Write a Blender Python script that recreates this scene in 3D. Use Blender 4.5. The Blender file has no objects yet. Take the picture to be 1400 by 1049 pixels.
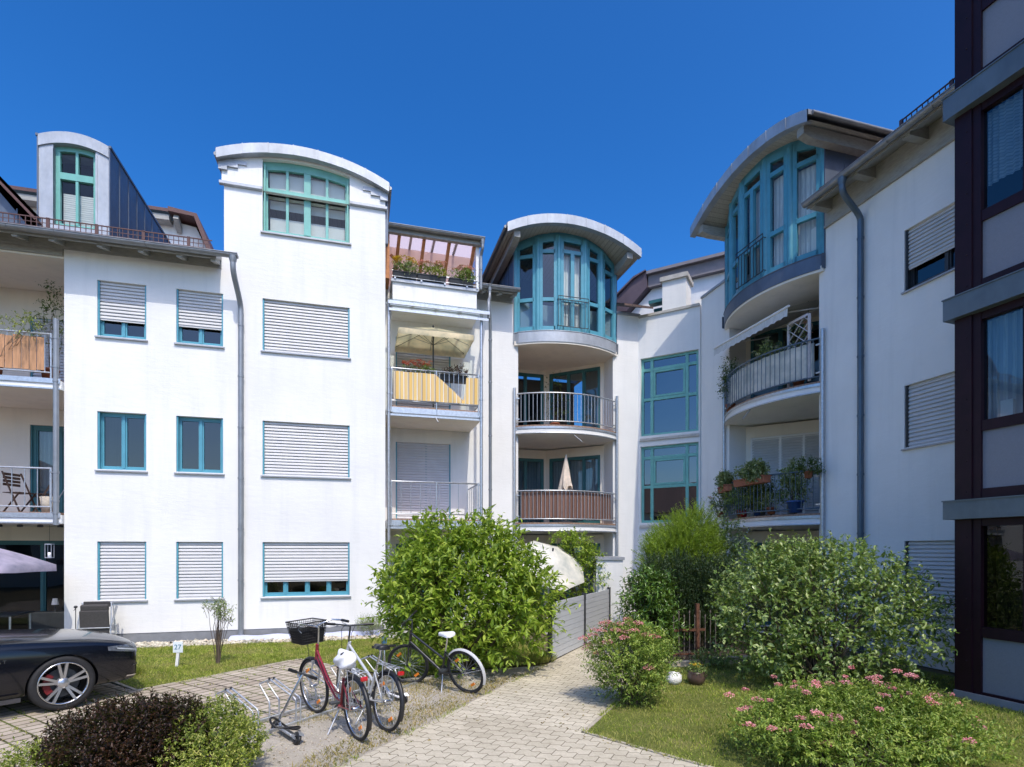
import bpy, bmesh, math, random
import numpy as np
from mathutils import Vector, Matrix, Euler

random.seed(7); rng = np.random.default_rng(7)
PI = math.pi; R_ = math.radians
scene = bpy.context.scene
COL = scene.collection

# ---------------------------------------------------------------- camera, sky, sun, exposure
CAM_H = 2.03
cam_d = bpy.data.cameras.new("camera"); cam = bpy.data.objects.new("camera", cam_d); COL.objects.link(cam)
cam.location = (0, 0, CAM_H); cam.rotation_euler = (R_(90), 0, 0)
cam_d.sensor_width = 36.0; cam_d.lens = 755/1400*36; cam_d.shift_y = 227.5/1400
cam_d.clip_start = 0.05; cam_d.clip_end = 2000
scene.camera = cam

SUN_EL, SUN_AZ = 56.0, 159.5          # azimuth clockwise from +Y
world = bpy.data.worlds.new("World"); scene.world = world; world.use_nodes = True
wn = world.node_tree.nodes; wl = world.node_tree.links
bg = wn["Background"]
sky = wn.new("ShaderNodeTexSky"); sky.sky_type = 'NISHITA'; sky.sun_disc = False
sky.sun_elevation = R_(SUN_EL); sky.sun_rotation = R_(SUN_AZ)
sky.altitude = 500; sky.air_density = 1.0; sky.dust_density = 3.0; sky.ozone_density = 3.0
hs = wn.new("ShaderNodeHueSaturation"); hs.inputs["Saturation"].default_value = 1.36; hs.inputs["Value"].default_value = 1.0; hs.inputs["Hue"].default_value = 0.498
wl.new(sky.outputs[0], hs.inputs["Color"]); wg = wn.new("ShaderNodeGamma"); wg.inputs[1].default_value = 1.3
wl.new(hs.outputs[0], wg.inputs[0]); wl.new(wg.outputs[0], bg.inputs[0])
bg.inputs[1].default_value = 0.105

sun_d = bpy.data.lights.new("sun", 'SUN'); sun = bpy.data.objects.new("sun", sun_d); COL.objects.link(sun)
sun_d.energy = 2.0; sun_d.angle = R_(0.5); sun_d.color = (1.0, 0.93, 0.80)
_az = R_(SUN_AZ); _el = R_(SUN_EL)
SUN_DIR = Vector((math.sin(_az)*math.cos(_el), math.cos(_az)*math.cos(_el), math.sin(_el)))
sun.rotation_euler = SUN_DIR.to_track_quat('Z', 'Y').to_euler(); sun.location = (0, 0, 40)

scene.view_settings.view_transform = 'Standard'; scene.view_settings.look = 'None'
scene.view_settings.gamma = 1.0; scene.view_settings.exposure = 0.65
try: scene.view_settings.use_curve_mapping = False
except Exception: pass
scene.cycles.max_bounces = 8; scene.cycles.transparent_max_bounces = 12
scene.cycles.diffuse_bounces = 4; scene.cycles.glossy_bounces = 4

# ---------------------------------------------------------------- scene helpers
def tag(o, label=None, cat=None, group=None, kind=None):
    if label: o["label"] = label
    if cat: o["category"] = cat
    if group: o["group"] = group
    if kind: o["kind"] = kind
    return o

def thing(name, label, cat, loc=(0, 0, 0), rz=0.0, group=None, rot=None):
    o = bpy.data.objects.new(name, None); COL.objects.link(o)
    o.empty_display_size = 0.2; o.location = loc
    o.rotation_euler = rot if rot else (0, 0, rz)
    return tag(o, label, cat, group)

def copy_tree(o, parent=None):
    c = o.copy(); COL.objects.link(c)
    if parent: c.parent = parent
    for ch in list(o.children): copy_tree(ch, c)
    return c

def link_mesh(name, me, mat, parent=None, loc=None, rot=None):
    o = bpy.data.objects.new(name, me); COL.objects.link(o)
    if mat: me.materials.append(mat)
    if parent: o.parent = parent
    if loc: o.location = loc
    if rot: o.rotation_euler = rot
    return o

class MB:
    """collects shapes, builds them as one mesh object"""
    def __init__(s, off=(0, 0, 0)): s.v = []; s.f = []; s.sm = []; s.off = off; s.cut = []
    def new(s): s.cut.append((len(s.v), len(s.f))); return s            # the next shapes are a piece of their own
    def build_each(s, name, mat, parent=None, **kw):
        out = []; c = s.cut+[(len(s.v), len(s.f))]
        for (v0, f0), (v1, f1) in zip(c[:-1], c[1:]):
            q = MB(); q.v = s.v[v0:v1]; q.f = [tuple(i-v0 for i in f) for f in s.f[f0:f1]]; q.sm = s.sm[f0:f1]; out.append(q.build(name, mat, parent, **kw))
        return out
    def add(s, vs, fs, smooth=False):
        n = len(s.v); ox, oy, oz = s.off
        s.v += [(a+ox, b+oy, c+oz) for a, b, c in vs]
        s.f += [tuple(i+n for i in f) for f in fs]; s.sm += [smooth]*len(fs); return s
    def box(s, x0, x1, y0, y1, z0, z1):
        return s.add([(x0,y0,z0),(x1,y0,z0),(x1,y1,z0),(x0,y1,z0),(x0,y0,z1),(x1,y0,z1),(x1,y1,z1),(x0,y1,z1)],
              [(0,3,2,1),(4,5,6,7),(0,1,5,4),(1,2,6,5),(2,3,7,6),(3,0,4,7)])
    def obox(s, c, ax, hx, ay, hy, az, hz):
        c = Vector(c); ax = Vector(ax).normalized()*hx; ay = Vector(ay).normalized()*hy; az = Vector(az).normalized()*hz
        vs = [tuple(c+ax*i+ay*j+az*k) for k in (-1,1) for i, j in ((-1,-1),(1,-1),(1,1),(-1,1))]
        return s.add(vs, [(0,3,2,1),(4,5,6,7),(0,1,5,4),(1,2,6,5),(2,3,7,6),(3,0,4,7)])
    def bar(s, p, q, w, h, up=(0, 0, 1)):
        p = Vector(p); q = Vector(q); d = q-p; up = Vector(up)
        sd = d.cross(up)
        if sd.length < 1e-6: sd = d.cross(Vector((1, 0, 0)))
        return s.obox((p+q)/2, d, d.length/2, sd, w/2, sd.cross(d), h/2)
    def quad(s, *vs): return s.add(list(vs), [tuple(range(len(vs)))])
    def prism(s, poly, z0, z1):
        n = len(poly)
        vs = [(x, y, z0) for x, y in poly]+[(x, y, z1) for x, y in poly]
        fs = [tuple(range(n))[::-1], tuple(range(n, 2*n))]+[(i, (i+1) % n, n+(i+1) % n, n+i) for i in range(n)]
        return s.add(vs, fs)
    def prism_y(s, poly, y0, y1):            # poly in (x,z), extruded along y
        n = len(poly)
        vs = [(x, y0, z) for x, z in poly]+[(x, y1, z) for x, z in poly]
        fs = [tuple(range(n)), tuple(range(n, 2*n))[::-1]]+[((i+1) % n, i, n+i, n+(i+1) % n) for i in range(n)]
        return s.add(vs, fs)
    def prism_x(s, poly, x0, x1):            # poly in (y,z), extruded along x
        n = len(poly)
        vs = [(x0, y, z) for y, z in poly]+[(x1, y, z) for y, z in poly]
        fs = [tuple(range(n))[::-1], tuple(range(n, 2*n))]+[(i, (i+1) % n, n+(i+1) % n, n+i) for i in range(n)]
        return s.add(vs, fs)
    def tube(s, pts, r, n=8, closed=False, cap=True):
        P = [Vector(p) for p in pts]; m = len(P)
        rr = r if isinstance(r, (list, tuple)) else [r]*m
        ref = None; vs = []
        for i, p in enumerate(P):
            if closed: t = P[(i+1) % m]-P[i-1]
            else: t = P[min(i+1, m-1)]-P[max(i-1, 0)]
            t.normalize()
            if ref is None:
                ref = Vector((0, 0, 1)) if abs(t.z) < .9 else Vector((1, 0, 0))
            a = t.cross(ref)
            if a.length < 1e-5: a = t.orthogonal()
            a.normalize(); b = a.cross(t).normalized(); ref = b
            for k in range(n):
                th = 2*PI*k/n; vs.append(tuple(p+(a*math.cos(th)+b*math.sin(th))*rr[i]))
        fs = []
        for i in range(m if closed else m-1):
            j = (i+1) % m
            for k in range(n): fs.append((i*n+k, i*n+(k+1) % n, j*n+(k+1) % n, j*n+k))
        s.add(vs, fs, True)
        if cap and not closed:
            s.add(vs[:n], [tuple(range(n))]); s.add(vs[-n:], [tuple(range(n))[::-1]])
        return s
    def lathe(s, prof, c=(0, 0, 0), n=20, axis='z', smooth=True):
        vs = []
        for r, h in prof:
            for k in range(n):
                a = 2*PI*k/n; x, y = r*math.cos(a), r*math.sin(a)
                if axis == 'z': vs.append((c[0]+x, c[1]+y, c[2]+h))
                elif axis == 'y': vs.append((c[0]+x, c[1]+h, c[2]+y))
                else: vs.append((c[0]+h, c[1]+x, c[2]+y))
        fs = [(i*n+k, i*n+(k+1) % n, (i+1)*n+(k+1) % n, (i+1)*n+k) for i in range(len(prof)-1) for k in range(n)]
        s.add(vs, fs, smooth)
        return s
    def ring(s, c, R, r, n=40, m=8, axis='y'):
        pts = []
        for k in range(n):
            a = 2*PI*k/n; x, z = R*math.cos(a), R*math.sin(a)
            pts.append((c[0]+x, c[1], c[2]+z) if axis == 'y' else (c[0]+x, c[1]+z, c[2]))
        return s.tube(pts, r, m, closed=True)
    def ball(s, c, rx, ry, rz, n=12, m=8):
        vs = []
        for i in range(m+1):
            t = PI*i/m
            for k in range(n):
                a = 2*PI*k/n; vs.append((c[0]+rx*math.sin(t)*math.cos(a), c[1]+ry*math.sin(t)*math.sin(a), c[2]+rz*math.cos(t)))
        return s.add(vs, [(i*n+k, (i+1)*n+k, (i+1)*n+(k+1) % n, i*n+(k+1) % n) for i in range(m) for k in range(n)], True)
    def build(s, name, mat, parent=None, loc=None, rot=None, bevel=0, seg=1, subsurf=0):
        me = bpy.data.meshes.new(name); me.from_pydata(s.v, [], s.f)
        me.polygons.foreach_set("use_smooth", s.sm); 
        bm = bmesh.new(); bm.from_mesh(me); bmesh.ops.recalc_face_normals(bm, faces=bm.faces); bm.to_mesh(me); bm.free()
        me.update()
        o = link_mesh(name, me, mat, parent, loc, rot)
        if bevel:
            b = o.modifiers.new("bevel", 'BEVEL'); b.width = bevel; b.segments = seg; b.limit_method = 'ANGLE'
        if subsurf:
            q = o.modifiers.new("sub", 'SUBSURF'); q.levels = q.render_levels = subsurf
        return o

def mesh_np(name, V, Fc, mat, parent=None, smooth=False):
    """fast mesh from numpy arrays (all faces same size)"""
    me = bpy.data.meshes.new(name); V = np.asarray(V, dtype=np.float32); Fc = np.asarray(Fc, dtype=np.int32)
    k = Fc.shape[1]
    me.vertices.add(len(V)); me.vertices.foreach_set("co", V.ravel())
    me.loops.add(Fc.size); me.loops.foreach_set("vertex_index", Fc.ravel())
    me.polygons.add(len(Fc)); me.polygons.foreach_set("loop_start", np.arange(0, Fc.size, k, dtype=np.int32))
    try: me.polygons.foreach_set("loop_total", np.full(len(Fc), k, dtype=np.int32))
    except Exception: pass
    if smooth: me.polygons.foreach_set("use_smooth", np.ones(len(Fc), dtype=bool))
    me.update(calc_edges=True); me.validate()
    return link_mesh(name, me, mat, parent)

# ---------------------------------------------------------------- materials
def _new(name):
    m = bpy.data.materials.new(name); m.use_nodes = True
    return m, m.node_tree.nodes, m.node_tree.links, m.node_tree.nodes["Principled BSDF"]

def _coord(N, Lk, scale=(1, 1, 1), rot=0.0, kind="Object"):
    tc = N.new("ShaderNodeTexCoord"); mp = N.new("ShaderNodeMapping")
    Lk.new(tc.outputs[kind], mp.inputs[0]); mp.inputs["Scale"].default_value = scale; mp.inputs["Rotation"].default_value = (0, 0, rot)
    return mp.outputs[0]

def _noise(N, Lk, vec, scale, detail=4, rough=.6):
    n = N.new("ShaderNodeTexNoise"); n.inputs["Scale"].default_value = scale; n.inputs["Detail"].default_value = detail
    n.inputs["Roughness"].default_value = rough; Lk.new(vec, n.inputs["Vector"]); return n.outputs["Fac"]

def _ramp(N, Lk, fac, stops):
    r = N.new("ShaderNodeValToRGB"); el = r.color_ramp.elements
    while len(el) < len(stops): el.new(0.5)
    for e, (p, c) in zip(el, stops): e.position = p; e.color = (*c, 1) if len(c) == 3 else c
    Lk.new(fac, r.inputs[0]); return r.outputs[0]

def _mix(N, Lk, fac, a, b, mode='MIX'):
    m = N.new("ShaderNodeMix"); m.data_type = 'RGBA'; m.blend_type = mode
    for sock, val in ((m.inputs[0], fac), (m.inputs[6], a), (m.inputs[7], b)):
        if hasattr(val, "links") or hasattr(val, "is_output"): Lk.new(val, sock)
        elif isinstance(val, (int, float)): sock.default_value = val
        else: sock.default_value = (*val, 1)
    return m.outputs[2]

def _bump(N, Lk, P, h, dist, strength=1.0):
    b = N.new("ShaderNodeBump"); b.inputs["Distance"].default_value = dist; b.inputs["Strength"].default_value = strength
    Lk.new(h, b.inputs["Height"]); Lk.new(b.outputs[0], P.inputs["Normal"]); return b

def pmat(name, col, rough=.6, var=.12, scale=6, bump=0.0, bscale=60, metal=0.0, spec=.5, stretch=(1, 1, 1), coat=0.0):
    m, N, Lk, P = _new(name)
    vec = _coord(N, Lk, stretch)
    f = _noise(N, Lk, vec, scale)
    lo = tuple(max(0, c*(1-var)) for c in col); hi = tuple(min(1, c*(1+var)) for c in col)
    Lk.new(_ramp(N, Lk, f, [(.3, lo), (.7, hi)]), P.inputs["Base Color"])
    P.inputs["Roughness"].default_value = rough; P.inputs["Metallic"].default_value = metal
    P.inputs["Specular IOR Level"].default_value = spec
    if coat: P.inputs["Coat Weight"].default_value = coat; P.inputs["Coat Roughness"].default_value = .03
    if bump: _bump(N, Lk, P, _noise(N, Lk, vec, bscale, 3), bump)
    return m

def plaster_mat(name, col):
    m, N, Lk, P = _new(name)
    vec = _coord(N, Lk); big = _noise(N, Lk, vec, .55, 5)
    st = _noise(N, Lk, _coord(N, Lk, (2.2, 2.2, .16)), 1.6, 5, .65)
    c0 = _ramp(N, Lk, big, [(.3, tuple(c*.90 for c in col)), (.62, col)])
    c1 = _mix(N, Lk, _ramp(N, Lk, st, [(.50, (0, 0, 0)), (.78, (.6, .6, .6))]), c0, tuple(c*k for c, k in zip(col, (.80, .81, .82))))
    Lk.new(c1, P.inputs["Base Color"]); P.inputs["Roughness"].default_value = .9; P.inputs["Specular IOR Level"].default_value = .2
    b1 = _bump(N, Lk, P, _noise(N, Lk, vec, 90, 3), .004, .5)
    b2 = N.new("ShaderNodeBump"); b2.inputs["Distance"].default_value = .012; b2.inputs["Strength"].default_value = .38       # trowel strokes
    Lk.new(_noise(N, Lk, _coord(N, Lk, (1.3, 1.3, 4.5)), 3.2, 4, .6), b2.inputs["Height"]); Lk.new(b2.outputs[0], b1.inputs["Normal"])
    return m

def glass_mat(name, tint=(.80, .88, .90), ior=1.9, rough=.005):
    m, N, Lk, P = _new(name); N.remove(P)
    out = N["Material Output"]
    fr = N.new("ShaderNodeFresnel"); g = N.new("ShaderNodeNewGeometry")      # same reflectance from either side of a thin pane
    mr = N.new("ShaderNodeMapRange"); mr.inputs[3].default_value = ior; mr.inputs[4].default_value = 1/ior
    Lk.new(g.outputs["Backfacing"], mr.inputs[0]); Lk.new(mr.outputs[0], fr.inputs["IOR"])
    tr = N.new("ShaderNodeBsdfTransparent"); tr.inputs[0].default_value = (*tint, 1)
    gl = N.new("ShaderNodeBsdfGlossy"); gl.inputs["Roughness"].default_value = rough
    # slightly wavy panes
    nz = _noise(N, Lk, _coord(N, Lk), 1.1, 2)
    b = N.new("ShaderNodeBump"); b.inputs["Distance"].default_value = .006; b.inputs["Strength"].default_value = .5
    Lk.new(nz, b.inputs["Height"]); Lk.new(b.outputs[0], gl.inputs["Normal"])
    mx = N.new("ShaderNodeMixShader"); Lk.new(fr.outputs[0], mx.inputs[0]); Lk.new(tr.outputs[0], mx.inputs[1]); Lk.new(gl.outputs[0], mx.inputs[2])
    Lk.new(mx.outputs[0], out.inputs[0]); return m

def leaf_mat(name, cols, trans=.3, rough=.45, spec=.4, patch=None, straw=None):
    """cols: three colours dark/mid/light picked per leaf"""
    m, N, Lk, P = _new(name); out = N["Material Output"]
    g = N.new("ShaderNodeNewGeometry")
    n = len(cols)
    c = _ramp(N, Lk, g.outputs["Random Per Island"], [(i/(n-1), cols[i]) for i in range(n)])
    Lk.new(c, P.inputs["Base Color"]); P.inputs["Roughness"].default_value = rough; P.inputs["Specular IOR Level"].default_value = spec
    cl = _noise(N, Lk, _coord(N, Lk), 2.6, 3)                   # sprays of younger and older growth
    c = _mix(N, Lk, 1.0, c, _ramp(N, Lk, cl, [(.32, (.72, .76, .70)), (.68, (1.3, 1.25, 1.12))]), 'MULTIPLY')
    if straw: c = _mix(N, Lk, _ramp(N, Lk, _noise(N, Lk, _coord(N, Lk), 1.5, 5, .7), [(.48, (0, 0, 0)), (.66, (.85,)*3)]), c, straw)
    Lk.new(c, P.inputs["Base Color"])
    t = N.new("ShaderNodeBsdfTranslucent")
    Lk.new(_mix(N, Lk, .6, c, (.35, .5, .06), 'MIX') if patch is None else c, t.inputs[0])
    mx = N.new("ShaderNodeMixShader"); mx.inputs[0].default_value = trans
    Lk.new(P.outputs[0], mx.inputs[1]); Lk.new(t.outputs[0], mx.inputs[2]); Lk.new(mx.outputs[0], out.inputs[0]); return m

def planks_mat(name, c1, c2, width, axis='x', joint=(.03, .025, .02), rough=.7, jw=.06):
    """boards side by side along an axis, each its own tone"""
    m, N, Lk, P = _new(name)
    tc = N.new("ShaderNodeTexCoord"); sp = N.new("ShaderNodeSeparateXYZ"); Lk.new(tc.outputs["Object"], sp.inputs[0])
    d = N.new("ShaderNodeMath"); d.operation = 'DIVIDE'; d.inputs[1].default_value = width; Lk.new(sp.outputs[{'x':0,'y':1,'z':2}[axis]], d.inputs[0])
    fl = N.new("ShaderNodeMath"); fl.operation = 'FLOOR'; Lk.new(d.outputs[0], fl.inputs[0])
    fr = N.new("ShaderNodeMath"); fr.operation = 'FRACT'; Lk.new(d.outputs[0], fr.inputs[0])
    wn_ = N.new("ShaderNodeTexWhiteNoise"); wn_.noise_dimensions = '1D'; Lk.new(fl.outputs[0], wn_.inputs["W"])
    st = {'x': (14, 14, 1.2), 'y': (14, 14, 1.2), 'z': (1.2, 1.2, 14)}[axis]
    nz = _noise(N, Lk, _coord(N, Lk, st), 3, 5)
    c = _ramp(N, Lk, wn_.outputs["Value"], [(0, c1), (1, c2)])
    c = _mix(N, Lk, .55, c, _ramp(N, Lk, nz, [(.3, (.35, .35, .35)), (.7, (1, 1, 1))]), 'MULTIPLY')
    lt = N.new("ShaderNodeMath"); lt.operation = 'LESS_THAN'; lt.inputs[1].default_value = jw; Lk.new(fr.outputs[0], lt.inputs[0])
    Lk.new(_mix(N, Lk, lt.outputs[0], c, joint), P.inputs["Base Color"]); P.inputs["Roughness"].default_value = rough
    inv = N.new("ShaderNodeMath"); inv.operation = 'SUBTRACT'; inv.inputs[0].default_value = 1; Lk.new(lt.outputs[0], inv.inputs[1])
    _bump(N, Lk, P, inv.outputs[0], .004); return m

def zinc_mat(name, col, seam=0.0, axis=0):
    m, N, Lk, P = _new(name)
    v = _coord(N, Lk, (1, 1, .5)); f = _noise(N, Lk, v, 3.0, 6, .65); f2 = _noise(N, Lk, v, 22, 3)
    c = _ramp(N, Lk, f, [(.3, tuple(x*.78 for x in col)), (.7, tuple(min(1, x*1.12) for x in col))])
    c = _mix(N, Lk, .25, c, _ramp(N, Lk, f2, [(.3, (.6,)*3), (.7, (1,)*3)]), 'MULTIPLY')
    Lk.new(c, P.inputs["Base Color"]); P.inputs["Metallic"].default_value = .35
    Lk.new(_ramp(N, Lk, f2, [(.3, (.42,)*3), (.7, (.6,)*3)]), P.inputs["Roughness"]); 
    _bump(N, Lk, P, f, .006, .6); return m

M = {}
M['plaster'] = plaster_mat("white_plaster", (.82, .818, .80))
M['cream'] = plaster_mat("warm_bounce_plaster", (.84, .79, .70))  # warm bounced light of the balconies is put into this colour
M['teal'] = pmat("teal_paint", (.085, .30, .39), .4, .08, 5)
M['mint'] = pmat("green_paint", (.16, .42, .37), .4, .1, 5)
M['shaded_teal'] = pmat("shaded_teal_paint", (.035, .15, .17), .4, .08, 5)  # copy of the teal with the recess shade put into its colour
M['shutter'] = pmat("shutter_plastic", (.56, .56, .56), .55, .05, 3)
M['shutter_grey'] = pmat("grey_shutter_plastic", (.62, .62, .66), .55, .05, 3)
M['sill'] = pmat("sill_metal", (.36, .37, .39), .45, .1, 8, metal=.3)
M['zinc'] = zinc_mat("zinc", (.43, .46, .50))
M['zinc_dark'] = zinc_mat("dark_zinc", (.12, .15, .20))
M['gutter'] = pmat("gutter_zinc", (.25, .26, .27), .45, .15, 6, metal=.5)
M['pipe'] = pmat("downpipe_zinc", (.27, .29, .31), .45, .12, 4, metal=.4)
M['pipe_dark'] = pmat("dark_downpipe", (.10, .14, .18), .4, .12, 4, metal=.4)
M['galv'] = pmat("galvanised_steel", (.52, .54, .56), .38, .15, 20, metal=.7)
M['timber_grey'] = pmat("grey_painted_timber", (.33, .33, .31), .75, .15, 9, stretch=(1, 1, 4))
M['roof_tile'] = planks_mat("brown_roof_tile", (.085, .05, .042), (.13, .075, .06), .3, 'x')
M['guard'] = pmat("red_brown_iron", (.10, .045, .04), .6, .2, 10)
M['glass'] = glass_mat("window_glass", (.42, .54, .60), 1.95)
M['glass_blue'] = glass_mat("reflective_glass", (.10, .16, .19), 2.9)
M['glass_dark'] = glass_mat("dark_glass", (.4, .45, .45), 1.55)
M['clear'] = glass_mat("clear_glass", (.88, .93, .92), 1.5)
M['dark_backing'] = pmat("dark_room_backing", (.03, .03, .033), .9, .2, 1)  # near-black sheets, the dark of unlit rooms put into their colour
M['curtain'] = planks_mat("curtain_cloth", (.78, .79, .80), (.86, .86, .86), .09, 'x', joint=(.5, .52, .56), rough=.9, jw=.35)
M['blind'] = planks_mat("blind_cloth", (.72, .72, .72), (.76, .76, .76), .045, 'z', joint=(.42, .43, .46), rough=.9, jw=.3)
M['white'] = pmat("white_paint", (.80, .80, .80), .5, .05, 4)
M['steel_dark'] = pmat("dark_steel", (.05, .055, .06), .45, .2, 8, metal=.3)
M['black'] = pmat("black_plastic", (.012, .012, .013), .45, .2, 10)
M['rubber'] = pmat("rubber", (.016, .016, .017), .75, .25, 30, bump=.001)
M['chrome'] = pmat("polished_metal", (.70, .71, .72), .22, .1, 10, metal=1)
M['soffit_wood'] = planks_mat("soffit_boards", (.52, .50, .45), (.60, .58, .52), .12, 'x', joint=(.20, .19, .17), rough=.75)
M['plinth'] = pmat("grey_plinth", (.22, .23, .245), .85, .12, 5, bump=.003)
M['concrete'] = pmat("concrete", (.46, .44, .40), .9, .15, 6, bump=.004, bscale=80)
M['bark'] = pmat("bark", (.10, .075, .055), .9, .3, 20, bump=.006, stretch=(1, 1, .3))
M['soil'] = pmat("soil", (.055, .04, .03), .95, .4, 15, bump=.01, bscale=40)
M['terracotta'] = pmat("terracotta", (.33, .12, .065), .8, .15, 8, bump=.002)

# ---------------------------------------------------------------- plan of the court: wall frames and ground
class Frame:
    """a facade plane: x runs right along the wall, y inward, z up"""
    def __init__(s, ox, oy, deg): s.loc = (ox, oy, 0); s.a = R_(deg); s.u = (math.cos(s.a), math.sin(s.a)); s.n = (s.u[1], -s.u[0])
    def w(s, x, y=0, z=0): return (s.loc[0]+x*s.u[0]-y*s.n[0], s.loc[1]+x*s.u[1]-y*s.n[1], z)
FL = Frame(-8.87, 11.81, 15.4)      # left wing
FC = Frame(3.90, 17.04, -29.6)      # stair chamfer in the corner
FR = Frame(7.085, 9.97, -74.6)      # right wing
FD = Frame(6.14, 7.66, -70.9)       # dark building
def G(px, py):                      # court surveyed from the photograph: image point on flat ground -> metres
    Y = 755*CAM_H/(py-752); return ((px-700)/755*Y, Y)
# ================================================================ building pieces
def wall_grid(b, x0, x1, z0, z1, holes, y0=0.0, th=.3):
    xs = sorted({x0, x1, *[h[0] for h in holes], *[h[1] for h in holes]}); zs = sorted({z0, z1, *[h[2] for h in holes], *[h[3] for h in holes]})
    xs = [x for x in xs if x0 <= x <= x1]; zs = [z for z in zs if z0 <= z <= z1]
    inh = lambda x, z: any(h[0] < x < h[1] and h[2] < z < h[3] for h in holes)
    for i in range(len(xs)-1):
        for j in range(len(zs)-1):
            a, c, p, q = xs[i], xs[i+1], zs[j], zs[j+1]
            if inh((a+c)/2, (p+q)/2): continue
            b.quad((a, y0, p), (c, y0, p), (c, y0, q), (a, y0, q))
            b.quad((a, y0+th, p), (a, y0+th, q), (c, y0+th, q), (c, y0+th, p))
    for (a, c, p, q) in holes:
        full = q > z1; p = max(p, z0); q = min(q, z1)
        b.quad((a, y0, p), (a, y0, q), (a, y0+th, q), (a, y0+th, p)); b.quad((c, y0, p), (c, y0+th, p), (c, y0+th, q), (c, y0, q))
        b.quad((a, y0, p), (a, y0+th, p), (c, y0+th, p), (c, y0, p))
        if not full: b.quad((a, y0, q), (c, y0, q), (c, y0+th, q), (a, y0+th, q))
    for x in (x0, x1): b.quad((x, y0, z0), (x, y0+th, z0), (x, y0+th, z1), (x, y0, z1))
    b.quad((x0, y0, z1), (x1, y0, z1), (x1, y0+th, z1), (x0, y0+th, z1))

def slats(b, a, c, z0, z1, y, pitch=.072):
    n = max(1, int(round((z1-z0)/pitch))); h = (z1-z0)/n
    for k in range(n):
        p = z1-(k+1)*h; t = rng.normal(0, .0016)
        prof = [(y+.004, p+.012), (y-.026+t, p+.006), (y-.030+t, p+.014), (y-.022+t, p+h*.62), (y-.004, p+h+.004), (y+.006, p+h+.014)]
        b.add([(x, yy, zz) for x in (a, c) for yy, zz in prof], [(i, i+1, 7+i, 6+i) for i in range(5)], False)

def window(parent, a, c, p, q, y0=0.0, depth=.11, mat='teal', shutter=0.0, mull=(.5,), trans=(), sill=True, curtain=None,
           fw=.052, mw=.048, sash=True, rails=True, smat='shutter', glass='glass', name='window', cur_h=1.0):
    y = y0+depth; b = MB()
    b.box(a, a+fw, y, y+.07, p, q); b.box(c-fw, c, y, y+.07, p, q)
    b.box(a+fw, c-fw, y, y+.07, p, p+fw); b.box(a+fw, c-fw, y, y+.07, q-fw, q)
    xs = [a+fw]+[a+(c-a)*m for m in mull]+[c-fw]
    for m in mull: b.box(a+(c-a)*m-mw/2, a+(c-a)*m+mw/2, y-.012, y+.06, p+fw, q-fw)
    for t in trans: b.box(a+fw, c-fw, y-.010, y+.058, p+(q-p)*t-mw/2, p+(q-p)*t+mw/2)
    if sash:
        for i in range(len(xs)-1):
            l = xs[i]+(mw/2 if i else 0); r = xs[i+1]-(mw/2 if i < len(xs)-2 else 0)
            b.box(l, l+.03, y+.012, y+.062, p+fw, q-fw); b.box(r-.03, r, y+.012, y+.062, p+fw, q-fw)
            b.box(l+.03, r-.03, y+.012, y+.062, p+fw, p+fw+.035); b.box(l+.03, r-.03, y+.012, y+.062, q-fw-.03, q-fw)
    if rails:
        for l, r in ((a, a+.035), (c-.035, c)): b.box(l, r, y0+.025, y-.002, p+.004, q-.004)
    f = b.build(name, M[mat], parent)
    MB().quad((a+fw, y+.04, p+fw), (c-fw, y+.04, p+fw), (c-fw, y+.04, q-fw), (a+fw, y+.04, q-fw)).build('pane', M[glass], f)
    if shutter > 0:
        s = MB(); zb = q-(q-p)*shutter
        slats(s, a+.037, c-.037, zb+.03, q-.004, y0+.075); s.box(a+.037, c-.037, y0+.058, y0+.078, zb, zb+.036)
        s.build('roller_shutter', M[smat], f)
    if curtain:
        s = MB(); n = 40; zt = q-fw; zb = p+fw if cur_h >= 1 else q-(q-p)*cur_h
        pts = [(a+fw+(c-a-2*fw)*i/n, y+.16+.02*math.sin(i*1.9)+.012*math.sin(i*.7)) for i in range(n+1)]
        vs = [(x, yy, z) for z in (zb, zt) for x, yy in pts]
        s.add(vs, [(i, i+1, n+2+i, n+1+i) for i in range(n)], True); s.build('curtain', M[curtain], f)
    if sill:
        s = MB(); s.prism_x([(y0-.045, p-.05), (y0-.045, p-.022), (y0+depth-.004, p-.004), (y0+depth-.004, p-.05)], a-.035, c+.035); s.build('sill', M['sill'], f)
    return f

def railing(parent, pts, z0, z1, step=.115, mat='galv', bal=.009, rail=.02, ends=True, posts=(), name='railing'):
    """pts: polyline in plan (x,y)"""
    b = MB()
    b.tube([(x, y, z1) for x, y in pts], rail, 8); b.tube([(x, y, z0) for x, y in pts], rail*.8, 8)
    L = 0; nxt = 0.0
    for (xa, ya), (xb, yb) in zip(pts[:-1], pts[1:]):
        d = math.hypot(xb-xa, yb-ya); t = nxt-L
        while t <= d+1e-6:
            x = xa+(xb-xa)*t/d; y = ya+(yb-ya)*t/d; b.tube([(x, y, z0), (x, y, z1)], bal, 6, cap=False); t += step
        nxt = L+t; L += d
    for (x, y) in posts: b.tube([(x, y, z0-.3), (x, y, z1+.02)], .02, 8)
    return b.build(name, M[mat], parent)

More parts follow.
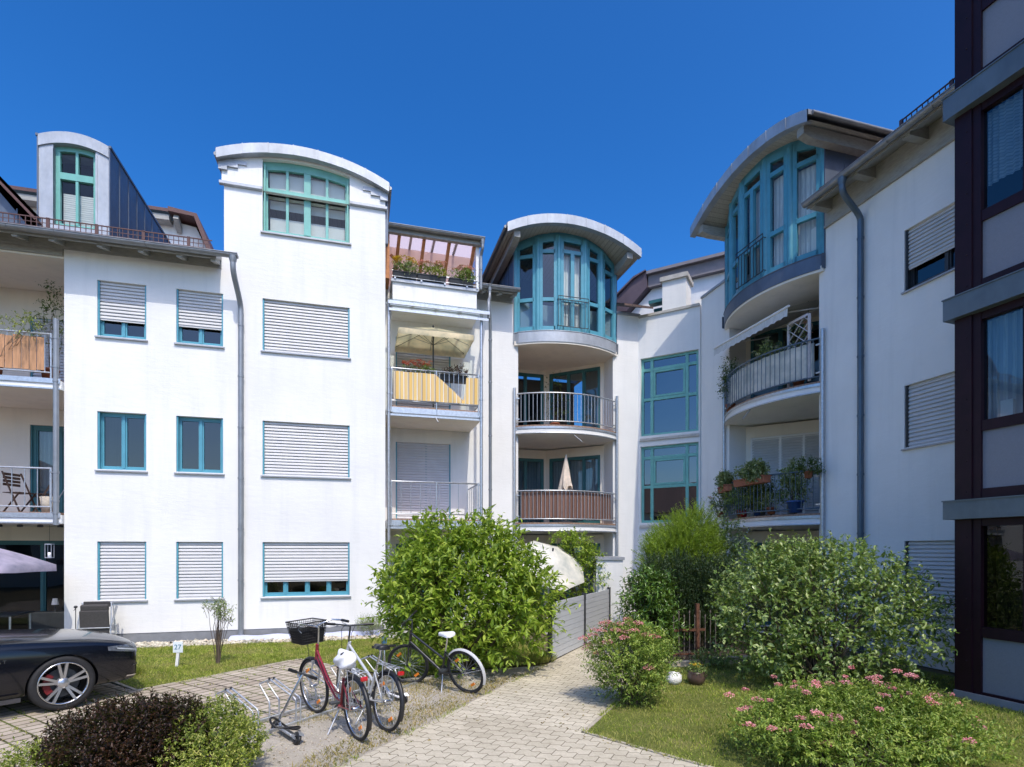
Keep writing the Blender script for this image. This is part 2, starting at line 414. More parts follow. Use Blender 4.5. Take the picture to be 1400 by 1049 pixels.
def gutter(parent, x0, x1, y, z, r=.075, mat='gutter', name='gutter'):
    b = MB(); n = 8; vs = []
    for x in (x0, x1):
        for k in range(n+1):
            t = PI+PI*k/n; vs.append((x, y+r*math.cos(t), z+r*math.sin(t)))
        for k in range(n, -1, -1):
            t = PI+PI*k/n; vs.append((x, y+(r-.008)*math.cos(t), z+.004+(r-.008)*math.sin(t)))
    m = 2*(n+1)
    b.add(vs, [(i, (i+1) % m, m+(i+1) % m, m+i) for i in range(m)], True)
    for e in (0, 1): b.add(vs[e*m:e*m+m], [tuple(range(n+1))])
    x = x0+.3
    while x < x1: b.tube([(x, y-r-.004, z+.012), (x, y-r*.7, z-r*.8), (x, y, z-r-.006), (x, y+r, z-.01)], .009, 5); x += .8
    b.tube([(x0, y-r, z+.006), (x1, y-r, z+.006)], .011, 6)
    return b.build(name, M[mat], parent)

def downpipe(parent, top, x, y, zb, ztop, r=.05, mat='pipe'):
    b = MB(); tx, ty, tz = top
    b.lathe([(r*1.5, tz), (r*1.4, tz-.06), (r, tz-.14)], (tx, ty, 0), 12)
    P = [(tx, ty, tz-.12), (tx, ty, tz-.2)]
    for k in range(1, 10):
        t = k/10; s = t*t*(3-2*t); P.append((tx+(x-tx)*s, ty+(y-ty)*s, tz-.2+(ztop-tz+.2)*t))
    P += [(x, y, ztop), (x, y, ztop-.1), (x, y, zb)]
    b.tube(P, r, 14)
    z = ztop-.35
    while z > zb+.3:
        b.tube([(x, y, z-.018), (x, y, z+.018)], r+.008, 14); b.box(x-.012, x+.012, y, y+r+.05, z-.012, z+.012)
        z -= 1.15
    return b.build('downpipe', M[mat], parent)

def rafters(parent, xs, y0, y1, z0, slope, w=.10, h=.16):
    b = MB()
    for x in xs:
        b.new().prism_x([(y0, z0-.10), (y0, z0), (y1, z0+(y1-y0)*slope), (y1, z0-h+(y1-y0)*slope)], x-w/2, x+w/2)
    return b.build_each('rafter_end', M['timber_grey'], parent)

def snow_guard(parent, x0, x1, y, z, h=.24):
    b = MB()
    b.bar((x0, y, z+h), (x1, y, z+h), .02, .02); b.bar((x0, y, z+.05), (x1, y, z+.05), .02, .02); b.bar((x0, y, z+h*.6), (x1, y, z+h*.6), .008, .012)
    x = x0; k = 0
    while x <= x1:
        b.bar((x, y, z+.02), (x, y, z+h), .012, .012)
        if k % 9 == 0: b.box(x-.03, x+.03, y-.01, y+.02, z-.05, z+h+.02)
        x += .095; k += 1
    return b.build('snow_guard', M['guard'], parent)

def arc_z(xa, za, xp, zp, xb, zb):
    """circle through three points in (x,z) -> function z(x)"""
    ax, ay, bx, by, cx, cy = xa, za, xp, zp, xb, zb
    d = 2*(ax*(by-cy)+bx*(cy-ay)+cx*(ay-by))
    ux = ((ax*ax+ay*ay)*(by-cy)+(bx*bx+by*by)*(cy-ay)+(cx*cx+cy*cy)*(ay-by))/d
    uy = ((ax*ax+ay*ay)*(cx-bx)+(bx*bx+by*by)*(ax-cx)+(cx*cx+cy*cy)*(bx-ax))/d
    r = math.hypot(ax-ux, ay-uy)
    return lambda x: uy+math.sqrt(max(0, r*r-(x-ux)**2))

def barrel_roof(parent, x0, x1, zf, y0, y1, th=.24, over=.0, n=28, name='barrel_roof', soffit=True, mat='zinc', lip=.03):
    """zf(x) = top of the front fascia; roof shell reaches from y0 (front) back to y1"""
    xs = [x0+(x1-x0)*i/n for i in range(n+1)]
    b = MB()
    # the fascia: sheet segments with small laps
    for i in range(n):
        a, c = xs[i], xs[i+1]; o = .004*(i//4 % 2)
        za, zc = zf(a), zf(c)
        b.quad((a, y0-o, za-th), (c, y0-o, zc-th), (c, y0-o, zc), (a, y0-o, za))
        b.quad((a, y0-o, za), (c, y0-o, zc), (c, y1, zc), (a, y1, za))
        b.quad((a, y0-o, za-th), (a, y0+.16, za-th), (c, y0+.16, zc-th), (c, y0-o, zc-th))
        if i % 4 == 0 and i: b.bar((a, y0-.008, za-th), (a, y0-.008, za+.006), .016, .012, up=(0, 1, 0))
    r = b.build(name, M[mat], parent)
    for x in (x0, x1):
        e = MB(); z = zf(x); e.box(x-.014, x+.014, y0+.02, y1, z-.10, z-.004); e.tube([(x+(.03 if x == x1 else -.03), y0+.1, z-.07), (x+(.03 if x == x1 else -.03), y1, z-.07)], .045, 8); e.build('roof_gutter', M['gutter'], r)
    if soffit:
        s = MB()
        for i in range(n):
            a, c = xs[i], xs[i+1]; s.quad((a, y0+.1, zf(a)-th+.05), (a, y1, zf(a)-th+.05), (c, y1, zf(c)-th+.05), (c, y0+.1, zf(c)-th+.05))
        s.build('soffit', M['soffit_wood'], r)
    return r

def bay(parent, y0, x0, x1, sag, zf, roof_x0, roof_x1, roof_y, rails, tint='teal', open_leaf=False, zt_off=.30, roof_back=3.6, interior_curtains=(), rail_mat='galv'):
    """curved bay with glazed top storey under a barrel roof; y0 = wall plane"""
    xm = (x0+x1)/2; hw = (x1-x0)/2; rad = (hw*hw+sag*sag)/(2*sag); cy = y0-sag+rad
    def P(f, off=0.0):                    # f from 0..1 along chord
        x = x0+(x1-x0)*f; y = cy-math.sqrt(rad*rad-(x-xm)**2)
        n = Vector((x-xm, y-cy)).normalized(); return (x+n.x*off, y+n.y*off)
    N = 28
    # ledge of zinc with white soffit
    b = MB(); out = [P(i/N, .07) for i in range(N+1)]; inn = [P(i/N, -.12) for i in range(N+1)]
    out[0] = (x0-.05, y0); out[-1] = (x1+.05, y0)
    ZL0, ZL1 = 7.98, 8.29
    for i in range(N):
        a, c = out[i], out[i+1]; d, e = inn[i], inn[i+1]
        b.add([(a[0], a[1], ZL0), (c[0], c[1], ZL0), (c[0], c[1], ZL1), (a[0], a[1], ZL1)], [(0, 1, 2, 3)], True)
        b.quad((a[0], a[1], ZL1), (c[0], c[1], ZL1), (e[0], e[1], ZL1+.03), (d[0], d[1], ZL1+.03))
        b.quad((a[0], a[1], ZL0), (d[0], d[1], ZL0), (e[0], e[1], ZL0), (c[0], c[1], ZL0))
    b.tube([(x, y, ZL1) for x, y in out], .014, 6)
    for x in (x0-.05, x1+.05): b.box(x-.004, x+.004, y0-.1, y0+.0, ZL0, ZL1)
    b.build('bay_ledge', M['zinc'] if rail_mat == 'galv' else M['zinc_dark'], parent)  # right bay takes the dark zinc, its shade put into the colour
    b = MB()
    b.prism([P(i/N, .05) for i in range(N+1)]+[(x1-.02, y0+2.6), (x0+.02, y0+2.6)], 7.93, 8.05)
    b.build('bay_soffit', M['cream'], parent)
    # glazing: five facets
    fr = [0, .185, .37, .63, .815, 1]; Q = [P(f, -.04) for f in fr]; ZB = 8.31
    mt = M[tint]
    for i in range(5):
        (xa, ya), (xb, yb) = Q[i], Q[i+1]; d = Vector((xb-xa, yb-ya, 0)); L = d.length; d.normalize(); n = Vector((d.y, -d.x, 0))
        def pt(u, z, o=0): return (xa+d.x*u+n.x*o, ya+d.y*u+n.y*o, z)
        za, zb = zf(xa)-zt_off, zf(xb)-zt_off
        zt = lambda u: za+(zb-za)*u/L
        b = MB(); w = .11
        def frame_bar(p, q, wd, o=.0, t=.09): b.bar(pt(p[0], p[1], o), pt(q[0], q[1], o), t, wd, up=(0, 0, 1)) if abs(q[0]-p[0]) > .01 else b.obox(pt(p[0], (p[1]+q[1])/2, o), d, wd/2, n, t/2, (0, 0, 1), (q[1]-p[1])/2)
        frame_bar((w/2+.03, ZB), (w/2+.03, zt(w/2)), w); frame_bar((L-w/2-.03, ZB), (L-w/2-.03, zt(L-w/2)), w)
        # mid rails
        zr = 9.22; ztr = zt(L/2)-.42
        frame_bar((.1, ZB+.07), (L-.1, ZB+.07), .14); frame_bar((.1, zr), (L-.1, zr), .10)
        frame_bar((.1, ztr), (L-.1, ztr-.0), .10); frame_bar((.1, zt(.1)-.07), (L-.1, zt(L-.1)-.07), .16)
        if i == 2: frame_bar((L/2, ZB), (L/2, ztr), .11, .012)
        f = b.build('bay_window', mt, parent)
        g = MB(); g.quad(pt(.08, ZB+.1), pt(L-.08, ZB+.1), pt(L-.08, zt(L-.08)-.1), pt(.08, zt(.08)-.1)); g.build('pane', M['clear' if i in interior_curtains else 'glass'], f)
        if i in interior_curtains:
            c = MB(); z1c = ztr-.05; c.quad(pt(.12, ZB+.12, -.12), pt(L-.12, ZB+.12, -.12), pt(L-.12, z1c, -.12), pt(.12, z1c, -.12)); c.build('curtain', M['curtain'], f)
    b = MB()
    for i in range(6):
        b.new(); x, y = Q[i]; z1 = zf(x)-zt_off; b.tube([(x, y, ZB-.01), (x, y, z1)], .075, 10)
    b.build_each('bay_post', mt, parent)
    # wall panel above the glazing up to the roof
    b = MB()
    for i in range(5):
        (xa, ya), (xb, yb) = Q[i], Q[i+1]
        b.quad((xa, ya, zf(xa)-zt_off-.05), (xb, yb, zf(xb)-zt_off-.05), (xb, yb, zf(xb)-.05), (xa, ya, zf(xa)-.05))
    b.build('bay_head', mt, parent)
    # little rail in front of the middle door
    (xa, ya), (xb, yb) = P(.36, .10), P(.64, .10)
    b = MB(); 
    for z in (8.42, 9.18, 9.28): b.bar((xa, ya, z), (xb, yb, z), .018, .018)
    k = 9
    for i in range(k+1):
        x = xa+(xb-xa)*i/k; y = ya+(yb-ya)*i/k; b.bar((x, y, 8.42), (x, y, 9.28 if i in (0, k) else 9.18), .012, .012)
    for e in (0, 1):
        x, y = ((xa, ya), (xb, yb))[e]; b.bar((x, y, 9.2), (x, y+.14, 9.2), .012, .012); b.bar((x, y, 8.45), (x, y+.14, 8.45), .012, .012)
    b.build('door_rail', M['steel_dark'], parent)
    # cheeks and dark backing of the top room
    b = MB()
    for x in (x0, x1):
        b.new(); sgn = -1 if x == x0 else 1; z1 = zf(x)-.28
        b.box(x-.05, x+.05, y0-.02, y0+roof_back, 8.0, z1)
        yy = y0+.5
        while yy < y0+roof_back: b.box(x+sgn*.05-.012, x+sgn*.05+.012, yy-.01, yy+.01, 8.3, z1); yy += .52
    b.build_each('bay_cheek', M['zinc_dark'], parent)
    b = MB(); b.box(x0+.06, x1-.06, y0+2.2, y0+2.3, 8.1, zf(xm)-.35); b.build('dark_room_backing', M['dark_backing'], parent)
    barrel_roof(parent, roof_x0, roof_x1, zf, y0-roof_y, y0+roof_back, .25)
    # purlins under the eaves
    b = MB()
    for x, s in ((roof_x0+.30, 1), (roof_x1-.30, -1)):
        b.new(); z = zf(x)-.27; b.prism_x([(y0-roof_y+.12, z-.17), (y0-roof_y+.12, z), (y0+roof_back, z), (y0+roof_back, z-.24), (y0-roof_y+.35, z-.24)], x-.09, x+.09)
    b.build_each('purlin', M['timber_grey'], parent)
    # balconies below
    yb_ = y0
    for zf_, kind in rails:
        zs0, zs1 = zf_-.24, zf_-.03
        s = MB(); s.prism([P(i/N, .04) for i in range(N+1)]+[(x1-.02, y0+2.6), (x0+.02, y0+2.6)], zs0, zs1-.05); sl = s.build('balcony_slab', M['plaster'], parent)
        s = MB(); A = [P(i/N, .06) for i in range(N+1)]
        for z0_, z1_, rr in ((zs0-.0, zs0+.03, .05), ):
            s.tube([(x, y, zs0+.015) for x, y in A], .022, 6)
        for i in range(N):
            a, c = A[i], A[i+1]; s.add([(a[0], a[1], zs1-.06), (c[0], c[1], zs1-.06), (c[0], c[1], zs1), (a[0], a[1], zs1)], [(0, 1, 2, 3)], True)
        s.build('slab_edge', M['galv'], sl)
        s = MB(); s.prism([P(i/N, .03) for i in range(N+1)]+[(x1-.1, y0+1.9), (x0+.1, y0+1.9)], zs1, zs1+.045); s.build('balcony_floor', pm_wood, sl)
        railing(parent, [P(.02+.96*i/N, .02) for i in range(N+1)], zf_+.12, zf_+.93, .118, name='balcony_railing', mat=rail_mat)
        s = MB()
        s.tube([(P(.5, .02)[0], P(.5, .02)[1], zs0), (P(.5, .35)[0]+.15, P(.5, .35)[1], zs0-.28)], .014, 6); s.build('water_spout', M['galv'], sl)
    b = MB()
    for f in (.0, 1.0):
        b.new(); x, y = P(f, .05); b.tube([(x, y-.02, 0), (x, y-.02, rails[-1][0]+1.1)], .042, 10)
        for zf_, k in rails:
            for z in (zf_-.1, zf_+.2, zf_+.8): b.bar((x, y-.02, z), (x+(.14 if f < .5 else -.14), y-.05, z), .03, .03); 
    b.build_each('balcony_post', M['galv'], parent)
    return P

pm_wood = planks_mat("balcony_decking", (.36, .22, .15), (.44, .28, .19), .1, 'x')
M['decking'] = pm_wood

# ================================================================ LEFT WING with tower
LW = thing('apartment_building', 'white plastered block with a round-topped tower, snow guard and two columns of windows', 'apartment building', FL.loc, FL.a)
T0, T1 = 2.41, 6.01
rows = [(.95, 2.21), (3.76, 5.0), (6.62, 7.81)]
cA, cB, cT = (0.0, .92), (1.5, 2.44), (3.26, 5.18)
holes = [(c[0], c[1], r[0], r[1]) for c in (cA, cB, cT) for r in rows]
b = MB()
wall_grid(b, -.60, 2.46, .22, 8.66, [h for h in holes if h[0] < 2])
tw_z = 10.28
zft = arc_z(2.33, 10.98, 4.15, 11.34, 6.08, 10.87)
TW = (3.26, 5.18, 9.36)
wall_grid(b, 2.46, T1, .22, tw_z, [h for h in holes if h[0] > 2]+[(TW[0], TW[1], TW[2], 20)])
# curved gable above the cornice
n = 30
def col(xa, xb, zlo, y0=0.0):
    za, zb = zft(xa)-.12, zft(xb)-.12
    b.quad((xa, y0, zlo), (xb, y0, zlo), (xb, y0, zb), (xa, y0, za)); b.quad((xa, .3, zlo), (xa, .3, za), (xb, .3, zb), (xb, .3, zlo))
for xa, xb in ((T0, TW[0]), (TW[1], T1)):
    for i in range(n//3): col(xa+(xb-xa)*i/(n//3), xa+(xb-xa)*(i+1)/(n//3), tw_z)
for i in range(n):
    xa = TW[0]+(TW[1]-TW[0])*i/n; xb = TW[0]+(TW[1]-TW[0])*(i+1)/n
    za, zb = zft(xa)-.26, zft(xb)-.26
    b.quad((xa, 0, za), (xb, 0, zb), (xb, 0, zft(xb)-.1), (xa, 0, zft(xa)-.1)); b.quad((xa, 0, za), (xa, .3, za), (xb, .3, zb), (xb, 0, zb))
for x in (TW[0], TW[1]): b.quad((x, 0, tw_z-.05), (x, .3, tw_z-.05), (x, .3, zft(x)-.26), (x, 0, zft(x)-.26))
# tower sides, back, loggia return wall, far left
b.box(T1-.30, T1-.001, .301, 5.2, .22, 10.85); b.box(T0+.001, T0+.25, .301, 5.2, 8.0, 10.9)
b.box(-.60, -.30, .301, 2.2, .22, 8.6)
b.box(-7.0, -4.0, 0, .3, .22, 8.6)
b.box(-4.3, -4.0, .301, 2.2, .22, 8.6)
# loggia back wall
LW_wall = b.build('wall', M['plaster'], LW)
b = MB(); wall_grid(b, -4.0, -.602, .0, 8.6, [(-3.9, -.66, .02, 2.25), (-2.12, -.95, 2.85, 5.0), (-2.12, -.66, 5.65, 7.55)], 1.9, .25)
b.build('loggia_wall', M['cream'], LW)
b = MB(); b.new().box(-.60, T1-.02, .012, .32, 0, .219).new().box(-7, -4, .012, .3, 0, .219); b.build_each('plinth', M['plinth'], LW)
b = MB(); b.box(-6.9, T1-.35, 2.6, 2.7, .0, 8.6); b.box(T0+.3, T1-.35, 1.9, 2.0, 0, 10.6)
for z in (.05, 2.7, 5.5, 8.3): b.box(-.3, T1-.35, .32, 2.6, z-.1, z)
b.build('dark_room_backing', M['dark_backing'], LW)
# stepped corbels and cornice of the tower
b = MB()
for xe, s in ((T0, 1), (T1, -1)):
    b.new(); z = zft(xe)-.26
    for k, (w, h) in enumerate(((.12, .10), (.34, .10), (.52, .10))):
        a = xe-s*.06; c = xe+s*w*1.0; b.box(min(a, c), max(a, c), -.055+.012*k, -.001, z-.16-.0+.09*k, z-.16+.09*(k+1)-.003)
for a, c in ((T0-.04, TW[0]-.005), (TW[1]+.005, T1+.04)):
    b.new().prism_x([(-.07, 10.27), (-.07, 10.33), (-.001, 10.37), (-.001, 10.25), (-.03, 10.25)], a, c)
b.build_each('cornice', M['zinc'], LW)
barrel_roof(LW, 2.33, 6.09, zft, -.16, 5.2, .22, name='barrel_roof')
b = MB(); b.box(T1+.002, T1+.07, .05, .20, 9.5, 10.78); b.build('flashing', M['zinc_dark'], LW)
# tower top window with an arched head
y = .11; f = MB(); fw = .10
a, c, p = TW
zh = lambda x: zft(x)-.30
for xx, w in ((a+fw/2, fw), ((a+c)/2, .15), (c-fw/2, fw)): f.box(xx-w/2, xx+w/2, y, y+.08, p, zh(xx)+.03)
f.box(a+fw, c-fw, y, y+.075, p, p+.09); f.box(a+fw, c-fw, y-.012, y+.07, 10.28, 10.42)
for i in range(20):
    xa = a+(c-a)*i/20; xb = a+(c-a)*(i+1)/20; f.prism_y([(xa, zh(xa)-.14), (xb, zh(xb)-.14), (xb, zh(xb)+.06), (xa, zh(xa)+.06)], y-.006, y+.072)
for xx in (a+(c-a)*.27, a+(c-a)*.73): f.box(xx-.03, xx+.03, y+.006, y+.065, p+.09, zh(xx))
for xx in (a+.03, c-.06): f.box(xx, xx+.03, .02, .11, p, zh(xx)-.05)
tf = f.build('window', M['mint'], LW)
MB().add([(a+fw, y+.05, p+.05), (c-fw, y+.05, p+.05)]+[(c-fw-(c-a-2*fw)*i/16, y+.05, zh(c-fw-(c-a-2*fw)*i/16)) for i in range(17)], [tuple(range(19))]).build('pane', M['clear'], tf)
MB().box(a+.12, c-.12, y+.2, y+.21, p+.1, 9.86).box(a+.12, c-.12, y+.12, y+.13, 10.40, 10.86).box(a+.12, c-.12, y+.2, y+.21, 10.06, 10.26).build('blind', M['shutter'], tf)
MB().prism_x([(-.05, p-.06), (-.05, p-.03), (.10, p-.004), (.10, p-.06)], a-.04, c+.04).build('sill', M['sill'], tf)

for ri, (p, q) in enumerate(rows):
    for ci, cc in enumerate((cA, cB, cT)):
        sh = {(0, 0): 1, (0, 1): 1, (0, 2): .73, (1, 0): 0, (1, 1): 0, (1, 2): 1, (2, 0): .70, (2, 1): .68, (2, 2): .985}[(ri, ci)]
        window(LW, cc[0], cc[1], p, q, shutter=sh, mull=(.25, .5, .75) if ci == 2 else (.5,), curtain=None)
# loggia windows
window(LW, -2.12, -.66, 5.65, 7.55, 1.9, .06, shutter=1.0, sill=False, smat='shutter_grey')
window(LW, -2.12, -.95, 2.85, 5.0, 1.9, .06, mat='shaded_teal', mull=(.52,), sill=False, curtain='curtain', fw=.10, rails=True)
window(LW, -3.9, -.66, .02, 2.25, 1.9, .06, mat='shaded_teal', mull=(.33, .62, .84), sill=False, glass='glass_dark', fw=.07, rails=False)  # dark glazing across the recess stands in for its deep shade
for zf_ in (2.8, 5.6, 8.4):
    s = MB(); s.box(-3.99, -.605, -.10 if zf_ < 8 else .02, 1.89, zf_-.22, zf_-.04)
    sl = s.build('balcony_slab', M['plaster'] if zf_ < 8 else M['cream'], LW)
    if zf_ < 8:
        s = MB(); s.box(-3.99, -.62, -.125, -.102, zf_-.10, zf_-.0); s.box(-3.99, -.62, -.112, -.102, zf_-.22, zf_-.19); s.build('slab_edge', M['galv'], sl)
        s = MB(); s.box(-3.9, -.68, -.04, 1.85, zf_-.038, zf_+.02); s.build('balcony_floor', M['decking'], sl)
        MB().quad((-3.99, -.09, zf_-.224), (-.606, -.09, zf_-.224), (-.606, 1.88, zf_-.224), (-3.99, 1.88, zf_-.224)).build('soffit', M['cream'], sl)
        railing(LW, [(-3.9, -.07), (-.80, -.07)], zf_+.13, zf_+.93, .22 if zf_ < 3 else .13, name='balcony_railing', posts=((-.80, -.07), (-2.4, -.07)))
b = MB(); b.tube([(-.70, -.10, 2.55), (-.70, -.10, 6.85)], .052, 12)
for z in (2.8, 3.05, 3.65, 5.55, 5.85, 6.45): b.bar((-.70, -.10, z), (-.80, -.08, z), .03, .03); b.tube([(-.70, -.10, z-.02), (-.70, -.10, z+.02)], .06, 12)
b.build('balcony_post', M['pipe'], LW)
b = MB()
for x in (-.78, -1.14, -1.5, -1.86): b.new().lathe([(0, 0), (.05, .0), (.055, .03), (.04, .05), (0, .055)], (x, .25, 2.515), 10)
b.build_each('ceiling_spot', M['steel_dark'], LW)
# roof
b = MB(); tn = math.tan(R_(24)); zr = lambda y: 8.46+(y+.55)*tn
for x0, x1, ya in ((-7.2, T0, -.55), (T0, T1+.4, 5.2)):
    b.prism_x([(ya, zr(ya)), (6.5, zr(6.5)), (6.5, zr(6.5)-.12), (ya, zr(ya)-.06)], x0, x1)
b.prism_x([(6.5, zr(6.5)), (13, 8.6), (13, 8.4), (6.5, zr(6.5)-.12)], -7.2, T1+.4)
b.build('roof', M['roof_tile'], LW)
b = MB(); b.prism_x([(-.50, 8.34), (-.50, 8.44), (.0, 8.66), (.0, 8.56)], -7.2, T0); b.box(-7.2, T0+.0, -.025, -.002, 8.37, 8.60); b.box(-3.99, -.62, -.02, .05, 8.22, 8.40); b.build('eave_boards', M['timber_grey'], LW)
rafters(LW, [-3.4, -2.6, -1.85, -1.25, -.62, .22, .96, 1.68, 2.34], -.46, .0, 8.40, .44)
gutter(LW, -7.2, 2.86, -.58, 8.44)
downpipe(LW, (2.76, -.58, 8.40), 2.82, -.075, .02, 7.45, .058)
snow_guard(LW, -5.0, 2.30, -.36, 8.55)
# dormer with arched zinc front
DX0, DX1 = -1.09, .19; dy = .08
zfd = arc_z(DX0-.02, 10.74, (DX0+DX1)/2, 10.90, DX1+.02, 10.72)
d = MB()
wa, wc = -.83, -.06
d.box(DX0, wa, dy, dy+.3, 8.5, 10.66); d.box(wc, DX1, dy, dy+.3, 8.5, 10.66)
for i in range(16):
    xa = DX0+(DX1-DX0)*i/16; xb = DX0+(DX1-DX0)*(i+1)/16
    d.prism_y([(xa, zfd(xa)-.24), (xb, zfd(xb)-.24), (xb, zfd(xb)), (xa, zfd(xa))], dy-.03-.004*(i//6 % 2), 5.3)
d.box(wa-.03, wa, dy-.015, dy+.1, 8.5, 10.52); d.box(wc, wc+.03, dy-.015, dy+.1, 8.5, 10.52); d.box(wa, wc, dy, dy+.2, 8.5, 8.92)
d.build('dormer_front', M['zinc'], LW)
b = MB()
for x, s in ((DX1+.012, 1), (DX0-.012, -1)):
    b.new(); b.prism_x([(dy-.02, 8.5), (dy-.02, zfd(x)-.02), (5.2, zfd(x)-.02)], x-.012, x+.012)
    for yy in (.55, 1.05, 1.55, 2.05, 2.55, 3.05, 3.55):
        b.box(x+s*.012-.012, x+s*.012+.012, yy-.01, yy+.01, zr(yy)-.05, zfd(x)-.04)
    b.bar((x+s*.01, dy-.03, zfd(x)), (x+s*.01, 5.0, zfd(x)), .05, .05)
b.build_each('dormer_cheek', M['zinc_dark'], LW)
f = MB(); yy = dy+.1; zhd = lambda x: zfd(x)-.27
for xx, w in ((wa+.04, .08), (wc-.04, .08), ((wa+wc)/2, .05)): f.box(xx-w/2, xx+w/2, yy, yy+.07, 8.95, zhd(xx)+.02)
f.box(wa+.08, wc-.08, yy-.01, yy+.075, 9.95, 10.09); f.box(wa+.08, wc-.08, yy, yy+.07, 8.92, 9.0)
for i in range(10):
    xa = wa+(wc-wa)*i/10; xb = wa+(wc-wa)*(i+1)/10; f.prism_y([(xa, zhd(xa)-.07), (xb, zhd(xb)-.07), (xb, zhd(xb)+.05), (xa, zhd(xa)+.05)], yy-.005, yy+.068)
df = f.build('dormer_window', M['mint'], LW)
MB().quad((wa+.06, yy+.05, 8.95), (wc-.06, yy+.05, 8.95), (wc-.06, yy+.05, 10.55), (wa+.06, yy+.05, 10.55)).build('pane', M['clear'], df)
MB().quad((wa+.08, yy+.14, 8.95), (wc-.08, yy+.14, 8.95), (wc-.08, yy+.14, 9.72), (wa+.08, yy+.14, 9.72)).build('blind', M['blind'], df)
MB().box(DX0+.1, DX1-.1, yy+.5, yy+.55, 8.6, 10.6).build('dark_room_backing', M['dark_backing'], df)
# gabled dormer at the left edge
b = MB(); gx, gz = -2.38, 10.30
for s in (-1, 1):
    p0 = Vector((gx, .0, gz)); p1 = Vector((gx+s*1.34, .0, 8.86))
    for y_, w_, t_ in ((-.02, .24, .05), ):
        b.bar(p0+Vector((0, y_, 0)), p1+Vector((0, y_, 0)), t_, w_, up=(0, 1, 0))
    b.quad(tuple(p0+Vector((0, -.1, .13))), tuple(p1+Vector((0, -.1, .13))), tuple(p1+Vector((0, 3.5, .13))), tuple(p0+Vector((0, 3.5, .13))))
b.build('gable_verge', M['guard'], LW)
b = MB(); b.add([(gx, .12, gz-.1), (gx-1.15, .12, 8.75), (gx+1.15, .12, 8.75)], [(0, 1, 2)])
for x in (-.9, -.45, 0, .45, .9): b.box(gx+x-.012, gx+x+.012, .10, .12, 8.7, gz-.1-abs(x)*1.17)
b.build('gable_cladding', M['zinc_dark'], LW)
# attic storey further back on the roof
b = MB(); b.prism_y([(-4.5, 9), (.72, 9), (.70, 11.6), (.36, 12.36), (-.3, 12.46), (-4.5, 12.46)], 6.0, 9); b.build('attic_wall', M['plaster'], LW)
b = MB()
b.prism_x([(5.55, 12.60), (8.5, 13.6), (8.5, 13.45), (5.55, 12.50)], -4.7, -.3)
b.prism_y([(-.3, 12.50), (-.3, 12.64), (.50, 12.54), (.92, 11.45), (1.0, 10.6), (.86, 10.6), (.78, 11.45), (.42, 12.44)], 5.5, 8.5)
b.build('attic_roof', M['guard'], LW)
b = MB(); b.box(-4.7, -.3, 5.62, 5.99, 12.28, 12.44); b.bar((-.1, 5.6, 12.4), (-.1, 6.0, 12.15), .14, .2); b.build('attic_eave', M['timber_grey'], LW)
# ================================================================ CENTRE WING: stacked balconies, bay and stair corner
def _panel():
    m, N, Lk, P = _new('tinted_panel'); out = N['Material Output']; N.remove(P); t = N.new('ShaderNodeBsdfTranslucent'); t.inputs[0].default_value = (.80, .62, .57, 1)
    r = N.new('ShaderNodeBsdfTransparent'); r.inputs[0].default_value = (.9, .80, .77, 1); mx = N.new('ShaderNodeMixShader'); mx.inputs[0].default_value = .62
    Lk.new(r.outputs[0], mx.inputs[1]); Lk.new(t.outputs[0], mx.inputs[2]); Lk.new(mx.outputs[0], out.inputs[0]); return m
M['pinkpanel'] = _panel()
CW = thing('apartment_building', 'white plastered corner block with a curved blue bay, stacked balconies and tall stair windows', 'apartment building', FL.loc, FL.a)
W0 = 1.65                                   # this wall stands back from the tower
BX0, BX1 = 9.74, 12.92
b = MB()
CD = (6.36, 7.87)
wall_grid(b, 6.02, 13.70, 0.0, 9.22, [(CD[0], CD[1], 2.86, 4.99), (CD[0], CD[1], 5.66, 7.87), (CD[0], CD[1], .05, 2.2), (BX0+.10, BX1-.08, .0, 7.95)], W0, .3)
b.box(BX0-.05, BX0+.10, W0+.301, W0+2.3, 0, 9.0); b.box(BX1-.08, BX1+.08, W0+.301, W0+2.3, 0, 9.0)
b.build('wall', M['plaster'], CW)
# recessed angled balcony walls
b = MB(); xv = 11.35; yv = W0+1.95
pl = [(BX0+.10, yv), (xv, yv), (BX1-.09, W0+.62)]
def seg(p0, p1, holes):                     # a stretch of loggia wall on the builder b, storey z
    d = Vector((p1[0]-p0[0], p1[1]-p0[1])); L = d.length; d.normalize()
    hb = MB(); wall_grid(hb, 0, L, z, z+2.52, holes, 0, .12)
    b.add([(p0[0]+d.x*vx-d.y*vy, p0[1]+d.y*vx+d.x*vy, vz) for vx, vy, vz in hb.v], hb.f)
    return d, L
L2_ = math.hypot(pl[2][0]-pl[1][0], pl[2][1]-pl[1][1])
for z in (0, 2.8, 5.6):
    d1, L1 = seg(pl[0], pl[1], [(.05, 1.45, z+.05, z+2.24)]); d2, L2 = seg(pl[1], pl[2], [(.12, L2_-.12, z+.05, z+2.24)])
b.build('loggia_wall', M['cream'], CW)
for z in (0, 2.8, 5.6):
    window(CW, BX0+.15, BX0+1.55, z+.05, z+2.24, yv-.02, .05, mat='shaded_teal', mull=(.55,), sill=False, rails=False, fw=.07, curtain='curtain' if z == 2.8 else None)
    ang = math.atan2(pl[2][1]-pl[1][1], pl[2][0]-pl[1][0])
    f = window(CW, .12, L2_-.12, z+.05, z+2.24, -.02, .05, mat='shaded_teal', mull=(.38, .68), sill=False, rails=False, fw=.07, curtain='curtain' if z == 2.8 else None)
    f.location = (xv, yv, 0); f.rotation_euler = (0, 0, ang)
b = MB(); b.box(6.1, BX0, W0+1.4, W0+1.5, 0, 9); b.box(BX0+.2, BX1-.1, W0+3.1, W0+3.2, 0, 8)
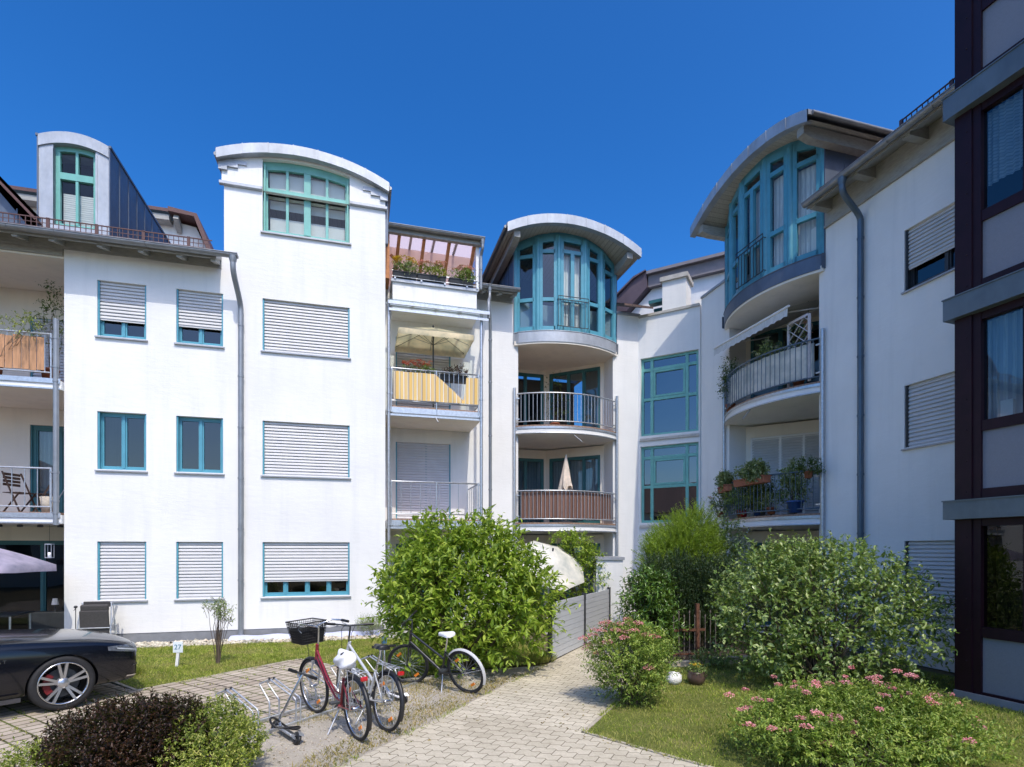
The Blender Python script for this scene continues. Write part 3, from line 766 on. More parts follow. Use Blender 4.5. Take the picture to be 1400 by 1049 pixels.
for z in (.02, 2.66, 5.46, 8.2): b.box(6.3, 8.0, W0+.32, W0+1.4, z-.06, z)
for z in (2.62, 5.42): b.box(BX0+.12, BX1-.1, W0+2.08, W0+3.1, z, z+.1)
b.build('dark_room_backing', M['dark_backing'], CW)
zfb = arc_z(9.26, 10.88, 11.2, 11.36, 13.26, 10.74)
bay(CW, W0, BX0, BX1, .52, zfb, 9.26, 13.26, 1.0, [(2.8, 0), (5.6, 0)], interior_curtains=(2,))
# balcony stack beside the tower
YB = .20
for z in (2.8, 5.6):
    s = MB(); s.box(6.04, 8.42, YB+.02, W0-.002, z-.24, z-.05); sl = s.build('balcony_slab', M['plaster'], CW)
    s = MB(); s.box(6.05, 8.43, YB-.012, YB+.018, z-.17, z-.03); s.box(6.05, 8.43, YB-.006, YB+.018, z-.245, z-.2); s.build('slab_edge', M['galv'], sl)
    s = MB(); s.box(6.08, 8.4, YB+.03, W0-.05, z-.048, z+.01); s.build('balcony_floor', M['decking'], sl)
    MB().quad((6.05, YB+.03, z-.244), (8.41, YB+.03, z-.244), (8.41, W0-.01, z-.244), (6.05, W0-.01, z-.244)).build('soffit', M['cream'], sl)
    railing(CW, [(6.16, YB), (8.36, YB), (8.36, W0-.1)], z+.13, z+.93, .24 if z < 3 else .12, name='balcony_railing', posts=((6.16, YB), (7.28, YB), (8.36, YB)))
    s = MB(); s.tube([(7.25, YB+.05, z-.2), (7.28, YB-.32, z-.42)], .013, 6); s.build('water_spout', M['galv'], sl)
b = MB()
for x in (6.10, 8.43):
    b.new(); b.tube([(x, YB-.02, 0), (x, YB-.02, 8.1)], .04, 10)
    for z in (2.65, 3.1, 3.7, 5.45, 5.9, 6.5): b.tube([(x, YB-.02, z-.02), (x, YB-.02, z+.02)], .05, 10); b.bar((x, YB-.02, z), (x+(.1 if x < 7 else -.1), YB, z), .025, .025)
b.build_each('balcony_post', M['galv'], CW)
window(CW, CD[0], CD[1], 2.86, 4.99, W0, .08, shutter=1.0, sill=False, smat='shutter_grey', mull=(.55,))
window(CW, CD[0], CD[1], 5.66, 7.87, W0, .08, shutter=1.0, sill=False, mull=(.55,))
window(CW, CD[0], CD[1], .05, 2.2, W0, .08, sill=False, mull=(.5,), mat='shaded_teal')
# glass canopy
b = MB(); 
for x in (6.12, 6.74, 7.36, 7.98, 8.58): b.bar((x, .06, 8.10), (x, 1.0, 8.46), .045, .07)
b.bar((6.08, .06, 8.09), (8.62, .06, 8.09), .05, .08); b.bar((6.08, .99, 8.45), (8.62, .99, 8.45), .04, .06); b.box(6.10, 8.6, .075, .10, 7.9, 7.96)
cn = b.build('glass_canopy', M['galv'], CW)
MB().prism_x([(.02, 8.145), (.02, 8.157), (1.0, 8.527), (1.0, 8.515)], 6.08, 8.62).build('canopy_glass', M['clear'], cn)
# projecting roof terrace above
b = MB(); b.box(6.24, 8.48, 1.0, W0-.002, 8.3, 9.04); b.build('terrace_wall', M['plaster'], CW)
b = MB(); b.box(6.20, 8.52, .95, W0+.1, 9.041, 9.12); b.build('coping', M['zinc'], CW)
b = MB()
for x in (6.18, 6.22): pass
b.box(6.12, 8.62, .84, .95, 10.42, 10.49); b.box(6.12, 8.62, 3.3, 3.4, 10.42, 10.49)
for x in (6.14, 6.75, 7.37, 7.98, 8.58): b.box(x-.03, x+.03, .95, 3.3, 10.42, 10.48)
tr = b.build('terrace_roof', M['zinc'], CW)
MB().quad((6.14, .9, 10.47), (8.6, .9, 10.47), (8.6, 3.35, 10.47), (6.14, 3.35, 10.47)).build('roof_glass', M['pinkpanel'], tr)
gutter(CW, 6.12, 8.66, .80, 10.42, .06)
b = MB(); b.box(6.10, 8.6, .88, 1.0, 10.27, 10.415); b.build('terrace_eave', M['timber_grey'], CW)
b = MB()
for x in (6.30, 6.95, 7.62, 8.30): b.new().bar((x+.0, 1.8, 9.1), (x+.12, 1.02, 10.34), .07, .10)
b.new().box(6.05, 6.16, 1.0, 3.2, 9.12, 10.33).new(); b.bar((6.2, 1.3, 9.9), (6.9, 1.5, 9.35), .05, .06)
b.build_each('terrace_timber', pmat("orange_timber", (.50, .20, .07), .6, .2, 8), CW)
b = MB(); b.box(6.1, 8.46, 1.85, 1.95, 9.1, 10.40); b.build('terrace_back_wall', pmat("pink_plaster", (.74, .57, .54), .9, .05, 3), CW)
b = MB(); b.box(8.46, 8.56, 1.0, 1.10, 9.12, 10.33); b.box(8.46, 8.52, 2.0, 2.06, 9.12, 10.33); b.bar((8.49, 1.0, 9.3), (8.49, 1.9, 10.2), .03, .03)
tf = b.build('terrace_frame', M['white'], CW)
MB().quad((8.49, 1.1, 9.12), (8.49, 2.9, 9.12), (8.49, 2.9, 10.33), (8.49, 1.1, 10.33)).build('pane', M['clear'], tf)
b = MB(); b.tube([(6.22, .93, 9.30), (8.5, .93, 9.30)], .022, 8); b.tube([(6.22, .93, 9.16), (8.5, .93, 9.16)], .014, 8)
for x in (6.3, 6.98, 7.6, 8.2, 8.48): b.box(x-.02, x+.02, .92, .95, 9.1, 9.31)
b.build('terrace_railing', M['galv'], CW)
downpipe(CW, (8.60, .80, 10.38), 8.58, .92, 9.1, 9.98, .04)
# eaves left and right of the bay
b = MB(); tnw = math.tan(R_(25)); zw = lambda y: 9.32+(y-(W0-.55))*tnw
for xa, xc in ((8.5, 9.7), (12.95, 13.9)): b.prism_x([(W0-.55, zw(W0-.55)), (W0+5, zw(W0+5)), (W0+5, zw(W0+5)-.1), (W0-.55, zw(W0-.55)-.06)], xa, xc)
b.prism_x([(W0+.3, 9.3), (W0+5, zw(W0+5)), (W0+5, zw(W0+5)-.1), (W0+.3, 9.2)], 6.02, 8.5)
b.prism_x([(W0+2.4, 10.3), (W0+5, zw(W0+5)), (W0+5, zw(W0+5)-.1), (W0+2.4, 10.2)], 9.7, 12.95)
b.build('roof', M['roof_tile'], CW)
b = MB(); b.prism_x([(W0-.5, 9.20), (W0-.5, 9.29), (W0, 9.5), (W0, 9.4)], 8.55, 9.68); b.box(8.55, 9.68, W0-.025, W0-.002, 9.15, 9.42); b.build('eave_boards', M['timber_grey'], CW)
rafters(CW, [8.72, 9.2, 9.62], W0-.46, W0, 9.26, .46)
gutter(CW, 8.5, 9.72, W0-.58, 9.30)
downpipe(CW, (8.86, W0-.58, 9.27), 8.62, .16, 8.0, 8.35, .04)
b = MB(); b.tube([(8.62, .16, 8.35), (8.66, .2, 8.1), (8.69, .28, 7.95), (8.69, .28, .03)], .042, 10)
for z in (7.5, 6.4, 5.0, 3.6, 2.2, .9): b.tube([(8.69, .28, z-.02), (8.69, .28, z+.02)], .05, 10)
b.build('downpipe', M['pipe'], CW)
b = MB(); b.box(12.95, 13.74, W0-.06, W0+.34, 9.221, 9.29); b.build('coping', M['zinc'], CW)

# ---- stair chamfer, in its own plane but the same building
ST = bpy.data.objects.new('stair_facade', None); COL.objects.link(ST); ST.parent = CW
ST.matrix_parent_inverse = Matrix.Identity(4)
_rel = (Matrix.Translation(FL.loc) @ Matrix.Rotation(FL.a, 4, 'Z')).inverted() @ (Matrix.Translation(FC.loc) @ Matrix.Rotation(FC.a, 4, 'Z'))
CWL = lambda o: setattr(o, 'matrix_local', _rel)
bpy.data.objects.remove(ST)
CL = 1.84
def inC(o): o.matrix_local = _rel; return o
SW = (.07, 1.79)
b = MB(); wall_grid(b, 0, CL, 0, 9.16, [(SW[0], SW[1], 2.86, 5.2), (SW[0], SW[1], 5.52, 7.91), (.25, 1.5, .05, 2.2)], 0, .3)
b.box(.74, 1.44, -.02, .68, 9.20, 10.10)
inC(b.build('stair_wall', M['plaster'], CW))
b = MB(); b.new().box(.02, CL-.02, -.05, .34, 9.161, 9.235).new().box(.68, 1.50, -.09, .75, 10.101, 10.23)
for p in (2.86, 5.52): b.new().prism_x([(-.05, p-.16), (-.05, p-.10), (.08, p-.006), (.08, p-.16)], SW[0]-.02, SW[1]+.02)
[inC(o) for o in b.build_each('coping', M['concrete'], CW)]
for p, q in ((2.86, 5.2), (5.52, 7.91)):
    f = window(CW, SW[0], SW[1], p, q, 0, .09, mat='mint', mull=(.19, .80), trans=(.47, .85), sill=False, fw=.075, mw=.085, sash=False, rails=False, glass='glass_blue', name='stair_window')
    xa = SW[0]+(SW[1]-SW[0])*.19+.05; xc = SW[0]+(SW[1]-SW[0])*.80-.05; za = p+(q-p)*.47+.05; zc = p+(q-p)*.85-.05
    s = MB(); 
    for l, r, bt, t in ((xa, xa+.06, za, zc), (xc-.06, xc, za, zc), (xa+.06, xc-.06, za, za+.06), (xa+.06, xc-.06, zc-.06, zc)): s.box(l, r, .075, .16, bt, t)
    s.build('sash', M['mint'], f); inC(f)
b = MB(); b.box(-.4, CL+.4, 1.4, 1.5, 0, 9); b.box(-.1, CL+.1, .35, 1.4, 5.3, 5.4); inC(b.build('dark_stair_backing', M['dark_backing'], CW))
b = MB(); b.box(.25, 1.5, .1, .2, .05, 2.2); inC(b.build('stair_door', M['shaded_teal'], CW))
# attic behind the parapet: dark sloping roof, grey band, white wall
b = MB(); b.prism_y([(-1.0, 9), (3.6, 9), (3.6, 11.2), (.0, 11.2), (-.3, 10.9), (-1.0, 10.3)], 2.2, 2.5); b.box(1.5, CL+1.6, .9, 1.1, 9, 9.75); inC(b.build('attic_wall', M['plaster'], CW))
b = MB(); b.box(-.28, 4.2, 1.85, 6, 11.42, 11.52); b.box(-.26, 4.2, 2.0, 2.19, 11.02, 11.41); inC(b.build('attic_band', pmat("brown_grey_cladding", (.20, .18, .19), .7, .1, 5), CW))
b = MB()
b.prism_y([(-1.36, 10.40), (-1.36, 10.86), (-.72, 11.36), (-.30, 11.52), (-.27, 11.0), (-1.0, 10.32)], 1.9, 6)
b.prism_y([(-1.40, 10.86), (-1.40, 10.92), (-.72, 11.43), (-.30, 11.56), (-.30, 11.52), (-.72, 11.36)], 1.8, 6)
b.box(-1.36, -1.0, 1.92, 6, 9.2, 10.36)
inC(b.build('attic_roof', pmat("plum_cladding", (.085, .06, .075), .7, .15, 3), CW))
b = MB(); b.obox((.42, 1.2, 9.62), (1, 0, 0), .22, (0, .7, .7), .03, (0, -.7, .7), .25); b.box(.12, .72, .7, 1.0, 9.86, 9.96); inC(b.build('roof_light', M['shaded_teal'], CW))

# ================================================================ RIGHT WING
RW = thing('apartment_building', 'white plastered wing on the shaded side with a tall curved bay under an arched roof', 'apartment building', FR.loc, FR.a)
RX0, RX1 = -5.02, -1.80
b = MB(); RC = (0.0, 1.35)
wall_grid(b, -6.15, 4.6, .0, 9.0, [(RC[0], RC[1], r[0], r[1]+(0.0)) for r in ((.95, 2.19), (3.87, 4.99), (6.70, 7.79))]+[(RX0+.12, RX1-.12, 0, 7.95)], 0, .3)
wall_grid(b, -6.15, RX0+.0, 9.0, 9.24, [], 0, .3)
b.box(RX0-.06, RX0+.12, .301, 2.2, 0, 9); b.box(RX1-.12, RX1+.06, .301, 2.2, 0, 9)
b.build('wall', M['plaster'], RW)
b = MB(); b.box(-6.12, RX0-.02, -.05, .32, 9.241, 9.30); b.build('coping', M['zinc'], RW)
b = MB(); xr = RX0+1.62; pr = [(RX0+.10, .50), (xr, 1.90), (RX1-.11, 1.90)]; LR = math.hypot(pr[1][0]-pr[0][0], pr[1][1]-pr[0][1]); AR = math.atan2(pr[1][1]-pr[0][1], pr[1][0]-pr[0][0])
for z in (0, 2.8, 5.6):
    seg(pr[0], pr[1], [(.14, LR-.12, z+.05, z+2.22)]); seg(pr[1], pr[2], [(.12, 1.30, z+.05, z+2.22)])
b.build('loggia_wall', M['cream'], RW)
for z in (0, 2.8, 5.6):
    f = window(RW, .14, LR-.12, z+.05, z+2.22, -.02, .05, mat='white' if z == 2.8 else 'shaded_teal', shutter=1.0 if z == 2.8 else 0, sill=False, mull=(.4, .7), glass='glass_dark', rails=z == 2.8)
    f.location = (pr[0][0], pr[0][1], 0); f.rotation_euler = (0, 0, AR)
    window(RW, xr+.12, xr+1.30, z+.05, z+2.22, 1.88, .05, mat='shaded_teal', sill=False, mull=(.5,), glass='glass_dark', rails=False)
for (p, q), sh in zip(((.95, 2.19), (3.87, 4.99), (6.70, 7.79)), (1, 1, .66)):
    window(RW, RC[0], RC[1], p, q, 0, .11, shutter=sh, mull=(.5,), mat='steel_dark')
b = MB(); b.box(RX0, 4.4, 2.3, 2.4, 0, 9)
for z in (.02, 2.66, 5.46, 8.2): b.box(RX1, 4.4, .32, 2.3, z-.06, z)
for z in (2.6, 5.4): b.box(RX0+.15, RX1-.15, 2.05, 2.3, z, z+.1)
b.build('dark_room_backing', M['dark_backing'], RW)
zfr = arc_z(-5.42, 10.76, -3.40, 11.34, -1.36, 10.86)
bay(RW, 0.0, RX0, RX1, .52, zfr, -5.42, -1.36, .85, [(2.8, 0), (5.6, 0)], interior_curtains=(1, 2, 3, 4), rail_mat='pipe_dark')  # dark rail_mat puts the wing's shade into the railing colour
tn2 = math.tan(R_(25)); zq = lambda y: 9.24+(y+.55)*tn2
b = MB(); b.prism_x([(-.55, zq(-.55)), (5, zq(5)), (5, zq(5)-.1), (-.55, zq(-.55)-.06)], RX1+.1, 4.8); b.prism_x([(2.4, 10.3), (5, zq(5)), (5, zq(5)-.1), (2.4, 10.2)], -7, RX1+.1); b.build('roof', M['roof_tile'], RW)
b = MB(); b.prism_x([(-.5, 9.12), (-.5, 9.21), (0, 9.44), (0, 9.34)], RX1+.06, 4.8); b.box(RX1+.06, 4.8, -.03, -.002, 8.80, 9.34); b.box(RX1+.06, 4.8, -.06, -.03, 8.80, 8.84); b.build('eave_boards', M['timber_grey'], RW)
rafters(RW, [-1.62, -.62, .4, 1.4, 2.4, 3.4], -.46, -.03, 9.20, .46, .14, .3)
gutter(RW, -1.72, 4.8, -.58, 9.20)
downpipe(RW, (-.78, -.58, 9.15), -.84, -.075, .02, 8.45, .055, 'pipe_dark')
snow_guard(RW, .2, 4.8, -.32, 9.36, .2); snow_guard(RW, -1.6, -.6, -.28, 9.36, .16)
b = MB(); b.lathe([(.0, .5), (.3, .42), (.42, .2), (.45, 0)], (-.95, .8, 9.75), 18); b.build('roof_vent', M['shutter'], RW)
# awning of the upper balcony
b = MB(); b.quad((-4.95, 1.2, 7.9), (-2.35, 1.2, 7.9), (-2.35, -.42, 7.36), (-4.95, -.42, 7.36))
vs = []; k = 52
for i in range(k+1):
    x = -4.95+2.6*i/k; vs.append((x, -.42, 7.36)); vs.append((x, -.44, 7.15+.03*abs(math.sin(i*PI/4))))
b.add(vs, [(2*i, 2*i+2, 2*i+3, 2*i+1) for i in range(k)])
aw = b.build('awning', planks_mat("awning_cloth", (.74, .74, .72), (.66, .66, .64), .10, 'x', joint=(.58, .58, .56), rough=.9, jw=.3), RW)
b = MB(); b.tube([(-4.97, -.43, 7.37), (-2.3, -.43, 7.37)], .025, 8)
for x in (-4.6, -2.7): b.tube([(x, 1.2, 7.75), (x+.3, .4, 7.45), (x, -.4, 7.36)], .016, 6)
b.tube([(-5, 1.22, 7.9), (-2.2, 1.22, 7.9)], .05, 8); b.build('awning_arm', M['white'], aw)

# ================================================================ DARK BUILDING on the right
DB = thing('office_building', 'dark plum metal-framed building with zinc ledges and grey panels', 'building', FD.loc, FD.a)
M['plum'] = pmat("plum_metal", (.016, .004, .009), .5, .2, 4, metal=0, spec=.25)
M['panel'] = pmat("grey_panel", (.19, .20, .23), .6, .06, 60, bump=.0008, bscale=400)
W_ = 7.0
b = MB(); bay_w = 1.42
levels = [(-.02, 2.45), (2.70, 5.21), (5.50, 8.0), (8.31, 10.9), (11.2, 13.2)]
b.box(0, .21, .0, .35, 0, 13.2); b.box(.001, .03, .35, 6, 0, 13.2)
x = .21
k = 0
while x < W_:
    b.box(x, x+.10, .02, .3, 0, 13.2); x0 = x+.10; x1 = x+bay_w
    for zb, zt in levels:
        zs = zb+.88 if zb < 1 else zb+.92
        b.box(x0, x1, .03, .28, zt-.10, zt); b.box(x0, x1, .03, .28, zs-.0, zs+.14); b.box(x0, x1, .03, .28, zb, zb+.15)
        xm = x0+(x1-x0)*.36; b.box(xm-.022, xm+.022, .045, .26, zs+.14, zt-.10)
    x = x1; k += 1
for zb, zt in levels:
    for z in np.arange(zb+.12, zt, .42): b.lathe([(.012, 0), (.008, -.008), (0, -.010)], (.15, -.0005, float(z)), 8, axis='y')
b.build('metal_frame', M['plum'], DB)
x = .21
while x < W_:
    x0 = x+.10; x1 = x+bay_w
    for zb, zt in levels:
        zs = zb+.88 if zb < 1 else zb+.92
        MB().box(x0, x1, .06, .10, zb+.15, zs).build('panel', M['panel'], DB)
        p = MB().quad((x0, .085, zs+.14), (x1, .085, zs+.14), (x1, .085, zt-.1), (x0, .085, zt-.1)).build('window_pane', M['glass'] if zb > 1 else M['glass_dark'], DB)
        if 2 < zb < 9:
            s = MB(); n = 60; zt2 = zt-.1; zb2 = zs+.14 if zb < 5 else zs+.50
            pts = [(x0+(x1-x0)*i/n, .17+.02*math.sin(i*1.7)+.01*math.sin(i*.6)) for i in range(n+1)]
            s.add([(xx, yy, z) for z in (zb2, zt2) for xx, yy in pts], [(i, i+1, n+2+i, n+1+i) for i in range(n)], True)
            s.build('curtain', M['curtain'] if zb < 5 else M['blind'], p)
            if zb < 5: MB().box(x0+.18, x0+.32, .10, .14, zs+.15, zs+.36).build('window_box', M['white'], p)
    x = x1
b = MB()
for z0, z1 in ((2.45, 2.70), (5.21, 5.50), (8.0, 8.31), (10.9, 11.2)): b.box(-.09, W_, -.10, .34, z0, z1); b.box(-.10, W_, -.115, .30, z1-.004, z1+.012)
b.build('ledge', zinc_mat("ledge_zinc", (.13, .165, .19)), DB)
b = MB(); b.box(.05, W_, .8, 1.0, 0, 13); b.box(.05, W_, .36, .8, 2.5, 2.6); b.box(.05, W_, .36, .8, 5.3, 5.4); b.box(.05, W_, .36, .8, 8.1, 8.2); b.box(.0, W_, .0, 6, 13.2, 13.3); b.build('dark_room_backing', M['dark_backing'], DB)
b = MB(); b.box(.0, W_, -.03, .0, 0, .1); b.build('plinth', M['plinth'], DB)
# ================================================================ GROUND
def sheet(name, poly, z, mat, kind='structure', label=None):
    b = MB(); b.add([(x, y, z) for x, y in poly], [tuple(range(len(poly)))]); o = b.build(name, mat)
    me = o.data
    if me.polygons[0].normal.z < 0: me.flip_normals()
    return tag(o, label=label, kind=kind)

def ground_mat(name, cols, scale, bump, bscale, extra=None):
    m, N, Lk, P = _new(name); v = _coord(N, Lk)
    c = _ramp(N, Lk, _noise(N, Lk, v, scale, 6, .7), [(.3, cols[0]), (.5, cols[1]), (.7, cols[2])])
    f = _noise(N, Lk, v, bscale, 4, .7)
    c = _mix(N, Lk, .5, c, _ramp(N, Lk, f, [(.3, (.4,)*3), (.65, (1,)*3)]), 'MULTIPLY')
    Lk.new(c, P.inputs["Base Color"]); P.inputs["Roughness"].default_value = .95; P.inputs["Specular IOR Level"].default_value = .15
    _bump(N, Lk, P, f, bump); return m

def math_n(N, Lk, op, a, b=None):
    n = N.new("ShaderNodeMath"); n.operation = op
    for s, v in zip(n.inputs, (a, b)):
        if v is None: continue
        if isinstance(v, (int, float)): s.default_value = v
        else: Lk.new(v, s)
    return n.outputs[0]

def paver_mat(name, rot, bw, bh, mortar, c1, c2, cm, wave=0.0, offset=.5, dirt=.4, moss=0.0):
    m, N, Lk, P = _new(name)
    v = _coord(N, Lk, (1, 1, 1), -rot)
    sp = N.new("ShaderNodeSeparateXYZ"); Lk.new(v, sp.inputs[0]); x, y = sp.outputs[0], sp.outputs[1]
    wob = _noise(N, Lk, _coord(N, Lk), 2.2, 2)
    y = math_n(N, Lk, 'ADD', y, math_n(N, Lk, 'MULTIPLY', wob, .035))
    if wave:
        # zig-zag bed joints and slanting cross joints of interlocking pavers
        u = math_n(N, Lk, 'FRACT', math_n(N, Lk, 'DIVIDE', x, bw/2))
        st = math_n(N, Lk, 'SMOOTH_MIN', math_n(N, Lk, 'DIVIDE', u, .36), math_n(N, Lk, 'DIVIDE', math_n(N, Lk, 'SUBTRACT', 1.0, u), .64)); st.node.inputs[2].default_value = .12
        y2 = math_n(N, Lk, 'ADD', y, math_n(N, Lk, 'MULTIPLY', st, wave))
        x = math_n(N, Lk, 'ADD', x, bw*.41)
        y = y2
    cb = N.new("ShaderNodeCombineXYZ"); Lk.new(x, cb.inputs[0]); Lk.new(y, cb.inputs[1])
    br = N.new("ShaderNodeTexBrick"); Lk.new(cb.outputs[0], br.inputs["Vector"]); br.offset = offset
    br.inputs["Scale"].default_value = 1; br.inputs["Brick Width"].default_value = bw; br.inputs["Row Height"].default_value = bh
    br.inputs["Mortar Size"].default_value = mortar; br.inputs["Mortar Smooth"].default_value = .25; br.inputs["Bias"].default_value = 0
    br.inputs["Color1"].default_value = (*c1, 1); br.inputs["Color2"].default_value = (*c2, 1); br.inputs["Mortar"].default_value = (*cm, 1)
    gv = _coord(N, Lk)
    d = _noise(N, Lk, gv, .9, 6, .7); g2 = _noise(N, Lk, gv, 45, 3)
    c = _mix(N, Lk, dirt, br.outputs["Color"], _ramp(N, Lk, d, [(.35, (.52, .5, .46)), (.65, (1, 1, 1))]), 'MULTIPLY')
    c = _mix(N, Lk, .4, c, _ramp(N, Lk, g2, [(.3, (.62,)*3), (.62, (1,)*3)]), 'MULTIPLY')
    if moss:
        mk = math_n(N, Lk, 'MULTIPLY', _ramp(N, Lk, d, [(.42, (0,)*3), (.60, (1,)*3)]), br.outputs["Fac"])
        c = _mix(N, Lk, math_n(N, Lk, 'MULTIPLY', mk, moss), c, (.13, .16, .04))
    Lk.new(c, P.inputs["Base Color"]); P.inputs["Roughness"].default_value = .9; P.inputs["Specular IOR Level"].default_value = .2
    h = math_n(N, Lk, 'SUBTRACT', math_n(N, Lk, 'MULTIPLY', g2, .12), br.outputs["Fac"])
    _bump(N, Lk, P, h, .012); return m

M['edging'] = pmat('edging_stone', (.40, .355, .28), .9, .25, 7, bump=.004)
M['earth'] = ground_mat("earth", ((.09, .08, .04), (.14, .12, .065), (.20, .17, .10)), 1.2, .02, 30)
M['lawn'] = ground_mat("lawn_soil", ((0.106, 0.138, 0.027), (0.175, 0.200, 0.050), (0.275, 0.250, 0.094)), 1.6, .02, 60)
M['gravel'] = ground_mat("gravel_bed", ((.34, .305, .25), (.45, .41, .345), (.54, .495, .42)), 1.1, .012, 70)
PATH_A = math.atan2(-.43, .9)
M['path'] = paver_mat("zigzag_pavers", PATH_A, .225, .135, .0040, (.55, .50, .39), (.63, .575, .455), (.20, .17, .12), wave=.036, offset=.5, dirt=.55)
PARK_A = R_(58)
M['parking'] = paver_mat("parking_pavers", PARK_A, .235, .165, .013, (.44, .375, .30), (.55, .475, .39), (.065, .055, .035), offset=0.0, dirt=.5, moss=.8)

tag(MB().quad((-300, -300, -.02), (300, -300, -.02), (300, 300, -.02), (-300, 300, -.02)).build('ground', M['earth']), kind='structure')
LAWN_A, LAWN_B = (-5.42, 7.94), (-3.95, 10.25)
sheet('parking_pavement', [(-14, 1.5), (-3.35, 1.5), (-3.35, 4.6), (-3.22, 5.85), (-2.3, 7.45), (-2.75, 9.35), LAWN_B, LAWN_A, (-6.4, 8.6), (-14, 8.6)], 0.0, M['parking'])
sheet('gravel', [(-3.2, 1.5), (-2.2, 3.46), (.7, 9.7), (-.4, 9.4), (-1.7, 8.7), (-2.3, 7.45), (-3.22, 5.85), (-3.35, 4.6)], .004, M['gravel'])
pa = np.array([-2.4, 3.46]); 
sheet('path', [(-3.3, 1.5), (-2.4, 3.46), (.66, 9.85), (2.40, 13.65), (3.15, 14.4), (3.5, 13.7), (2.35, 10.2), (1.47, 7.55), (.76, 6.12), (1.80, 5.14), (6.5, .6), (6.5, -3), (-3.3, -3)], .008, M['path'])
# edging stones
b = MB()
def kerb(b, pts, w=.06, z=.03, step=1.0):
    for (xa, ya), (xb, yb) in zip(pts[:-1], pts[1:]):
        L = math.hypot(xb-xa, yb-ya); k = max(1, round(L/step))
        for i in range(k):
            t0, t1 = i/k+.004/L, (i+1)/k-.004/L; b.bar((xa+(xb-xa)*t0, ya+(yb-ya)*t0, z-.1), (xa+(xb-xa)*t1, ya+(yb-ya)*t1, z-.1), w, .2)
kerb(b, [(2.37, 10.2), (1.50, 7.55), (.80, 6.14), (1.83, 5.16), (6.5, .65)], .042, .012)
tag(b.build('kerb', M['edging']), kind='structure')
b = MB(); kerb(b, [(-6.3, 8.62), (-5.42, 7.97), (-3.95, 10.28), (-2.75, 9.38)], .045, .010); tag(b.build('lawn_kerb', M['edging']), kind='structure')
sheet('left_lawn', [(-14, 8.65), (-6.35, 8.65), (-5.44, 8.0), (-3.97, 10.32), (-2.72, 9.42), (-1.7, 8.75), (-.4, 9.45), (.6, 9.9), (.9, 10.5), (-.2, 13.2), (-1.6, 13.3), (-14, 9.9)], .006, M['lawn'])
sheet('right_lawn', [(.83, 6.16), (1.53, 7.55), (2.40, 10.2), (3.3, 13.0), (5.6, 12.5), (8.5, 5.5), (10, -3), (6.6, .65), (1.86, 5.18)], .004, M['lawn'])

def in_poly(P, poly):
    x, y = P[:, 0], P[:, 1]; ins = np.zeros(len(P), bool); n = len(poly)
    for i in range(n):
        xa, ya = poly[i]; xb, yb = poly[(i+1) % n]
        c = ((ya > y) != (yb > y)) & (x < (xb-xa)*(y-ya)/(yb-ya+1e-12)+xa); ins ^= c
    return ins

def scatter(poly, n, ex=()):
    p = np.array(poly); lo, hi = p.min(0), p.max(0)
    P = rng.uniform(lo, hi, (int(n*2.2), 2)); P = P[in_poly(P, poly)]
    for (x, y, r) in ex: P = P[(P[:, 0]-x)**2+(P[:, 1]-y)**2 > r*r]
    return P[:n]

def grass(name, poly, n, h, mat, w=.006, label=None, clump=True, lean=.5):
    P = scatter(poly, n); n = len(P)
    f = np.sin(P[:, 0]*2.1+1.3*np.sin(P[:, 1]*1.7))*np.sin(P[:, 1]*2.7+.8*np.sin(P[:, 0]*3.1))
    H = h*(rng.uniform(.5, 1.1, n)+.35*f*clump); H = np.clip(H, .012, None)
    a = rng.uniform(0, 2*PI, n); t = np.stack([np.cos(a), np.sin(a)], 1)*(w/2)
    l = rng.normal(0, lean, (n, 2))*H[:, None]
    base = np.c_[P, np.zeros(n)]
    v0 = base.copy(); v0[:, :2] -= t; v1 = base.copy(); v1[:, :2] += t
    mid = np.c_[P+l*.35, H*.6]; v2 = mid.copy(); v2[:, :2] += t*.8; v3 = mid.copy(); v3[:, :2] -= t*.8
    v4 = np.c_[P+l, H]
    V = np.stack([v0, v1, v2, v3, v4], 1).reshape(-1, 3); k = np.arange(n)[:, None]*5
    F = np.concatenate([k+np.array([[0, 1, 2]]), k+np.array([[0, 2, 3]]), k+np.array([[3, 2, 4]])], 0)
    o = mesh_np(name, V, F, mat); return tag(o, label=label, kind='stuff')

M['grass'] = leaf_mat("grass_blades", ((0.138, 0.206, 0.022), (0.235, 0.318, 0.041), (0.359, 0.400, 0.076), (0.580, 0.524, 0.206)), .35, .6, .25, straw=(.42, .35, .14))
M['dry'] = leaf_mat("dry_grass", ((.20, .16, .06), (.34, .26, .11), (.46, .36, .18), (.20, .22, .06)), .25, .8, .1)
grass('grass', [(-8.5, 8.7), (-6.35, 8.7), (-5.44, 8.05), (-3.97, 10.36), (-2.72, 9.45), (-1.7, 8.8), (.6, 9.95), (.9, 10.5), (-.2, 12.6), (-1.6, 12.9), (-7.8, 11.3)], 60000, .05, M['grass'], .010)
grass('grass', [(.85, 6.18), (1.55, 7.55), (2.42, 10.2), (3.0, 12), (5.6, 12), (8.3, 5.5), (8.4, 2.2), (5.2, 2.2), (1.88, 5.20)], 75000, .045, M['grass'], .008)
grass('dry_grass', [(-1.95, 4.6), (-1.5, 5.4), (-.55, 7.4), (.25, 9.1), (-.5, 8.5), (-1.1, 7.2), (-1.75, 6.0), (-2.15, 4.9)], 7000, .045, M['dry'], .010, lean=.9)
grass('dry_grass', [(-2.6, 6.3), (-1.2, 7.0), (-.6, 8.6), (-1.6, 8.6), (-2.4, 7.5)], 2500, .04, M['dry'], .010, lean=.9)
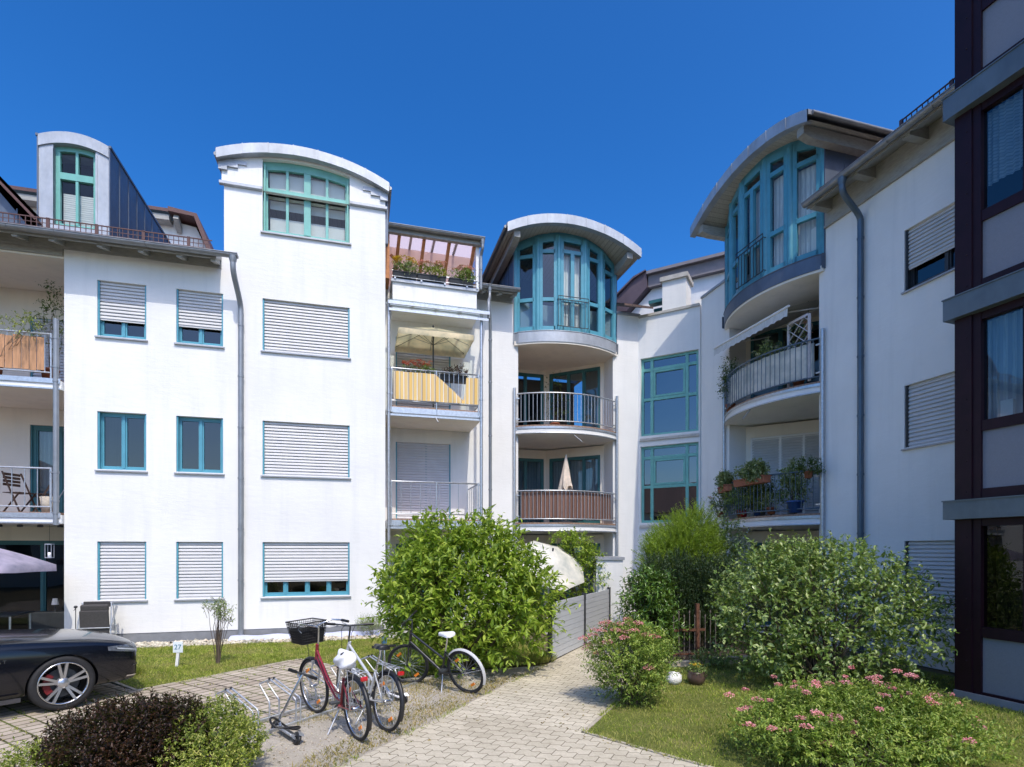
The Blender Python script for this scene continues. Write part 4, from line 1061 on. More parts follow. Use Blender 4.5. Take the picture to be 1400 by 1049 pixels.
# weeds along the joints of the parking pavers
def weeds():
    P = []
    for k in range(420):
        x = rng.uniform(-7.5, -2.4); y = rng.uniform(3.6, 9.6)
        c, s = math.cos(PARK_A), math.sin(PARK_A); u, v = x*c+y*s, -x*s+y*c
        if k % 4: v = round(v/.165)*.165
        else: u = round(u/.235)*.235
        p = (u*c-v*s, u*s+v*c)
        for _ in range(int(rng.integers(3, 12))): P.append((p[0]+rng.normal(0, .02), p[1]+rng.normal(0, .02)))
    P = np.array(P); ok = in_poly(P, [(-9, 2.5), (-3.35, 2.5), (-3.35, 4.6), (-3.22, 5.85), (-2.3, 7.45), (-2.75, 9.35), LAWN_B, LAWN_A, (-9, 8.6)])
    return P[ok]
P = weeds(); n = len(P); H = rng.uniform(.01, .035, n); a = rng.uniform(0, 2*PI, n); t = np.stack([np.cos(a), np.sin(a)], 1)*.006
V = np.stack([np.c_[P-t, np.full(n, .0)], np.c_[P+t, np.full(n, .0)], np.c_[P+rng.normal(0, .02, (n, 2)), H]], 1).reshape(-1, 3)
tag(mesh_np('joint_weeds', V, np.arange(3*n).reshape(-1, 3), M['grass']), kind='stuff')

# stray leaves on the paving and grass creeping over its edges
M['litter'] = leaf_mat("fallen_leaf", ((.16, .10, .04), (.26, .18, .07), (.34, .27, .12), (.14, .16, .05)), .1, .9, .1)
def litter(polys, n):
    P = np.concatenate([scatter(p, n) for p in polys]); k = len(P)
    a = rng.uniform(0, 2*PI, k); D = np.stack([np.cos(a), np.sin(a), rng.uniform(0, .3, k)], 1)
    V, F = leaves_np(np.c_[P, np.full(k, .012)], D, np.tile([0, 0, 1.0], (k, 1))+rng.normal(0, .3, (k, 3)), rng.uniform(.018, .05, k), rng.uniform(.010, .022, k), .15)
    V[:, 2] = np.maximum(V[:, 2], .0095); return V, F
LITTER = [[(-1.9, 4.4), (.5, 9.6), (.9, 9.4), (-1.4, 4.2)], [(.2, 6.6), (1.3, 8.2), (1.45, 7.6), (.74, 6.2), (1.75, 5.2), (1.4, 5.0)], [(-3.2, 4.6), (-2.4, 4.2), (-.6, 7.6), (-1.6, 8.4), (-2.4, 7.2)], [(-6, 6.2), (-4.2, 7.6), (-2.6, 8.8), (-3.2, 6.2), (-4.6, 4.6)]]
def pebbles(name, poly, n, smin, smax, mat, z=.0, flat=.6, kind='stuff', layers=1):
    bm = bmesh.new(); bmesh.ops.create_icosphere(bm, subdivisions=1, radius=1); bv = np.array([v.co[:] for v in bm.verts]); bf = np.array([[v.index for v in f.verts] for f in bm.faces]); bm.free()
    P = scatter(poly, n); n = len(P); S = smin*(smax/smin)**(rng.uniform(0, 1, n)**2.0)
    a = rng.uniform(0, 2*PI, n); c, s = np.cos(a), np.sin(a)
    B = bv[None]*(1+rng.normal(0, .16, (n, len(bv), 1)))*S[:, None, None]*np.stack([rng.uniform(.8, 1.3, n), rng.uniform(.7, 1., n), rng.uniform(flat*.7, flat*1.2, n)], 1)[:, None]
    X = B[..., 0]*c[:, None]-B[..., 1]*s[:, None]; Y = B[..., 0]*s[:, None]+B[..., 1]*c[:, None]
    V = np.stack([X+P[:, 0:1], Y+P[:, 1:2], B[..., 2]+z+S[:, None]*.25], -1).reshape(-1, 3)
    F = (bf[None]+np.arange(n)[:, None, None]*len(bv)).reshape(-1, 3)
    return tag(mesh_np(name, V, F, mat, smooth=False), kind=kind)
M['pebble'] = leaf_mat("river_pebbles", ((.30, .28, .25), (.50, .46, .40), (.62, .58, .51), (.40, .33, .27)), 0, .8, .25)
M['grit'] = leaf_mat("grit", ((.20, .18, .15), (.40, .37, .32), (.55, .51, .45), (.30, .25, .2)), 0, .9, .2)
fl = lambda s, d: FL.w(s, -d)[:2]
pebbles('pebble_strip', [fl(-.5, .06), fl(6.0, .06), fl(6.0, .80), fl(-.5, .75)], 2600, .022, .06, M['pebble'], .01)
pebbles('gravel_stones', [(-3.3, 2.6), (-2.4, 3.5), (-.6, 7.3), (.3, 9.0), (-1.6, 8.6), (-2.3, 7.45), (-3.2, 5.85)], 7000, .004, .014, M['grit'], .004)

# ================================================================ VEGETATION
def leaves_np(P, D, Nn, L, W, fold=.25):
    """one pointed, folded leaf per row: P base, D direction, Nn normal, L length, W width"""
    n = len(P); D = D/np.linalg.norm(D, axis=1, keepdims=True)
    S = np.cross(D, Nn); S /= np.linalg.norm(S, axis=1, keepdims=True)+1e-9; U = np.cross(S, D)
    L = np.broadcast_to(L, (n,))[:, None]; W = np.broadcast_to(W, (n,))[:, None]
    mid = P+D*L*.45; tip = P+D*L-U*L*.12
    l = mid-S*W*.5+U*W*fold; r = mid+S*W*.5+U*W*fold
    l2 = P+D*L*.75-S*W*.32+U*W*fold*.5-U*L*.05; r2 = P+D*L*.75+S*W*.32+U*W*fold*.5-U*L*.05
    V = np.stack([P, l, l2, tip, r2, r], 1).reshape(-1, 3); k = np.arange(n)[:, None]*6
    F = np.concatenate([k+np.array([[0, 3, 2]]), k+np.array([[0, 2, 1]]), k+np.array([[0, 4, 3]]), k+np.array([[0, 5, 4]])], 0)
    return V, F

def unit(n):
    v = rng.normal(0, 1, (n, 3)); return v/np.linalg.norm(v, axis=1, keepdims=True)

def twigs(env, nt, shell=(.55, 1.0), up=.5, out=.8, rnd=.5, floor=.03):
    """bases and directions of twigs spread over a union of ellipsoids (cx,cy,cz,rx,ry,rz)"""
    E = np.array(env, float); vol = (E[:, 3]*E[:, 4]*E[:, 5])**.67; idx = rng.choice(len(E), nt*2, p=vol/vol.sum())
    u = unit(nt*2); r = rng.uniform(shell[0]**3, shell[1]**3, nt*2)**(1/3)
    e = E[idx]; P = e[:, :3]+u*e[:, 3:]*r[:, None]
    ok = P[:, 2] > floor; P = P[ok][:nt]; u = (u/e[:, 3:])[ok][:nt]; u /= np.linalg.norm(u, axis=1, keepdims=True)
    D = u*out+np.array([0, 0, up])+unit(len(P))*rnd; D /= np.linalg.norm(D, axis=1, keepdims=True)
    return P, D

def leafy(name, mat, parent, P, D, per, tl, ll, lw, droop=.3, spread=.9, fold=.25, nup=.9, jit=.35, tip=.4):
    """leaves along every twig"""
    n = len(P); T = np.tile(np.linspace(.08, 1, per), n)+rng.normal(0, .03, n*per)
    TL = np.repeat(tl*rng.uniform(.6, 1.25, n), per)
    Pb = np.repeat(P, per, 0); Db = np.repeat(D, per, 0)
    pos = Pb+Db*(T*TL)[:, None]; pos[:, 2] -= droop*TL*T*T*.6
    ld = Db*tip+unit(n*per)*spread; ld[:, 2] -= droop*.6
    nn = np.tile([0, 0, 1.0], (n*per, 1))*nup+Db*.4+unit(n*per)*jit
    s = rng.uniform(.5, 1.25, n*per)*(1-.35*np.clip(T, 0, 1)**3)
    V, F = leaves_np(pos, ld, nn, ll*s, lw*s, fold)
    V[:, 2] = np.maximum(V[:, 2], .004)
    return mesh_np(name, V, F, mat, parent)

def stems(parent, base_r, tips, r=.012, mat='bark', n_base=5, name='stems'):
    b = MB(); bs = [(base_r*math.cos(k*2*PI/n_base)*rng.uniform(.3, 1), base_r*math.sin(k*2*PI/n_base)*rng.uniform(.3, 1)) for k in range(n_base)]
    for i, t in enumerate(tips):
        x, y = bs[i % n_base]; t = Vector(t); p0 = Vector((x, y, -.02)); mid = p0.lerp(t, .5)+Vector((rng.normal(0, .04), rng.normal(0, .04), .12*t.z))
        b.tube([p0, p0.lerp(mid, .5)+Vector((0, 0, .03)), mid, mid.lerp(t, .5)+Vector((rng.normal(0, .02), rng.normal(0, .02), .02)), t], [r, r*.85, r*.65, r*.45, r*.2], 5, cap=False)
    return b.build(name, M[mat], parent)

def blooms(name, mat, parent, C, rad, per, pl):
    """flat-topped clusters of tiny petals"""
    n = len(C); Pb = np.repeat(np.array(C), per, 0); rd = np.repeat(np.broadcast_to(rad, (n,)), per)
    a = rng.uniform(0, 2*PI, n*per); q = np.sqrt(rng.uniform(0, 1, n*per))*rd
    pos = Pb+np.stack([q*np.cos(a), q*np.sin(a), .75*(rd-q)*rng.uniform(.3, 1, n*per)+rng.normal(0, .004, n*per)], 1)
    D = np.stack([np.cos(a), np.sin(a), rng.uniform(-.2, .8, n*per)], 1)+unit(n*per)*.5; Nn = np.tile([0, 0, 1.], (n*per, 1))+unit(n*per)*.4
    V, F = leaves_np(pos, D, Nn, pl, pl*.8, .1); return mesh_np(name, V, F, mat, parent)

M['lf_forsythia'] = leaf_mat("light_green_leaves", ((.10, .18, .014), (.19, .30, .026), (.30, .41, .05), (.42, .50, .10)), .38)
M['lf_shrub'] = leaf_mat("mid_green_leaves", ((0.087, 0.152, 0.032), (0.145, 0.232, 0.052), (0.232, 0.319, 0.094), (0.392, 0.464, 0.203)), .28, .34, .55)
M['lf_red'] = leaf_mat("barberry_leaves", ((0.010, 0.004, 0.004), (0.020, 0.008, 0.006), (0.036, 0.013, 0.009), (0.064, 0.029, 0.013)), .12, .42, .3)
M['lf_yellow'] = leaf_mat("yellow_green_leaves", ((0.092, 0.138, 0.017), (0.184, 0.241, 0.034), (0.322, 0.368, 0.069), (0.517, 0.506, 0.184)), .3)
M['lf_spirea'] = leaf_mat("spirea_leaves", ((0.098, 0.168, 0.025), (0.168, 0.266, 0.039), (0.280, 0.378, 0.070), (0.392, 0.448, 0.126)), .28)
M['lf_yew'] = leaf_mat("yew_needles", ((0.016, 0.036, 0.016), (0.029, 0.060, 0.023), (0.052, 0.094, 0.033)), .1, .5)
M['lf_laurel'] = leaf_mat("laurel_leaves", ((0.042, 0.098, 0.017), (0.084, 0.168, 0.028), (0.154, 0.266, 0.049)), .15, .28, .5)
M['lf_tamarisk'] = leaf_mat("feathery_leaves", ((.15, .24, .02), (.23, .34, .035), (.32, .43, .06)), .4)
M['lf_var'] = leaf_mat("pale_edged_leaves", ((.10, .15, .05), (.22, .28, .13), (.42, .46, .30), (.15, .22, .06)), .3)
M['lf_dark'] = leaf_mat("dark_leaves", ((.025, .05, .012), (.045, .085, .018), (.08, .13, .03)), .2)
M['pink'] = leaf_mat("pink_petals", ((0.694, 0.179, 0.291), (0.806, 0.314, 0.403), (0.896, 0.504, 0.560), (0.616, 0.112, 0.224)), .3, .7, .1)
M['magenta'] = leaf_mat("magenta_petals", ((.55, .02, .12), (.68, .05, .2), (.6, .03, .09)), .3, .7, .1)
M['purple'] = leaf_mat("purple_leaves", ((.03, .008, .02), (.06, .012, .03), (.09, .02, .045)), .1, .5)
M['orange'] = leaf_mat("yellow_petals", ((.75, .42, .02), (.8, .6, .04), (.7, .25, .02)), .3, .7, .1)
M['whitef'] = leaf_mat("white_petals", ((.75, .73, .70), (.8, .79, .77)), .3, .7, .1)

def shrub(name, label, cat, loc, env, nt, per, tl, ll, lw, mat, shell=(.55, 1.0), up=.5, out=.8, rnd=.5, droop=.3, spread=.9, stem_r=.012, nstem=40, base_r=.15, tip=.4, fold=.25, group=None, flowers=None, fine=None, nup=.9, floor=.03):
    t = thing(name, label, cat, loc, 0, group)
    P, D = twigs(env, nt, shell, up, out, rnd, floor)
    leafy('foliage', M[mat], t, P, D, per, tl, ll, lw, droop, spread, fold, nup, tip=tip)
    stems(t, base_r, [tuple(p+d*tl*.4) for p, d in zip(P[:nstem], D[:nstem])], stem_r)
    if fine:                                   # bare twigs showing through
        b = MB()
        for p, d in zip(P[nstem:nstem+fine], D[nstem:nstem+fine]):
            q = p+d*tl*1.0; b.tube([tuple(p-d*.12), tuple((p+q)/2+np.array([0, 0, .01])), tuple(q)], [.004, .003, .0015], 4, cap=False)
        b.build('twigs', M['bark'], t)
    return t, P, D

V, F = litter(LITTER, 110); tag(mesh_np('fallen_leaves', V, F, M['litter']), kind='stuff')
def along(pts, n, wdt):
    out = []
    for (xa, ya), (xb, yb) in zip(pts[:-1], pts[1:]):
        k = int(n*math.hypot(xb-xa, yb-ya)); t = rng.uniform(0, 1, k); out.append(np.stack([xa+(xb-xa)*t+rng.normal(0, wdt, k), ya+(yb-ya)*t+rng.normal(0, wdt, k)], 1))
    P = np.concatenate(out); f = np.sin(P[:, 0]*6.1)+np.sin(P[:, 1]*7.3+1); return P[f > -.2]
P = np.concatenate([along([(2.37, 10.2), (1.50, 7.55), (.80, 6.14), (1.83, 5.16), (3.5, 3.5)], 320, .022), along([(-2.2, 3.9), (.66, 9.85)], 170, .03), along([(-5.42, 7.97), (-3.95, 10.28), (-2.75, 9.38)], 220, .03)])
n = len(P); H = rng.uniform(.015, .055, n); a = rng.uniform(0, 2*PI, n); t = np.stack([np.cos(a), np.sin(a)], 1)*.005
V = np.stack([np.c_[P-t, np.full(n, .008)], np.c_[P+t, np.full(n, .008)], np.c_[P+rng.normal(0, .022, (n, 2)), H]], 1).reshape(-1, 3)
tag(mesh_np('edge_grass', V, np.arange(3*n).reshape(-1, 3), M['grass']), kind='stuff')
# big light green shrub in the middle
shrub('shrub', 'tall light green leafy shrub in the middle of the court behind the black bicycle', 'shrub', (-.72, 9.35, 0),
      [(-.15, 0, 1.25, 1.25, .95, .95), (.35, .15, 1.55, .75, .7, .85), (-.45, .15, 1.85, .6, .6, .62), (.82, 0, 1.15, .65, .65, .7), (-.9, -.1, 1.3, .52, .6, .75), (.0, -.45, .75, 1.15, .6, .55), (-.55, .1, 2.15, .3, .3, .42), (.28, .1, 2.1, .3, .3, .35)],
      1500, 10, .42, .155, .058, 'lf_forsythia', (.6, 1.0), .75, .75, .4, .45, .75, .016, 46, .2, .65, .2)
shrub('shrub', 'very large rounded green shrub in front of the shaded white wall', 'shrub', (4.66, 8.3, 0),
      [(0, 0, 1.0, 1.45, 1.05, .95), (.35, .1, 1.35, 1.0, .85, .72), (-.6, .15, 1.25, .85, .8, .78), (1.0, -.05, .95, .75, .7, .7), (-.95, -.1, .9, .55, .6, .7), (.1, .1, 1.75, .55, .5, .35), (-.45, .2, 1.72, .5, .5, .38)],
      1900, 9, .32, .085, .05, 'lf_shrub', (.62, 1.0), .45, .8, .6, .2, .9, .015, 60, .25, .35, .2, fine=260)
t, P, D = shrub('spirea_bush', 'round spirea bush with pink flowers at the edge of the path', 'flowering shrub', (1.55, 7.25, 0),
      [(0, 0, .55, .50, .46, .44), (-.12, 0, .72, .38, .38, .28), (.18, .05, .68, .34, .34, .26), (0, 0, .3, .34, .32, .28)],
      1100, 12, .22, .052, .019, 'lf_spirea', (.5, 1.0), .8, .75, .4, .3, .7, .006, 40, .10, .6)
C = [(-.42, -.12, .98), (-.50, .0, .78), (-.46, -.16, .70), (-.18, -.05, 1.05), (-.06, .02, 1.05), (-.28, .08, 1.0), (.02, -.1, .98), (-.62, -.02, .86), (-.58, .06, .72), (-.16, -.3, .92), (.3, -.1, .9), (.15, -.36, .55), (-.3, .2, 1.05), (-.52, -.1, .92), (-.36, .0, 1.06), (-.24, -.2, 1.0), (-.1, -.22, .98), (.08, .0, 1.06), (-.44, .1, .96), (-.34, -.26, .86), (.16, -.2, .94), (-.02, .12, 1.1)]
blooms('petals', M['pink'], t, [(x+rng.normal(0, .02), y, z) for x, y, z in C], .062, 80, .022)
stems(t, .08, C, .003)
t, P, D = shrub('spirea_bush', 'wide spirea bush with many pink flower heads in the front corner of the lawn', 'flowering shrub', (3.24, 5.35, 0),
      [(-.2, .1, .30, .84, .50, .24), (.45, .1, .33, .75, .5, .26), (-.62, -.1, .22, .50, .42, .19), (.05, -.25, .24, .90, .5, .22), (.05, .3, .36, .72, .4, .22), (.92, -.1, .25, .42, .4, .21), (-.35, .15, .50, .2, .2, .16), (.55, .0, .52, .2, .2, .14)],
      2700, 13, .20, .050, .019, 'lf_spirea', (.45, 1.0), .85, .6, .45, .3, .7, .005, 70, .5, .6)
T_ = P+D*.22; ok = (D[:, 2] > .15) & (T_[:, 2] > .22); T_ = T_[ok]; T_ = T_[rng.choice(len(T_), min(78, len(T_)), replace=False)]
blooms('petals', M['pink'], t, [tuple(p+np.array([0, 0, .03])) for p in T_], rng.uniform(.016, .055, len(T_)), 70, .018)
shrub('barberry_bush', 'dark red barberry bush on the paving in the front left corner', 'shrub', (-3.42, 4.92, 0),
      [(-.22, 0, .32, .46, .42, .30), (.22, 0, .34, .46, .42, .30), (0, -.1, .30, .6, .45, .28), (.40, .05, .42, .26, .3, .24), (-.02, .1, .42, .45, .36, .24)],
      3000, 12, .11, .034, .019, 'lf_red', (.5, 1.0), .7, .7, .5, .1, .8, .005, 60, .3, .5)
shrub('golden_shrub', 'yellow green low shrub right of the dark red bush beside the bicycle rack', 'shrub', (-2.68, 4.98, 0),
      [(0, 0, .28, .40, .36, .27), (.05, -.12, .24, .40, .34, .22), (-.12, .2, .36, .28, .3, .22)],
      1000, 11, .12, .042, .018, 'lf_yellow', (.5, 1.0), .8, .6, .5, .15, .8, .005, 40, .2, .5)
shrub('golden_shrub', 'small yellow green tuft left of the dark red bush at the bottom edge', 'shrub', (-4.02, 4.62, 0),
      [(0, 0, .16, .30, .26, .17)], 260, 11, .14, .042, .017, 'lf_yellow', (.4, 1.0), .8, .6, .5, .15, .8, .005, 20, .15, .5)
# planting at the foot of the right wing
def columnar(loc, h, r, label):
    t = thing('yew_tree', label, 'yew', loc, rng.uniform(0, 6), 'dark columnar yews in the corner bed')
    env = [(0, 0, h*.38, r, r, h*.40), (0, 0, h*.7, r*.72, r*.72, h*.30), (.05, .03, h*.5, r*.85, r*.85, h*.4)]
    P, D = twigs(env, int(1500*h*r*1.6), (.45, 1.0), 1.5, .5, .3)
    leafy('foliage', M['lf_yew'], t, P, D, 18, .24, .05, .016, .0, .6, .05, .4, tip=.9)
    stems(t, .05, [(0, 0, h*.9), (.05, .05, h*.7), (-.05, .02, h*.7)], .03)
    return t
for i, (x, y, h, r, lab) in enumerate([(2.80, 10.8, 1.85, .33, 'dark green columnar yew at the left end of the row behind the iron fence'), (3.25, 10.85, 1.95, .34, 'dark green columnar yew, second from the left behind the iron fence'), (3.70, 10.8, 1.85, .33, 'dark green columnar yew right behind the rusty post of the iron fence'), (4.12, 10.9, 1.8, .33, 'dark green columnar yew at the right end next to the very large shrub'), ]): columnar((x, y, 0), h, r, lab)
shrub('laurel', 'glossy laurel bush with broad leaves left of the dark yews', 'shrub', (2.50, 10.45, 0),
      [(0, 0, .85, .36, .4, .75), (.1, 0, 1.2, .32, .36, .42), (.2, -.2, .6, .35, .35, .5)], 620, 9, .28, .11, .036, 'lf_laurel', (.55, 1.0), .5, .8, .5, .2, .8, .012, 24, .12, .5)
t = thing('tamarisk', 'feathery bright green tamarisk rising behind the dark yews', 'shrub', (3.75, 12.1, 0))
P, D = twigs([(0, 0, 2.0, .75, .6, .6), (-.35, -.1, 1.8, .5, .45, .5), (.2, 0, 2.4, .42, .4, .42), (.55, 0, 1.8, .4, .4, .5)], 2400, (.2, 1.0), .9, .7, .45)
leafy('foliage', M['lf_tamarisk'], t, P, D, 34, .40, .06, .011, .25, .55, .05, .5, tip=.8)
stems(t, .12, [tuple(p) for p in P[:40]], .014)
shrub('variegated_shrub', 'pale edged leafy shrub below the balcony with the flower boxes', 'shrub', (4.62, 12.0, 0),
      [(0, 0, 1.5, .42, .42, 1.0), (.05, .05, 2.2, .3, .3, .55), (.35, -.25, 1.35, .55, .4, .7), (.9, -.6, 1.35, .5, .45, .65)], 720, 9, .3, .075, .042, 'lf_var', (.5, 1.0), .5, .8, .6, .3, .9, .01, 36, .15, .4)
shrub('climbing_plant', 'leafy climber beside the white sunshade behind the grey fence', 'climber', (1.88, 13.9, 0),
      [(0, 0, 1.1, .45, .3, 1.05), (-.25, .1, 2.1, .35, .25, .35), (.1, .1, 1.8, .22, .2, .3), (-.6, .1, 2.35, .35, .18, .12)], 560, 9, .26, .075, .046, 'lf_forsythia', (.4, 1.0), .3, .7, .6, .4, .9, .01, 24, .12, .4)
t, P, D = shrub('young_tree', 'spindly young tree with a thin crown on the strip of lawn by the tower', 'tree', (*G(298, 909), 0),
      [(0, 0, .98, .22, .2, .16), (.12, 0, .85, .14, .14, .16), (-.14, 0, 1.0, .12, .12, .1)], 85, 8, .13, .05, .022, 'lf_var', (.2, 1.0), .8, .4, .6, .1, .8, .007, 16, .03, .4, fine=30)
b = MB(); b.tube([(0, 0, -.02), (.01, 0, .3), (.0, .01, .55), (.02, 0, .85)], [.022, .017, .012, .006], 7); b.build('trunk', M['bark'], t)
shrub('lavender', 'grey green lavender clump at the right foot of the tower', 'plant', (*FL.w(5.62, -.42)[:2], 0),
      [(0, 0, .18, .30, .2, .14)], 260, 10, .24, .045, .008, 'lf_var', (.2, 1.0), 1.6, .3, .3, .0, .6, .004, 12, .15, .8)
# tufts and low plants in the iron fence bed
shrub('low_plant', 'low broad leaved plant in the bed right of the flower pot', 'plant', (3.45, 9.55, 0), [(0, 0, .12, .3, .2, .12)], 120, 8, .16, .07, .02, 'lf_shrub', (.3, 1.0), .7, .6, .5, .3, .8, .004, 8, .1, .5)
for i, (x, y, w, lab) in enumerate([(-1.45, 9.35, .26, 'grass tuft at the edge of the lawn behind the black bicycle'), (.55, 9.95, .25, 'grass tuft beside the near post of the grey fence'), (-6.15, 8.9, .2, 'grass tuft in front of the black car')]):
    t = thing('grass_tuft', lab, 'grass tuft', (x, y, 0), 0, 'tufts at the lawn edges')
    P, D = twigs([(0, 0, .02, w, w*.7, .05)], 130, (.1, 1.0), 1.5, .6, .3, floor=-1); P[:, 2] = 0
    leafy('blades', M['grass'], t, P, D, 3, .12, .12, .008, .3, .3, .1, .5, tip=1.2)
# ================================================================ CAR
from mathutils.bvhtree import BVHTree
def apply_mods(o):
    dg = bpy.context.evaluated_depsgraph_get(); me = bpy.data.meshes.new_from_object(o.evaluated_get(dg)); o.modifiers.clear(); o.data = me; return o

def text_mesh(name, s, size, mat, parent, loc, rot, ext=.001):
    cu = bpy.data.curves.new(name, 'FONT'); cu.body = s; cu.size = size; cu.extrude = ext; cu.align_x = 'CENTER'; cu.align_y = 'CENTER'
    o = bpy.data.objects.new(name, cu); COL.objects.link(o); dg = bpy.context.evaluated_depsgraph_get()
    me = bpy.data.meshes.new_from_object(o.evaluated_get(dg)); bpy.data.objects.remove(o)
    return link_mesh(name, me, mat, parent, loc, rot)

def car():
    cx, cy = -6.40, 7.53; head = math.atan2(.8, .6)
    t = thing('parked_car', 'black estate car with silver split-spoke wheels parked facing the building', 'car', (cx, cy, 0), head)
    paint = pmat("black_car_paint", (.0035, .0045, .008), .22, .1, 2, coat=.55, spec=.35)
    st = [  # x, zbot, w, zsh, ztop
        (.985, .30, .54, .61, .66), (.96, .24, .74, .65, .705), (.87, .21, .85, .70, .765), (.68, .20, .90, .755, .83), (.40, .20, .928, .81, .89), (0, .20, .935, .845, .925),
        (-.45, .20, .93, .885, .965), (-.90, .20, .925, .91, .99), (-1.5, .20, .925, .925, .985), (-2.4, .20, .93, .945, 1.0), (-3.2, .21, .925, .96, 1.01), (-3.7, .24, .88, .95, 1.0), (-3.95, .30, .76, .90, .94)]
    vs = []; k = 10
    for x, zb, w, zs, zt in st:
        half = [(0, zb), (w*.80, zb), (w*.955, zb+.05), (w*.985, zb+.22), (w, zs-.22), (w*.985, zs-.07), (w*.945, zs-.005), (w*.86, zs+(zt-zs)*.45), (w*.55, zt-.012), (0, zt)]
        ring = [(x-(.10 if x > .9 else .03 if x > .8 else 0)*(y/w)**2, -y, z) for y, z in half]+[(x-(.10 if x > .9 else .03 if x > .8 else 0)*(y/w)**2, y, z) for y, z in half[-2:0:-1]]
        vs += ring
    m = 18; fs = []
    for i in range(len(st)-1):
        for j in range(m): fs.append((i*m+j, i*m+(j+1) % m, (i+1)*m+(j+1) % m, (i+1)*m+j))
    fs.append(tuple(range(m))); fs.append(tuple(range((len(st)-1)*m, len(st)*m))[::-1])
    b = MB(); b.add(vs, fs, True); body = b.build('body', paint, t, subsurf=2); apply_mods(body)
    cut = MB()
    for x in (0, -2.91):
        for s in (-1, 1): cut.lathe([(0, s*.60), (.372, s*.60), (.372, s*1.3), (0, s*1.3)], (x, 0, .335), 40, axis='y', smooth=False)
    c = cut.build('wheel_cutter', None, t)
    bpy.context.view_layer.update()
    md = body.modifiers.new('arch', 'BOOLEAN'); md.operation = 'DIFFERENCE'; md.object = c; md.solver = 'EXACT'
    apply_mods(body); bpy.data.objects.remove(c)
    for p in body.data.polygons: p.use_smooth = True
    bm = bmesh.new(); bm.from_mesh(body.data); bmesh.ops.remove_doubles(bm, verts=bm.verts, dist=.0005)
    for e in bm.edges:
        if len(e.link_faces) == 2 and e.calc_face_angle(0) > R_(42): e.smooth = False
    bm.to_mesh(body.data); bvh = BVHTree.FromBMesh(bm); bm.free()
    def wrap(name, mat, parent, th, zl, zh, off=.005, n=16, mm=6, c=(.15, 0)):
        """patch lying on the bodywork, seen from the axle: th = angle range, zl/zh functions of 0..1"""
        V = []; 
        for i in range(n+1):
            a = R_(th[0]+(th[1]-th[0])*i/n); d = Vector((math.cos(a), -math.sin(a), 0))
            for j in range(mm+1):
                z = zl(i/n)+(zh(i/n)-zl(i/n))*j/mm; h = bvh.ray_cast(Vector((c[0], c[1], z))+d*3, -d)
                p = h[0]+d*off if h[0] else Vector((c[0], c[1], z))+d*.8
                V.append(tuple(p))
        q = MB(); q.add(V, [(i*(mm+1)+j, (i+1)*(mm+1)+j, (i+1)*(mm+1)+j+1, i*(mm+1)+j+1) for i in range(n) for j in range(mm)], True)
        return q.build(name, mat, parent)
    lampm = glass_mat("lamp_glass", (.75, .78, .8), 1.6); chrome = M['chrome']
    for s in (1, -1):
        base = wrap('headlight', pmat("lamp_housing", (.30, .31, .33), .2, .6, 38, metal=.5), t, (s*38, s*70), lambda u: .57+.115*u, lambda u: .735+.0*u, .004)
        wrap('light_strip', M['white'], base, (s*36, s*64), lambda u: .58+.115*u, lambda u: .598+.112*u, .008, 14, 1)
        wrap('lens', lampm, base, (s*37.5, s*70), lambda u: .568+.115*u, lambda u: .737+.0*u, .012)
        wrap('air_intake', M['black'], t, (s*28, s*50), lambda u: .30+.02*u, lambda u: .47-.03*u, .004)
        wrap('intake_trim', chrome, t, (s*28, s*57), lambda u: .265+.03*u, lambda u: .285+.03*u, .012, 14, 1)
        wrap('intake_bar', pmat("dark_trim", (.10, .10, .105), .3, .1, 5, metal=.5), t, (s*28, s*54), lambda u: .445-.01*u, lambda u: .462-.01*u, .010, 14, 1)
    wrap('grille', M['black'], t, (-19, 19), lambda u: .30, lambda u: .60, .006)
    b = MB()
    for z in np.arange(.33, .60, .035): b.box(.94, .985, -.22, .22, float(z), float(z)+.008)
    b.build('grille_bars', M['steel_dark'], t)
    # hood shut line, door lines
    b = MB()
    def line(pts, r=.004):
        P = []
        for (x, y, z), d in pts:
            h = bvh.ray_cast(Vector((x, y, z)), Vector(d)); 
            if h[0]: P.append(h[0])
        if len(P) > 1: b.tube(P, r, 4)
    for s in (-1, 1):
        line([((x, s*(.80-.0*x), 2), (0, 0, -1)) for x in np.linspace(-.85, .72, 20)])
        line([((-.98, s*2, z), (0, -s, 0)) for z in np.linspace(.28, .92, 14)])
        line([((-2.05, s*2, z), (0, -s, 0)) for z in np.linspace(.28, .92, 14)])
        line([((x, s*2, .30), (0, -s, 0)) for x in np.linspace(-2.4, -.98, 12)])
    b.build('shut_lines', M['black'], t)
    b = MB()
    for s in (-1, 1): b.bar((-.42, s*.925, .225), (-2.48, s*.925, .225), .03, .05)
    b.build('sill_trim', pmat("sill_trim", (.10, .10, .11), .3, .1, 5, metal=.6), t)
    # cabin
    gs = [(-.82, .80, .97, .02), (-1.15, .80, .97, .22), (-1.62, .77, .97, .42), (-2.2, .76, .97, .465), (-2.9, .75, .97, .45), (-3.5, .72, .98, .38), (-3.86, .70, .98, .06)]
    vs = []
    for x, w, z0, h in gs: vs += [(x, -w, z0-.02), (x, -w+.02-.30*h, z0+h*.86), (x, -w+.16-.30*h, z0+h), (x, w-.16+.30*h, z0+h), (x, w-.02+.30*h, z0+h*.86), (x, w, z0-.02)]
    q = MB(); q.add(vs, [(i*6+j, i*6+j+1, (i+1)*6+j+1, (i+1)*6+j) for i in range(len(gs)-1) for j in range(5)]+[(0, 1, 2, 3, 4, 5), tuple(range(36, 42))[::-1]], True)
    cab = q.build('windows', pmat("tinted_glass", (.006, .008, .010), .03, .1, 2, spec=.8), t, subsurf=1)
    vs = [];
